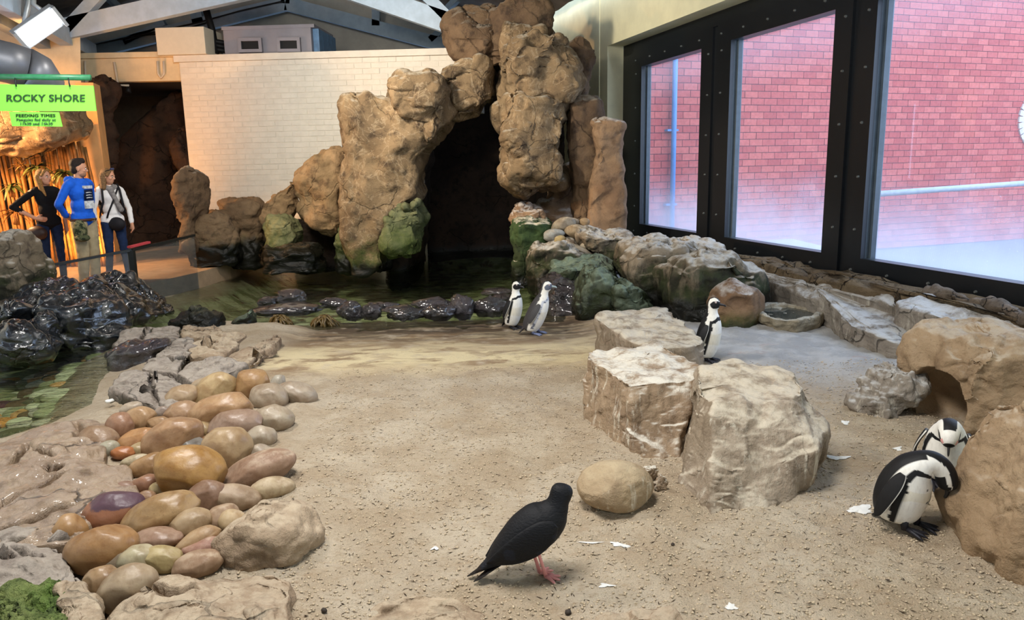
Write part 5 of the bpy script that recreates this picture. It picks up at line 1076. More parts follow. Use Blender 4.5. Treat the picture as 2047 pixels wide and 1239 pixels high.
mb = MB(); p = Vector(cc)+Rz @ Vector((sz[0]/2+0.06, 0.05, 0.0)); mb.box(p, (0.12, sz[1]*0.9, sz[2]*0.98), Rz); mb.build('side_panel', M_VBLUE, vu, bevel=0.01)
mb = MB(); p = Vector(cc)+Rz @ Vector((0.02, 0, sz[2]/2+0.03)); mb.box(p, (sz[0]+0.1, sz[1], 0.07), Rz); mb.build('lid', M_VENT, vu, bevel=0.01)
for x0, x1 in ((477, 524), (556, 602)):
    c2, s2 = pbox(x0, 76, x1, 105, 15.40, 0.06); yo = (Rz @ Vector((c2[0]-cc[0], 0, 0))).y+cc[1]-sz[1]/2
    F_ = MB(); w, h = s2[0], s2[2]; t_ = 0.06
    for dx, dz, ww, hh in ((0, h/2-t_/2, w, t_), (0, -h/2+t_/2, w, t_), (-w/2+t_/2, 0, t_, h-2*t_), (w/2-t_/2, 0, t_, h-2*t_)): F_.box((c2[0]+dx, yo-0.05, c2[2]+dz), (ww, 0.12, hh))
    fr_ = F_.build('vent_frame', M_VENT, vu)
    mb = MB(); mb.box((c2[0], yo-0.04, c2[2]), (w-t_*2, 0.05, h-t_*2)); mb.build('vent_shade_panel', M_BLK, vu)  # black panel stands in for the shade inside the vent
for i, pts in enumerate(([(412, 20), (424, 60), (432, 108)], [(414, 84), (430, 82), (450, 86)], [(414, 92), (432, 90), (450, 94)], [(416, 100), (432, 98), (452, 102)])):
    q = MB(); q.tube([AY(x, y, 15.7) for x, y in pts], 0.07 if i == 0 else 0.045, 8); tag(q.build('black_hose', M_BLK, None, True), ('steep black duct hose rising between the cream box and the air unit', 'upper black hose running into the air unit', 'middle black hose running into the air unit', 'lowest black hose running into the air unit')[i], 'hose')
# cables along the gable truss
for i, pts in enumerate(([(178, 92), (240, 78), (320, 62), (400, 44), (480, 22), (568, 2)], [(250, 80), (290, 70), (340, 66), (420, 44)])):
    q = MB(); q.tube([AY(x, y, GYD-0.2) for x, y in pts], 0.018, 6); tag(q.build('cable', M_BLK, None, True), ('long black cable along the rafter of the gable truss', 'second slack cable under the rafter of the gable truss')[i], 'cable')
# ------------------------------------------------------------------ flood lamp, duct, rail and signs
M_ALU = flat('pale_aluminium', '#b9bec2', 0.4, 0.5, metal=0.3, var=0.04)
fc = Vector(AY(80, 57, 11.8)); ex = (Vector(AY(120, 29, 11.95))-Vector(AY(40, 84, 11.65))); Lx = ex.length; ex.normalize()
nz_ = (Vector((0.25, 0.2, 0.3))-fc); nz_ = (nz_-ex*nz_.dot(ex)).normalized(); nz_ = (nz_+Vector((0.25, 0.0, -0.35))); nz_ = (nz_-ex*nz_.dot(ex)).normalized(); ey = nz_.cross(ex)
RL = Matrix((ex, ey, nz_)).transposed()
fl = empty('flood_lamp', fc+Vector((0, 0, 0.05)), 'lit white LED flood lamp hanging under the roof, above the green sign', 'lamp')
mb = MB(); mb.box(fc-nz_*0.07, (Lx, 0.32, 0.11), RL); mb.build('housing', M_ALU, fl, bevel=0.01)
for s in (-1, 1): mb = MB(); mb.box(fc+ex*s*Lx*0.475+nz_*0.02, (0.045, 0.32, 0.09), RL); mb.build('end_cap', M_ALU, fl)
M_LEDG = emis('led_glow', '#f4f8ff', 16.0)
for i in range(9):
    mb = MB(); mb.box(fc+ex*((i-4)*Lx*0.092)+nz_*0.006, (Lx*0.08, 0.22, 0.03), RL); mb.build('led_module', M_LEDG, fl)
q = MB(); q.tube([fc-nz_*0.13-ex*0.25, fc-nz_*0.22+Vector((-.04, 0, .3)), fc+Vector((-.10, .2, 1.0))], 0.04, 8); q.build('bracket', M_ALU, fl, True)
q = MB(); q.tube([fc-nz_*0.13+ex*0.25, fc-nz_*0.24+Vector((.04, 0, .28)), fc+Vector((-.08, .2, 1.0))], 0.04, 8); q.build('bracket', M_ALU, fl, True)
M_DUCT = flat('galvanised_duct', '#7d8087', 0.45, 0.5, metal=0.5, var=0.06, sc=6)
dk = empty('air_duct', AY(20, 170, 9.2), 'thick grey round air duct with an elbow behind the green rail', 'duct')
P_ = [AY(x, y, d) for x, y, d in ((-120, 92, 8.9), (-40, 112, 9.05), (20, 126, 9.2), (52, 136, 9.3))]
q = MB(); q.tube(P_, 0.235, 24); q.build('straight_duct', M_DUCT, dk, True)
P_ = [AY(x, y, d) for x, y, d in ((50, 136, 9.3), (72, 146, 9.4), (86, 165, 9.5), (84, 195, 9.6))]
q = MB(); q.tube(P_, [0.245, 0.24, 0.23, 0.22], 24); q.build('elbow', M_DUCT, dk, True)
M_GRN = flat('green_rail_paint', '#3f8f62', 0.35, 0.5, var=0.15, sc=18)
q = MB(); q.tube([AY(-40, 153, 7.1), AY(181, 155, 7.1)], 0.026, 12); tag(q.build('hanging_rail', M_GRN, None, True), 'green painted tube the signs hang from', 'rail')
M_SIGN = flat('bright_green_sign', '#8fee52', 0.45, 0.3, var=0); M_INK = flat('grey_green_letters', '#4d7a4a', 0.5, 0.3, var=0); M_INK2 = flat('dark_green_letters', '#33502f', 0.5, 0.3, var=0)
def sign(name, px, Yd, lab, lines):
    P = [Vector(AY(x, y, Yd)) for x, y in px]; t = empty(name, (P[2]+P[3])/2, lab, 'sign'); q = MB(); th = Vector((0, 0.012, 0))
    q.add(P+[p+th for p in P], [(3, 2, 1, 0), (4, 5, 6, 7), (0, 1, 5, 4), (1, 2, 6, 5), (2, 3, 7, 6), (3, 0, 4, 7)]); q.build('board', M_SIGN, t)
    for txt, x0, x1, yb, hpx, mat in lines:
        cu = bpy.data.curves.new('lettering', 'FONT'); cu.body = txt; cu.size = 1.0; cu.offset = 0.012 if hpx > 10 else 0.0; cu.extrude = 0.004; cu.space_character = 1.06
        tmp = bpy.data.objects.new('lettering', cu); COL.objects.link(tmp); dg = bpy.context.evaluated_depsgraph_get(); me = bpy.data.meshes.new_from_object(tmp.evaluated_get(dg)); bpy.data.objects.remove(tmp)
        co = np.array([v.co[:] for v in me.vertices]); mn, mx_ = co.min(0), co.max(0)
        A_ = Vector(AY(x0, yb, Yd)); B_ = Vector(AY(x1, yb, Yd)); U_ = Vector(AY(x0, yb-hpx, Yd))
        for v in me.vertices:
            f_ = (v.co.x-mn[0])/(mx_[0]-mn[0]); g_ = (v.co.y-0)/(0.70); v.co = A_+(B_-A_)*f_+(U_-A_)*g_+Vector((0, -0.006-v.co.z, 0))
        me.materials.clear(); o = link('lettering', me, mat, t); o.matrix_parent_inverse = Matrix.Translation(t.location).inverted()
    return t
sg = sign('hanging_sign', [(-14, 168), (186, 171), (192, 222), (-14, 222)], 7.1, 'bright green hanging sign reading ROCKY SHORE', [('ROCKY SHORE', 14, 170, 203, 14, M_INK2)])
for x in (137, 30):
    q = MB(); q.tube([AY(x, 156, 7.08), AY(x+1, 166, 7.08), AY(x+3, 173, 7.08)], 0.006, 6); q.build('hook', M_DKM, sg, True)
sign('hanging_sign', [(18, 223), (117, 224), (124, 253), (24, 252)], 7.1, 'smaller green sign below it with the feeding times', [('FEEDING TIMES', 33, 111, 234, 6.2, M_INK2), ('Penguins fed daily at', 34, 112, 242, 5.4, M_INK), ('11h30 and 14h30', 42, 106, 250, 5.4, M_INK)])
for x in (24, 116): pass
# droppings and debris on the sand
M_DROP = flat('white_dropping', '#e4e4e0', 0.6, var=0.06, sc=30); M_DRK = flat('dark_speck', '#3a322b', 0.7, var=0)
def splat(cx, cy, w, h, seed, lab):
    b = on_ground(cx, cy); k = pxm(math.hypot(b[1], 1.8)); rg = random.Random(seed); n = 26; ring = []
    for j in range(n):
        an = 2*math.pi*j/n; r_ = 1+0.45*math.sin(an*3+seed)*0.5+rg.uniform(-.25, .25); x = b[0]+math.cos(an)*w*k/2*r_; y = b[1]+math.sin(an)*h*k*0.9*r_; ring.append((x, y, GZ(x, y)+0.004))
    ring.append((b[0], b[1], GZ(b[0], b[1])+0.010)); q = MB(); q.add(ring, [(j, (j+1) % n, n) for j in range(n)]); tag(q.build('dropping', M_DROP, None, True), lab, 'dropping', 'droppings on the sand')
for a_ in ((1238, 1089, 34, 9, 1, 'white dropping on the sand below the smooth rounded boulder'), (1212, 1171, 26, 7, 2, 'white dropping on the sand in front of the black bird'), (1462, 1216, 24, 8, 3, 'white dropping near the bottom edge below the big streaked boulder'), (869, 1096, 14, 8, 4, 'small white dropping on the sand behind the tail of the black bird'),
           (1720, 1017, 44, 14, 5, 'white smear on the sand beside the preening penguins'), (1794, 896, 15, 8, 6, 'small white dropping on the sand above the preening penguins'), (1690, 842, 16, 7, 7, 'small white dropping on the sand near the crumpled grey rock'), (1672, 915, 46, 8, 8, 'long white smear on the sand beside the big streaked boulder'), (1182, 1087, 50, 3, 9, 'thin white streak on the sand left of the large dropping')): splat(*a_)
for i_, (cx, cy, w_, lab_) in enumerate(((236, 764, 16, 'white dropping on the cracked shore rock at the water, uppermost of three'), (222, 778, 20, 'white dropping on the cracked shore rock at the water, middle of three'), (212, 801, 18, 'white dropping on the cracked shore rock at the water, lowest of three'))):
    b = AZ(cx, cy, 0.03); k = pxm(b[1]); stone('dropping', M_DROP, (b[0]+0.03, b[1], b[2]), np.eye(3), (w_*k*.5, w_*k*.45, w_*k*.22), lab_, None, 520+i_, 3, 0.25, 0.4, 'dropping')
def speck(cx, cy, r, lab, mat=M_DRK, seed=0):
    b = on_ground(cx, cy); k = pxm(math.hypot(b[1], 1.8)); stone('debris', mat, (b[0], b[1], b[2]+r*k*0.5), np.eye(3), (r*k, r*k, r*k*0.8), lab, 'bits on the sand', 500+seed, 2, 0.2, 0.4, 'debris')
speck(1136, 1227, 7, 'dark round dung ball on the sand at the bottom edge', seed=1); speck(1345, 1090, 4, 'dark bit of dirt on the sand left of the big streaked boulder', seed=2); speck(583, 1024, 5, 'red brown scrap on the sand above the sandstone lump', flat('red_scrap', '#8a3d2a', 0.7, var=0), 3); speck(648, 1222, 6, 'dark red scrap on the sand near the notched slab', seed=4)

# loose crumbs of sand and bits of straw: nobody could count them
def crumbs(name, n, mat, lab, smin, smax, stretch, seed, zoff=0.3):
    rg = np.random.RandomState(seed); P = []
    Yv = 2.4+6.0*rg.uniform(0, 1, n*3)**1.7; Xv = rg.uniform(-1.9, 3.4, n*3); keep = (poly_sd(Xv, Yv, POOL) < -0.4) & (Xv > -1.3-0.1*np.abs(Yv-4)) & (Yv < 6.6) & (Xv < Yv*0.72+.4)
    Xv, Yv = Xv[keep][:n], Yv[keep][:n]; Zv = ground_z(Xv, Yv); m_ = len(Xv); s_ = rg.uniform(smin, smax, m_); an = rg.uniform(0, 6.28, m_)
    O = np.array([(1, 0, 0), (-1, 0, 0), (0, 1, 0), (0, -1, 0), (0, 0, 1), (0, 0, -1)], float); Fo = np.array([(0, 2, 4), (2, 1, 4), (1, 3, 4), (3, 0, 4), (2, 0, 5), (1, 2, 5), (3, 1, 5), (0, 3, 5)])
    Q = np.repeat(O[None], m_, 0)*(1+0.35*rg.uniform(-1, 1, (m_, 6, 1))); Q = Q*np.array([stretch, 1, .75])*s_[:, None, None]; c_, t_ = np.cos(an)[:, None], np.sin(an)[:, None]
    X = Q[..., 0]*c_-Q[..., 1]*t_+Xv[:, None]; Y_ = Q[..., 0]*t_+Q[..., 1]*c_+Yv[:, None]; Zz = Q[..., 2]+Zv[:, None]+s_[:, None]*zoff
    F = (Fo[None]+6*np.arange(m_)[:, None, None]).reshape(-1, 3); o = link(name, mesh_np(name, np.stack([X, Y_, Zz], 2).reshape(-1, 3), F), mat); tag(o, lab, 'sand', None, 'stuff')
crumbs('sand_crumbs', 14000, flat('sand_crumb', '#c9b79b', 0.95, var=0.08, sc=30), 'loose crumbs of sand scattered over the enclosure floor', 0.003, 0.008, 1.3, 5)
crumbs('straw_bits', 3500, flat('straw_bit', '#4a3a2a', 0.9, var=0.2), 'dark bits of straw and twig scattered over the sand', 0.0012, 0.0026, 7.0, 6, 0.8)
# ------------------------------------------------------------------ birds
def colmat(name, rough=0.6, spec=0.3, bs=60, bst=0.25, stretch=(1, 1, 0.4)):
    m = Mat(name, rough, spec); a = m.attr('feather'); c = a[0]; v = m.scale(m.obj(), stretch)
    f = m.noise(bs, 4, 0.6, vec=v); m.color(m.mix(m.math('MULTIPLY', m.ramp(f, .45, .75), 0.35), c, m.mul(c, (0.62, 0.6, 0.58, 1)))); m.bump(f, bst, 0.006); return m.m
M_FEATH = colmat('penguin_feathers'); M_BLACKB = colmat('black_plumage', 0.62, 0.25, 55, 0.7, (1, 1, 2.5))
M_BILL = flat('dark_bill', '#1d1c1f', 0.35, 0.5, var=0.1, sc=40); M_BILLG = flat('pale_grey_bill', '#9fb0b6', 0.4, 0.4, var=0.1, sc=40)
M_FOOT = flat('dark_foot', '#23222a', 0.5, 0.4, var=0.2, sc=40); M_FOOTG = flat('grey_foot', '#7c86a8', 0.5, 0.4, var=0.2, sc=40)
M_PINK = flat('pink_skin', '#e59a94', 0.5, 0.4, var=0.08, sc=40); M_EYE = flat('dark_eye', '#0c0a0a', 0.1, 0.6, var=0); M_EYER = flat('eye_ring', '#b9a7a4', 0.5, 0.3, var=0)
def bend_loft(secs, N=64, R=130):
    """secs: (x,y,z, half side, half front[, lateral xyz]) -> V (R,N,3), section parameter, angle from the front"""
    A = np.array([list(s[:5])+list(s[5] if len(s) > 5 else (0, 1, 0)) for s in secs], float); K = len(A)
    seg = np.linalg.norm(np.diff(A[:, :3], axis=0), axis=1)+1e-4; cs = np.concatenate([[0], np.cumsum(seg)])
    tt = np.interp(np.linspace(0, cs[-1], R), cs, np.arange(K)); C = catmull(A, tt); c = C[:, :3]; ra = np.maximum(C[:, 3], 0.002); rb = np.maximum(C[:, 4], 0.002)
    T = np.gradient(c, axis=0); T /= np.linalg.norm(T, axis=1, keepdims=True)+1e-9
    L = C[:, 5:8]; L = L-T*(L*T).sum(1, keepdims=True); L /= np.linalg.norm(L, axis=1, keepdims=True)+1e-9; Fd = np.cross(L, T)
    th = np.linspace(-math.pi, math.pi, N, endpoint=False)
    V = c[:, None]+L[:, None]*(ra[:, None]*np.sin(th)[None])[..., None]+Fd[:, None]*(rb[:, None]*np.cos(th)[None])[..., None]
    return V, np.repeat(tt[:, None], N, 1), np.repeat(np.abs(th)[None], R, 0)
def skin_obj(name, V, colr, mat, parent, label=None):
    R, N = V.shape[:2]; P = np.concatenate([V.reshape(-1, 3), V[0].mean(0)[None], V[-1].mean(0)[None]]); Fq = grid_faces(R, N)
    Fs = [tuple(f) for f in Fq.tolist()]+[(R*N, (j+1) % N, j) for j in range(N)]+[(R*N+1, (R-1)*N+j, (R-1)*N+(j+1) % N) for j in range(N)]
    me = mesh_np(name, P, Fs); c = np.concatenate([colr.reshape(-1, 3), colr[0].mean(0)[None], colr[-1].mean(0)[None]]); rgba = np.concatenate([c, np.ones((len(c), 1))], 1).astype(np.float32)
    at = me.color_attributes.new('feather', 'FLOAT_COLOR', 'POINT'); at.data.foreach_set('color', rgba.ravel())
    bm = bmesh.new(); bm.from_mesh(me); bmesh.ops.recalc_face_normals(bm, faces=bm.faces); bm.to_mesh(me); bm.free(); me.polygons.foreach_set('use_smooth', [True]*len(me.polygons))
    return tag(link(name, me, mat, parent), label)
def C3(h): return np.array(lin(h)[:3])
def paint(shape, base): return np.broadcast_to(C3(base), shape+(3,)).copy()
def put(c, mask, h): c[mask] = C3(h)
WHT, BLK, CRM, BRN = '#ece9e0', '#141416', '#e6e0cf', '#3a2f28'
def flipper(parent, p0, p1, mat, inner=False, lat=(0, 1, 0), w=0.036, colour=BLK, edge=WHT, bow=0.02, out=(0, 1, 0)):
    p0, p1 = np.array(p0, float), np.array(p1, float); out = np.array(out, float); S = []
    for f, ww in ((0, .45), (.08, .75), (.25, 1), (.5, 1.0), (.75, .82), (.92, .55), (1.0, .12)):
        c = p0+(p1-p0)*f+out*bow*math.sin(f*math.pi); S.append((c[0], c[1], c[2], 0.011*(1-f*.5), w*ww, lat))
    V, s, th = bend_loft(S, 28, 40); col = paint(th.shape, colour)
    put(col, (th > 2.75), edge); put(col, (th < .22), edge)
    if inner: put(col, vn_mask(V, 30, .15), '#8d8a80')
    return skin_obj('flipper', V, col, mat, parent)
def vn_mask(V, f, t): return (vnoise(V.reshape(-1, 3)*f, 4) > t).reshape(V.shape[:2])
def foot(parent, x, y, mat, yaw=0.0, s=1.0, z0=0.0, legmat=None, leg=0.07):
    q = MB(); pts = []; R_ = Matrix.Rotation(yaw, 3, 'Z')
    def tp(v): return R_ @ Vector(v)*s+Vector((x, y, z0))
    for a in (-0.45, 0.0, 0.45):
        d = Vector((math.cos(a), math.sin(a), 0)); q.tube([tp((0, 0, .022)), tp(d*0.035+Vector((0, 0, .018))), tp(d*0.075+Vector((0, 0, .011))), tp(d*0.098+Vector((0, 0, .004)))], [0.013*s, 0.010*s, 0.008*s, 0.002*s], 7)
    web = [tp((0.005, 0, .018))]+[tp(Vector((math.cos(a), math.sin(a), 0))*r_+Vector((0, 0, .010))) for a, r_ in ((-.47, .075), (-.22, .062), (0, .078), (.22, .062), (.47, .075))]
    k = len(q.v); q.v += [tuple(v) for v in web]; q.f += [(k, k+i, k+i+1) for i in range(1, 5)]
    q.tube([tp((-.005, 0, .015)), tp((-.012, 0, leg))], [0.016*s, 0.022*s], 8)
    me = bpy.data.meshes.new('foot'); me.from_pydata(q.v, [], q.f); me.update(); me.polygons.foreach_set('use_smooth', [True]*len(me.polygons)); return link('foot', me, mat, parent)
def bill(parent, p, d, mat, L=0.062, hgt=0.013, hook=True, name='bill', up=(0, 0, 1)):
    p, d, up = np.array(p, float), np.array(d, float), np.array(up, float); d /= np.linalg.norm(d); lat = np.cross(up, d); lat /= np.linalg.norm(lat); up = np.cross(d, lat); S = []
    for f, r in ((-.15, .95), (.1, 1), (.4, .85), (.7, .72), (.88, .62), (.97, .42), (1.02, .1)):
        dz = -0.35*hgt*(max(0, f-.55)/.45)**2*(2.2 if hook else 0); c = p+d*L*f+up*dz; S.append((c[0], c[1], c[2], hgt*0.62*r, hgt*r, tuple(lat)))
    V, s, th = bend_loft(S, 20, 26); return skin_obj(name, V, paint(th.shape, '#1d1c1f'), mat, parent)
def eye(parent, p, r=0.0065, ring=True):
    V, F = ico(2)
    for k, (rr, m_, nm) in enumerate(((r*1.5, M_EYER, 'eye_ring'), (r, M_EYE, 'eye'))):
        Q = V*np.array([rr, rr*0.75 if k == 0 else rr*1.1, rr])+np.array(p); link(nm, mesh_np(nm, Q, F), m_, parent)
def upright(name, label, loc, yaw, moult=False, scale=1.0, lean=0.0, group=None, neck=0.0):
    t = empty(name, loc, label, 'penguin', group, yaw); t.scale = (scale,)*3; n_ = neck
    S = [(-.030, 0, .040, .02, .02), (-.028, 0, .052, .070, .072), (-.018, 0, .10, .093, .096), (-.004, 0, .18, .104, .108), (.010, 0, .27, .101, .106), (.018, 0, .345, .086, .093), (.020, 0, .40+n_*.4, .066, .073), (.018, 0, .44+n_*.7, .049, .053), (.018, 0, .475+n_, .043, .047), (.024, 0, .508+n_, .046, .055), (.026, 0, .538+n_, .043, .055), (.024, 0, .562+n_, .033, .043), (.022, 0, .578+n_, .015, .022), (.022, 0, .581+n_, .003, .004)]
    if lean:
        S = [(x+lean*max(0, z-.08), y, z, a, b) for x, y, z, a, b in S]
    V, s, th = bend_loft(S); X, Y_, Z_ = V[..., 0]-lean*np.maximum(0, V[..., 2]-.08), V[..., 1], V[..., 2]-n_*np.clip((V[..., 2]-.36)/.1, 0, 1)
    wob = 0.07*vnoise(V.reshape(-1, 3)*45, 3).reshape(th.shape)
    black, grey = (BLK, '#17171a') if not moult else ('#413f40', '#5d6270')
    c = paint(th.shape, WHT); low = Z_ < .30; put(c, (Z_ < .34) & (vn_mask(V, 9, .1)), CRM)
    tw = th+wob
    put(c, (tw > 1.95) & (Z_ < .44), black); put(c, (tw > 2.15) & (Z_ >= .44) & (Z_ < .50), black)
    band = (tw > 1.22) & (tw < 1.50) & (Z_ < .385) & (Z_ > .08)
    zc_ = .402-.035*(tw/1.3)**2
    band |= (np.abs(Z_-zc_+0.004*np.sin(th*9)) < .014) & (tw < 1.5)
    put(c, band, black if not moult else '#6e7280')
    if moult: put(c, band & vn_mask(V, 40, -.2), '#c3c6cf')
    u, v = X-.030, Z_-.530
    mask = (((u-.022)/.045)**2+((v+.012)/.034)**2 < 1) & (Z_ > .48)
    put(c, mask, grey); put(c, (np.abs(Y_) < .013) & (v > .022), black); put(c, (th > 2.35) & (Z_ > .48), BRN if not moult else black)
    put(c, (Z_ > .556) & (np.abs(Y_) < .02) & (th > 1.4), black)
    spots = (vnoise(V.reshape(-1, 3)*38, 8) > .80).reshape(th.shape) & (th < .9) & (Z_ < .36) & (Z_ > .2); put(c, spots, '#3a3836')
    skin_obj('body', V, c, M_FEATH, t)
    hx = lean*(.53+n_-.08)
    bill(t, (.074+hx, 0, .522+n_), (1, 0, -.12), M_BILLG if moult else M_BILL)
    for sg_ in (-1, 1): eye(t, (.055+hx, sg_*.037, .542+n_))
    for sg_ in (-1, 1): flipper(t, (.005+lean*.28, sg_*.088, .355), (-.045+lean*.05, sg_*.128, .150), M_FEATH, lat=(0.15, 1, 0.25*sg_), out=(0, sg_, 0), colour=black, inner=(sg_ > 0))
    for sg_ in (-1, 1): foot(t, .018+(.05 if (moult and sg_ > 0) else 0), sg_*.048, M_FOOTG if moult else M_FOOT, yaw=-sg_*-.12)
    TS = [(-.075, 0, .10, .05, .02), (-.105, 0, .065, .04, .014), (-.135, 0, .03, .022, .007), (-.15, 0, .015, .006, .003)]
    V, s, th = bend_loft(TS, 24, 24); skin_obj('tail', V, paint(th.shape, black), M_FEATH, t)
    return t
g0 = on_ground(1064, 668); upright('penguin', 'moulting penguin with a grey back and pale face walking on the concrete apron', tuple(g0), math.radians(-6), moult=True, scale=1.02, lean=0.30, neck=0.02)
g1 = on_ground(1024, 656); upright('penguin', 'black and white penguin standing half behind the moulting grey one', tuple(g1), math.radians(-34), scale=0.99, lean=0.10)
g2 = on_ground(1412, 722); upright('penguin', 'lone black and white penguin standing behind the flat topped blocks', tuple(g2), math.radians(-30), scale=1.0, lean=0.05, neck=0.015)
def preening(name, label, loc, yaw, secs, headi, colf, bills, flips, feet_, scale=1.0, tail=True, ey=None):
    t = empty(name, loc, label, 'penguin', None, yaw); t.scale = (scale,)*3
    V, s, th = bend_loft(secs, 72, 160); c = colf(V, s, th); skin_obj('body', V, c, M_FEATH, t)
    bill(t, *bills[0], M_BILL, up=bills[1])
    for e in (ey or []): eye(t, e)
    for f in flips: flipper(t, f[0], f[1], M_FEATH, lat=f[2], out=f[3], w=0.040, inner=f[4])
    for f in feet_: foot(t, f[0], f[1], M_FOOT, f[2], 1.1)
    if tail:
        TS = [(-.085, 0, .10, .05, .022), (-.12, 0, .06, .04, .014), (-.15, 0, .025, .022, .007), (-.165, 0, .012, .006, .003)]
        V, s, th = bend_loft(TS, 24, 24); skin_obj('tail', V, paint(th.shape, BLK), M_FEATH, t)
    return t
g3 = on_ground(1806, 1052)
Sn = [(-.05, 0, .035, .03, .03), (-.05, 0, .05, .088, .088), (-.042, 0, .10, .116, .118), (-.025, 0, .18, .128, .128), (-.002, 0, .26, .122, .122), (.025, 0, .325, .102, .100), (.062, .012, .368, .078, .074), (.098, .030, .384, .060, .058), (.132, .050, .366, .052, .052), (.152, .066, .330, .049, .052), (.160, .076, .290, .046, .052), (.162, .080, .257, .036, .042), (.163, .081, .239, .014, .018), (.163, .081, .235, .003, .004)]
def coln(V, s, th):
    wob = 0.06*vnoise(V.reshape(-1, 3)*45, 3).reshape(th.shape); tw = th+wob; c = paint(th.shape, WHT); put(c, (s < 4.2) & vn_mask(V, 8, .05), CRM)
    body = s < 6.6
    put(c, (tw > 1.95) & body, BLK)
    put(c, (tw > 1.18) & (tw < 1.50) & (s < 5.4) & (s > 1.2), BLK)
    put(c, (np.abs(s-5.75+.55*(tw/1.3)**2-.3) < .22) & (tw < 1.5), BLK)
    put(c, (tw > 2.35) & (s >= 6.6), BLK)
    put(c, (s > 8.75) & (tw < 1.9), BLK); put(c, (s > 10.4) & (tw < 2.3), BLK)
    put(c, (vnoise(V.reshape(-1, 3)*34, 8) > .74).reshape(th.shape) & (th < .95) & (s < 4.6) & (s > 2), '#35322f'); return c
preening('penguin', 'big spotted penguin bending its neck to preen, in front of its bowing mate', tuple(g3), math.radians(-50), Sn, 10, coln, ((((.165, .082, .255)), (-.05, .03, -1)), (1, .3, 0)),
         [((.02, -.112, .335), (-.085, -.150, .085), (0.2, 1, -.25), (0, -1, 0), False), ((.03, .105, .32), (.03, .215, .075), (1, -.3, 0.1), (0, 1, 0), True)], [(.035, -.055, .1), (.05, .055, .2)], 0.94)
g4 = on_ground(1905, 985); g4[1] += 0.10
Sf = [(-.03, 0, .035, .03, .03), (-.03, 0, .05, .080, .080), (-.022, 0, .10, .104, .106), (-.008, 0, .18, .114, .116), (.012, 0, .25, .108, .110), (.040, 0, .305, .092, .092), (.075, 0, .345, .072, .070), (.112, 0, .368, .058, .056), (.148, 0, .370, .053, .052), (.178, 0, .352, .050, .052), (.200, 0, .328, .042, .046), (.215, 0, .308, .026, .030), (.222, 0, .298, .004, .005)]
def colfar(V, s, th):
    wob = 0.06*vnoise(V.reshape(-1, 3)*45, 3).reshape(th.shape); tw = th+wob; c = paint(th.shape, WHT)
    put(c, (tw > 2.0) & (s < 6.2), BLK); put(c, (tw > 1.1) & (tw < 1.48) & (s < 5.4) & (s > 1.2), BLK)
    put(c, (np.abs(s-5.7+.5*(tw/1.3)**2-.3) < .22) & (tw < 1.5), BLK); put(c, (tw > 2.5) & (s >= 6.2) & (s < 9), BLK)
    d = (((s-9.5)/1.5)**2+((tw-1.25)/.75)**2 < 1) | ((s > 9.6) & (tw < 1.6)) | (s > 10.9); put(c, d, BLK)
    put(c, (np.abs(s-10.4) < .35) & (np.abs(tw-1.9) < .3), '#e2a5a0'); return c
preening('penguin', 'penguin bowing its head behind the big spotted one, beside the cracked boulder', tuple(g4), math.radians(-118), Sf, 10, colfar, ((((.208, 0, .312)), (.5, 0, -.75)), (.7, 0, .6)),
         [((.0, -.10, .31), (-.06, -.15, .09), (.2, 1, -.25), (0, -1, 0), False), ((.0, .10, .31), (-.06, .15, .09), (-.2, 1, .25), (0, 1, 0), False)], [(.03, -.05, .05), (.03, .05, .1)], 0.98)
# black oystercatcher, head turned away
g5 = on_ground(1080, 1152)
oy = empty('oystercatcher', tuple(g5), 'black wading bird with pink legs standing on the sand, head turned away', 'bird', None, math.radians(6)); oy.scale = (1.0,)*3
So = [(-.285, 0, .045, 0.008, 0.004), (-.262, 0, .060, 0.021, 0.011), (-.225, 0, .085, 0.036, 0.021), (-.18, 0, .122, 0.061, 0.046), (-.125, 0, .165, 0.078, 0.072), (-.065, 0, .208, 0.090, 0.094), (-.005, 0, .245, 0.093, 0.101), (.042, 0, .282, 0.081, 0.086), (.070, 0, .320, 0.056, 0.060), (.084, 0, .352, 0.044, 0.047), (.094, 0, .380, 0.041, 0.048), (.102, 0, .402, 0.039, 0.047), (.108, 0, .420, 0.027, 0.034), (.110, 0, .428, 0.005, 0.007)]
V, s, th = bend_loft(So, 72, 150); c = paint(th.shape, '#0f1014'); put(c, vn_mask(V, 12, .25), '#14171f'); put(c, (s < 1.2), '#1b1412'); skin_obj('body', V, c, M_BLACKB, oy)
for sg_ in (-1, 1):
    S = []
    for f, w_, t_ in ((0, .3, .5), (.12, .8, 1), (.35, 1, 1), (.6, .85, .9), (.82, .5, .6), (1, .08, .2)):
        S.append((.055-.29*f, sg_*(.083+.022*math.sin(f*3.1)-.055*f), .285-.185*f-.012*math.sin(f*3), .020*t_, .068*w_, (0.0, 1, 0)))
    V, s, th = bend_loft(S, 40, 60); c = paint(th.shape, '#0d0e12'); put(c, vn_mask(V*np.array([1, 1, 3]), 14, .3), '#181c26'); put(c, (s > 3.6) & (np.abs(th-1.6) < .5), '#100f10'); skin_obj('wing', V, c, M_BLACKB, oy)
for k_, (x, z, L, y) in enumerate(((-.235, .065, .085, .016), (-.225, .058, .07, -.016))):
    S = [(x+.05, y, z+.03, .02, .006), (x, y, z, .022, .005), (x-L*.5, y*1.3, z-L*.32, .018, .004), (x-L, y*1.6, z-L*.62, .004, .002)]
    V, s, th = bend_loft(S, 20, 24); skin_obj('tail_feather', V, paint(th.shape, '#17110f'), M_BLACKB, oy)
bill(oy, (.105, .03, .398), (-.1, 1, -.25), flat('red_bill', '#c2402a', 0.4, 0.4, var=0), L=0.065, hgt=0.008, hook=False)
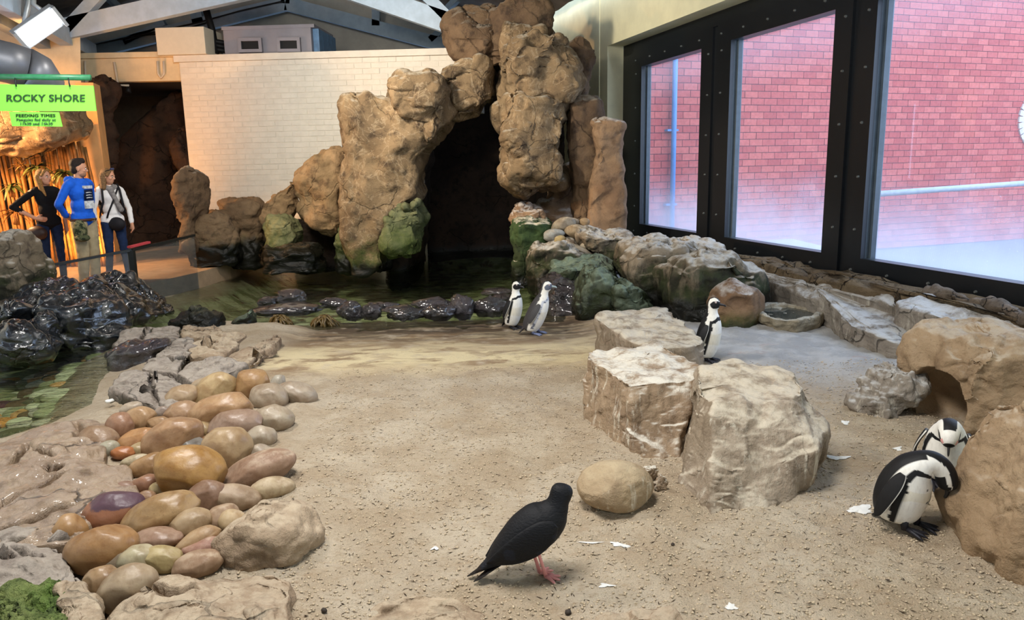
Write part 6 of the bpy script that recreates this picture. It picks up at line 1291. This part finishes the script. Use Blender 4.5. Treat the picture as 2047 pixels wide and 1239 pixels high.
for dx, dy, ty in ((.0, .016, .25), (.022, -.018, -.5)):
    q = MB(); bx_, by_ = dx, dy
    q.tube([(bx_-.045, by_, .165), (bx_-.028, by_, .11), (bx_-.012, by_, .055), (bx_, by_, .012)], [0.0095, 0.0075, 0.0075, 0.010], 9)
    for a in (-.55, 0.0, .5):
        d = Vector((math.cos(a+ty), math.sin(a+ty), 0)); o_ = Vector((bx_, by_, .010)); q.tube([o_, o_+d*.028, o_+d*.058+Vector((0, 0, -.004)), o_+d*.066+Vector((0, 0, -.006))], [0.010, 0.0075, 0.006, 0.002], 7)
    me = bpy.data.meshes.new('leg'); me.from_pydata(q.v, [], q.f); me.update(); me.polygons.foreach_set('use_smooth', [True]*len(me.polygons)); link('leg', me, M_PINK, oy)
# ------------------------------------------------------------------ visitors
def cap_mesh(q, a, b, ra, rb, n=14):
    a, b = np.array(a, float), np.array(b, float); d = b-a; L = np.linalg.norm(d)+1e-9; d = d/L
    ref = np.array([0, 0, 1.0]) if abs(d[2]) < .9 else np.array([1.0, 0, 0]); x = np.cross(ref, d); x /= np.linalg.norm(x); y = np.cross(d, x); rows = []
    for ph in np.linspace(-math.pi/2, 0, 6): rows.append((a+d*ra*math.sin(ph), max(ra*math.cos(ph), .0004)))
    for ph in np.linspace(0, math.pi/2, 6): rows.append((b+d*rb*math.sin(ph), max(rb*math.cos(ph), .0004)))
    V = []; 
    for c, r in rows:
        for j in range(n):
            t = 2*math.pi*j/n; V.append(c+(x*math.cos(t)+y*math.sin(t))*r)
    K = len(rows); F = [(i*n+j, i*n+(j+1) % n, (i+1)*n+(j+1) % n, (i+1)*n+j) for i in range(K-1) for j in range(n)]+[tuple(range(n))[::-1], tuple((K-1)*n+j for j in range(n))]
    q.add(V, F)
def ell_mesh(q, c, r, R=None):
    V, F = ico(3); P = V*np.array(r)
    if R is not None: P = P@np.array(R).T
    q.add(P+np.array(c), [tuple(f) for f in F.tolist()])
def blob(name, prims, voxel, mat, parent, smooth=4, label=None, post=None):
    q = MB()
    for p in prims:
        if p[0] == 'c': cap_mesh(q, *p[1:])
        else: ell_mesh(q, *p[1:])
    me = bpy.data.meshes.new(name); me.from_pydata([tuple(v) for v in q.v], [], q.f); me.update()
    tmp = bpy.data.objects.new(name, me); COL.objects.link(tmp)
    r = tmp.modifiers.new('r', 'REMESH'); r.mode = 'VOXEL'; r.voxel_size = voxel; r.use_smooth_shade = True
    s_ = tmp.modifiers.new('s', 'SMOOTH'); s_.factor = 0.5; s_.iterations = smooth
    dg = bpy.context.evaluated_depsgraph_get(); out = bpy.data.meshes.new_from_object(tmp.evaluated_get(dg)); bpy.data.objects.remove(tmp)
    if post: 
        co = np.empty(len(out.vertices)*3, np.float32); out.vertices.foreach_get('co', co); co = post(co.reshape(-1, 3)); out.vertices.foreach_set('co', co.astype(np.float32).ravel())
    out.materials.clear(); out.name = name; out.polygons.foreach_set('use_smooth', [True]*len(out.polygons)); return tag(link(name, out, mat, parent), label)
M_SKIN = flat('skin', '#c99274', 0.55, 0.4, var=0.05, sc=30); M_LIP = flat('lips', '#a55a52', 0.5, 0.4, var=0); M_WHITEE = flat('eye_white', '#d8d2cb', 0.3, 0.5, var=0)
M_BLUE = flat('blue_hoodie', '#1f62d8', 0.85, 0.2, var=0.12, sc=12, bump=0.2); M_BLUEL = flat('hood_lining', '#b9bcc4', 0.9, 0.2, var=0.08)
M_KHAKI = flat('khaki_trousers', '#a89a7c', 0.9, 0.2, var=0.12, sc=9, bump=0.2); M_JEANS = flat('dark_jeans', '#1c2c4c', 0.85, 0.2, var=0.2, sc=14, bump=0.2)
M_BLKTOP = flat('black_sweater', '#141315', 0.9, 0.2, var=0.1, sc=12, bump=0.2); M_WHTTOP = flat('white_sweater', '#e6e3e2', 0.9, 0.2, var=0.05, sc=12, bump=0.2)
M_SCARF = flat('grey_scarf', '#8f8a88', 0.9, 0.2, var=0.25, sc=25, bump=0.3); M_BELT = flat('brown_belt', '#4a2a1c', 0.5, 0.4, var=0.1); M_BAG = flat('dark_bag', '#15141a', 0.7, 0.3, var=0.1)
M_BROWNBAG = flat('brown_leather_bag', '#3a241b', 0.5, 0.4, var=0.15); M_SHOE = flat('pale_shoe', '#b9b2aa', 0.7, 0.3, var=0.1); M_HAIRD = flat('dark_brown_hair', '#2b1d15', 0.6, 0.3, var=0.3, sc=60, bump=0.5)
M_HAIRB = flat('blonde_hair', '#a97b42', 0.6, 0.3, var=0.3, sc=60, bump=0.5); M_HAIRL = flat('light_brown_hair', '#8d6a45', 0.6, 0.3, var=0.3, sc=60, bump=0.5); M_PRINT = flat('white_print', '#dfe4ea', 0.8, 0.2, var=0.25, sc=30); M_NAVY = flat('navy_print', '#101c3a', 0.8, 0.2, var=0.1)
M_CAMO = Mat('camouflage', 0.9); M_CAMO.color(M_CAMO.mix(M_CAMO.ramp(M_CAMO.noise(14, 3), .48, .52), M_CAMO.mix(M_CAMO.ramp(M_CAMO.noise(20, 2), .48, .52), '#222a1c', '#4a4f34'), '#6c6a4c')); M_CAMO = M_CAMO.m
M_LENS = flat('blue_lens', '#1e2f5e', 0.08, 0.7, var=0)
def handp(w, e, palm_n, curl=0.5, s=1.0):
    """prims of a hand at wrist w, pointing along e (unit), palm normal palm_n"""
    w, e, n = np.array(w, float), np.array(e, float), np.array(palm_n, float); e /= np.linalg.norm(e); n = n-e*(n@e); n /= np.linalg.norm(n); a = np.cross(n, e); P = []
    P.append(('c', w, w+e*.085*s, .026*s, .030*s)); 
    for k, (off, L) in enumerate(((-.030, .070), (-.010, .080), (.010, .075), (.030, .058))):
        b = w+e*.085*s+a*off*s; m_ = b+(e*math.cos(curl*.5)+n*math.sin(curl*.5))*L*.5*s; t_ = m_+(e*math.cos(curl*1.3)+n*math.sin(curl*1.3))*L*.5*s
        P += [('c', b, m_, .0105*s, .0095*s), ('c', m_, t_, .0095*s, .0075*s)]
        P.append(('c', w+e*.03*s+a*off*.7*s, b, .015*s, .0125*s))
    b = w+e*.030*s-a*.030*s; m_ = b+(e*.6-a*.7+n*.3)*.040*s; P += [('c', b, m_, .014*s, .011*s), ('c', m_, m_+(e*.9-a*.1+n*.3)*.032*s, .011*s, .008*s)]
    return P
def head_prims(hc, yaw, pitch=0.0, s=1.0):
    cy, sy = math.cos(yaw), math.sin(yaw); cp, sp = math.cos(pitch), math.sin(pitch)
    R = np.array([[cy, -sy, 0], [sy, cy, 0], [0, 0, 1]])@np.array([[cp, 0, sp], [0, 1, 0], [-sp, 0, cp]]); hc = np.array(hc)
    def w(v): return hc+R@(np.array(v)*s)
    P = [('e', w((-.010, 0, .028)), (.098*s, .077*s, .092*s), R), ('e', w((.022, 0, -.042)), (.066*s, .058*s, .075*s), R), ('c', w((.050, 0, -.088)), w((.045, 0, -.085)), .024*s, .026*s),
         ('c', w((.078, 0, .020)), w((.100, 0, -.022)), .009*s, .014*s), ('c', w((.082, -.03, .022)), w((.082, .03, .022)), .012*s, .012*s), ('c', w((.072, -.016, -.055)), w((.072, .016, -.055)), .012*s, .012*s)]
    for g in (-1, 1): P += [('e', w((-.008, g*.078, -.008)), (.020*s, .009*s, .032*s), R), ('e', w((.055, g*.040, -.022)), (.026*s, .022*s, .026*s), R)]
    return P, w, R
def face(t, w, R, s=1.0):
    V, F = ico(2)
    for g in (-1, 1):
        link('eye', mesh_np('eye', (V*.0105*s)@R.T+w((.080, g*.032, .004)), F), M_WHITEE, t); link('pupil', mesh_np('pupil', (V*np.array([.006, .0055, .0065])*s)@R.T+w((.0885, g*.032, .004)), F), M_EYE, t)
        q = MB(); q.tube([w((.090, g*.018, .024)), w((.088, g*.034, .029)), w((.078, g*.050, .022))], .004*s, 6); link('eyebrow', mesh_np('eyebrow', q.v, q.f), M_HAIRD, t)
    link('mouth', mesh_np('mouth', (V*np.array([.006, .022, .0065])*s)@R.T+w((.081, 0, -.056)), F), M_LIP, t)
def person(label, loc, yaw, H, spec):
    t = empty('person', loc, label, 'person', None, yaw); k = H/1.75; t.scale = (k, k, k); fem = spec.get('fem', False); sw = .165 if fem else .195; hw = .088 if not fem else .09
    hip = np.array([0, 0, .94]); hd = spec.get('head_yaw', 0.0); hc = np.array([.028, 0, 1.628]) + np.array(spec.get('head_off', (0, 0, 0)))
    HP, w, R = head_prims(hc, hd, spec.get('pitch', 0.0)); P = list(HP); P += [('c', (-.012, 0, 1.44), hc+np.array([-.018, 0, -.05]), .058 if not fem else .047, .052 if not fem else .044)]
    tor = [('e', (0, 0, 1.33), (.105, sw-.03, .17)), ('e', (.0, 0, 1.12), (.10, sw-.055, .16)), ('e', (-.005, 0, .97), (.108, hw+.07, .12)), ('c', (-.005, -sw+.05, 1.425), (-.005, sw-.05, 1.425), .062, .062)]
    P += tor; arms = {}
    for g, nm in ((-1, 'right'), (1, 'left')):
        sh_, el, wr, hd_dir, pn, curl = spec[nm]; arms[g] = (np.array(sh_ if sh_ else (-.01, g*sw, 1.415)), np.array(el), np.array(wr))
        a, b, c_ = arms[g]; P += [('c', a, b, .050, .040), ('c', b, c_, .040, .027)]+handp(c_, hd_dir, pn, curl)
    legs = {}
    for g in (-1, 1):
        h_, kn, an = np.array([0, g*hw, .90]), np.array([.015+spec.get('kx', {}).get(g, 0), g*(hw+.01), .49]), np.array([-.02+spec.get('ax', {}).get(g, 0), g*(hw+.02), .075]); legs[g] = (h_, kn, an)
        P += [('c', h_, kn, .082, .055), ('c', kn, an, .054, .038), ('c', an+np.array([0, 0, -.03]), an+np.array([.13, g*.02, -.045]), .035, .030)]
    blob('body', P, .0075, M_SKIN, t, 3)
    face(t, w, R)
    # clothes
    g_ = .018 if not fem else .012; top = [('e', c_[1], tuple(x+g_ for x in c_[2])) if c_[0] == 'e' else ('c', c_[1], c_[2], c_[3]+g_*.8, c_[4]+g_*.8) for c_ in tor]
    if spec.get('hem'): top.append(('e', (0, 0, spec['hem']), (.125, hw+.085, .055)))
    for g in (-1, 1):
        a, b, c_ = arms[g]; f = spec.get('sleeve', 1.0); e_ = b+(c_-b)*f; top += [('c', a, b, .060 if not fem else .054, .052 if not fem else .045), ('c', b, e_, .051 if not fem else .047, .042 if not fem else .036)]
    def wr_(co):
        d = fbm(co.astype(float)*np.array([9, 9, 16]), 3, 5)*.006; c0 = co.copy(); r = np.hypot(co[:, 0], co[:, 1])[:, None]+1e-6; c0[:, :2] += co[:, :2]/r*d[:, None]; return c0
    tmat = spec['top']; o_top = blob(spec['topname'], top, .011, tmat, t, 5, None, wr_)
    tr = [('e', (-.005, 0, .96), (.118, hw+.078, .11))]
    lw = spec.get('legw', 1.0)
    for g in (-1, 1):
        h_, kn, an = legs[g]; tr += [('c', h_, kn, .094*(1+(lw-1)*.5), .066*lw), ('c', kn, an+np.array([0, 0, .02]), .066*lw, .052*lw)]
    blob('trousers', tr, .011, spec['bottom'], t, 4, None, wr_)
    for g in (-1, 1):
        an = legs[g][2]; blob('shoe', [('c', an+np.array([-.03, 0, -.035]), an+np.array([.15, g*.02, -.045]), .042, .034), ('c', an+np.array([0, 0, .01]), an+np.array([.02, 0, -.02]), .045, .045)], .01, M_SHOE, t, 3)
    return t, w, R
V_Y = 10.95
def pfoot(px, py_top, Yd, H): p = AY(px, py_top, Yd); return (p[0], Yd, 0.15), (p[2]-0.15)
# man in the blue hoodie, hands behind his back
loc, H = pfoot(152, 319, 10.95, 0)
sp = dict(top=M_BLUE, topname='hoodie', bottom=M_KHAKI, legw=1.22, hem=.955, head_yaw=math.radians(40), pitch=.10,
          right=(None, (-.10, -.30, 1.16), (-.17, -.11, .99), (-.1, 1, -.35), (-1, 0, 0), .6), left=(None, (-.10, .29, 1.16), (-.17, .08, 1.0), (0, -1, -.3), (1, 0, .2), .9), sleeve=.92)
man, w, R = person('man in a bright blue hoodie and khaki trousers looking over his shoulder', loc, math.radians(-12), H, sp)
blob('hood', [('c', (-.075, -.10, 1.475), (-.075, .10, 1.475), .060, .060), ('c', (-.10, -.06, 1.43), (-.10, .06, 1.43), .065, .065), ('c', (-.05, -.105, 1.49), (.075, -.05, 1.43), .040, .032), ('c', (-.05, .105, 1.49), (.075, .05, 1.43), .040, .032)], .011, M_BLUE, man, 4)
blob('hood_lining', [('c', (-.04, -.078, 1.505), (.07, -.03, 1.44), .022, .016), ('c', (-.04, .078, 1.505), (.07, .03, 1.44), .022, .016), ('c', (-.085, -.06, 1.515), (-.085, .06, 1.515), .02, .02)], .009, M_BLUEL, man, 2)
blob('hair', [('e', w((-.030, 0, .056)), (.094, .083, .084), R), ('e', w((-.055, 0, -.005)), (.058, .079, .075), R), ('c', w((.045, -.03, .105)), w((.045, .03, .108)), .030, .030), ('c', w((-.02, -.02, .122)), w((.04, .01, .128)), .022, .022)], .009, M_HAIRD, man, 2)
blob('stubble', [('e', w((.032, 0, -.068)), (.058, .056, .048), R)], .009, flat('stubble', '#9a7058', 0.7, var=0.1), man, 2)
for dx, z0, z1, yy, m_ in ((0, 1.36, 1.40, .085, M_PRINT), (0, 1.20, 1.345, .078, M_NAVY), (0.001, 1.09, 1.195, .085, M_PRINT)):
    q = MB(); n_ = 9; Vp = []
    for z in (z0, z1):
        for j in range(n_): y = -yy+2*yy*j/(n_-1); Vp.append((.128*math.sqrt(max(0, 1-(y/.20)**2))+.006, y+.01, z))
    Vp += [(x-.012, y, z) for x, y, z in Vp]; F = [(j, j+1, n_+j+1, n_+j) for j in range(n_-1)]+[(2*n_+j, 3*n_+j, 3*n_+j+1, 2*n_+j+1) for j in range(n_-1)]+[(0, 2*n_, 2*n_+1, 1)]
    q.add(Vp, F); link('chest_print', mesh_np('chest_print', q.v, q.f), m_, man)
for z in (1.235, 1.27, 1.305):
    q = MB(); q.tube([(.137, -.05, z), (.140, 0, z+.004), (.137, .045, z)], .007, 6); link('chest_print', mesh_np('chest_print', q.v, q.f), M_PRINT, man)
q = MB(); ring = [(.122*math.cos(a)-.004, .178*math.sin(a), .938) for a in np.linspace(0, 2*math.pi, 40)]; q.tube(ring, .019, 8, False); link('belt', mesh_np('belt', q.v, q.f), M_BELT, man)
q = MB(); q.box((.122, .03, .938), (.014, .06, .042)); link('buckle', mesh_np('buckle', q.v, q.f, False), flat('steel_buckle', '#b9b9b6', 0.3, 0.5, metal=.8, var=0), man)
def wpos(t, v): return t.location+t.rotation_euler.to_matrix() @ (Vector(v)*t.scale[0])
q = MB(); c_ = wpos(man, (.085, -.185, .80)); ell_mesh(q, tuple(c_), (.095, .085, .16)); ell_mesh(q, tuple(c_+Vector((.03, -.02, -.10))), (.105, .09, .055))
tag(based('hat', q.v, q.f, M_CAMO), 'camouflage hat hanging from the belt of the man in the blue hoodie', 'hat')
# woman in black, hand on her hip
loc, H = pfoot(84, 338, 11.35, 0)
sp = dict(fem=True, top=M_BLKTOP, topname='sweater', bottom=M_JEANS, legw=.92, head_yaw=math.radians(35), sleeve=.45, hem=.93,
          right=(None, (-.06, -.44, 1.20), (.10, -.21, 1.03), (.35, 1, -.25), (-1, .3, 0), .5), left=(None, (-.03, .22, 1.13), (.02, .22, .90), (.1, 0, -1), (0, -1, 0), .4))
wa, w, R = person('woman in black sweater and jeans with her hand on her hip, behind the man', loc, math.radians(-42), H, sp)
blob('hair', [('e', w((-.025, 0, .046)), (.094, .086, .088), R), ('c', w((-.05, -.06, .0)), w((.00, -.085, -.17)), .050, .034), ('c', w((-.05, .06, .0)), w((-.01, .08, -.15)), .050, .030), ('c', w((-.075, 0, .0)), w((-.07, 0, -.16)), .062, .045), ('c', w((.0, -.08, -.15)), w((.06, -.085, -.27)), .032, .014), ('c', w((.05, -.03, .10)), w((.03, -.075, .03)), .022, .018), ('c', w((.05, .03, .10)), w((.03, .075, .03)), .022, .018)], .009, M_HAIRB, wa, 2)
q = MB(); c_ = wpos(wa, (.06, -.20, .80)); ell_mesh(q, tuple(c_), (.15, .08, .11))
tag(based('handbag', q.v, q.f, M_BROWNBAG), 'brown leather handbag at the hip of the woman in black', 'bag')
# woman in white, scarf and bag
loc, H = pfoot(213, 337, 11.55, 0)
sp = dict(fem=True, top=M_WHTTOP, topname='sweater', bottom=M_JEANS, legw=.92, head_yaw=math.radians(48), pitch=.12, sleeve=.94, hem=.95, ax={1: .16, -1: -.10}, kx={1: .05},
          right=(None, (-.02, -.25, 1.13), (.02, -.26, .88), (.15, 0, -1), (0, 1, 0), .5), left=(None, (-.02, .26, 1.13), (.08, .25, .90), (.2, 0, -1), (0, -1, 0), .5))
wc, w, R = person('woman in white sweater with a grey scarf and sunglasses on her hair', loc, math.radians(-48), H, sp)
blob('hair', [('e', w((-.025, 0, .046)), (.094, .086, .088), R), ('c', w((-.05, -.065, .0)), w((-.02, -.10, -.17)), .055, .040), ('c', w((-.05, .065, .0)), w((-.02, .10, -.16)), .055, .038), ('c', w((-.075, 0, .0)), w((-.07, 0, -.15)), .062, .05), ('c', w((.05, -.03, .10)), w((.03, -.08, .02)), .022, .02), ('c', w((.05, .03, .10)), w((.03, .08, .02)), .022, .02)], .009, M_HAIRL, wc, 2)
blob('scarf', [('c', (.03, -.075, 1.465), (.075, 0, 1.43), .045, .048), ('c', (.075, 0, 1.43), (.03, .075, 1.465), .048, .045), ('c', (-.06, -.07, 1.475), (-.06, .07, 1.475), .045, .045), ('c', (.10, .0, 1.40), (.128, .055, 1.24), .045, .035), ('c', (.128, .055, 1.24), (.135, .10, 1.12), .035, .045)], .01, M_SCARF, wc, 2)
for g in (-1, 1):
    q = MB(); q.tube([w((.035, g*.012, .128)), w((.06, g*.022, .118)), w((.055, g*.052, .112)), w((.0, g*.085, .085))], .006, 6); link('sunglasses', mesh_np('sunglasses', q.v, q.f), M_BLK, wc)
    V, F = ico(2); link('lens', mesh_np('lens', (V*np.array([.010, .026, .020]))@R.T+w((.062, g*.032, .122)), F), M_LENS, wc)
q = MB()
for g in (-1, 1): q.tube([wpos(wc, v) for v in ((-.12, g*.13, 1.20), (-.09, g*.125, 1.46), (0, g*.12, 1.505), (.095, g*.125, 1.43), (.128, g*.135, 1.25), (.06, g*.175, 1.08), (-.09, g*.15, 1.0))], .016, 8)
ell_mesh(q, tuple(wpos(wc, (-.19, 0, 1.22))), (.13, .14, .22)); tag(based('backpack', q.v, q.f, M_BAG), 'black backpack worn by the woman in white', 'bag')
q = MB(); q.tube([wpos(wc, v) for v in ((-.05, .13, 1.49), (.08, .10, 1.44), (.142, 0, 1.25), (.13, -.08, 1.08), (.10, -.10, 1.0))], .013, 8); ell_mesh(q, tuple(wpos(wc, (.12, .02, .90))), (.13, .075, .105))
tag(based('shoulder_bag', q.v, q.f, M_BAG), 'dark cross body bag hanging in front of the woman in white', 'bag')
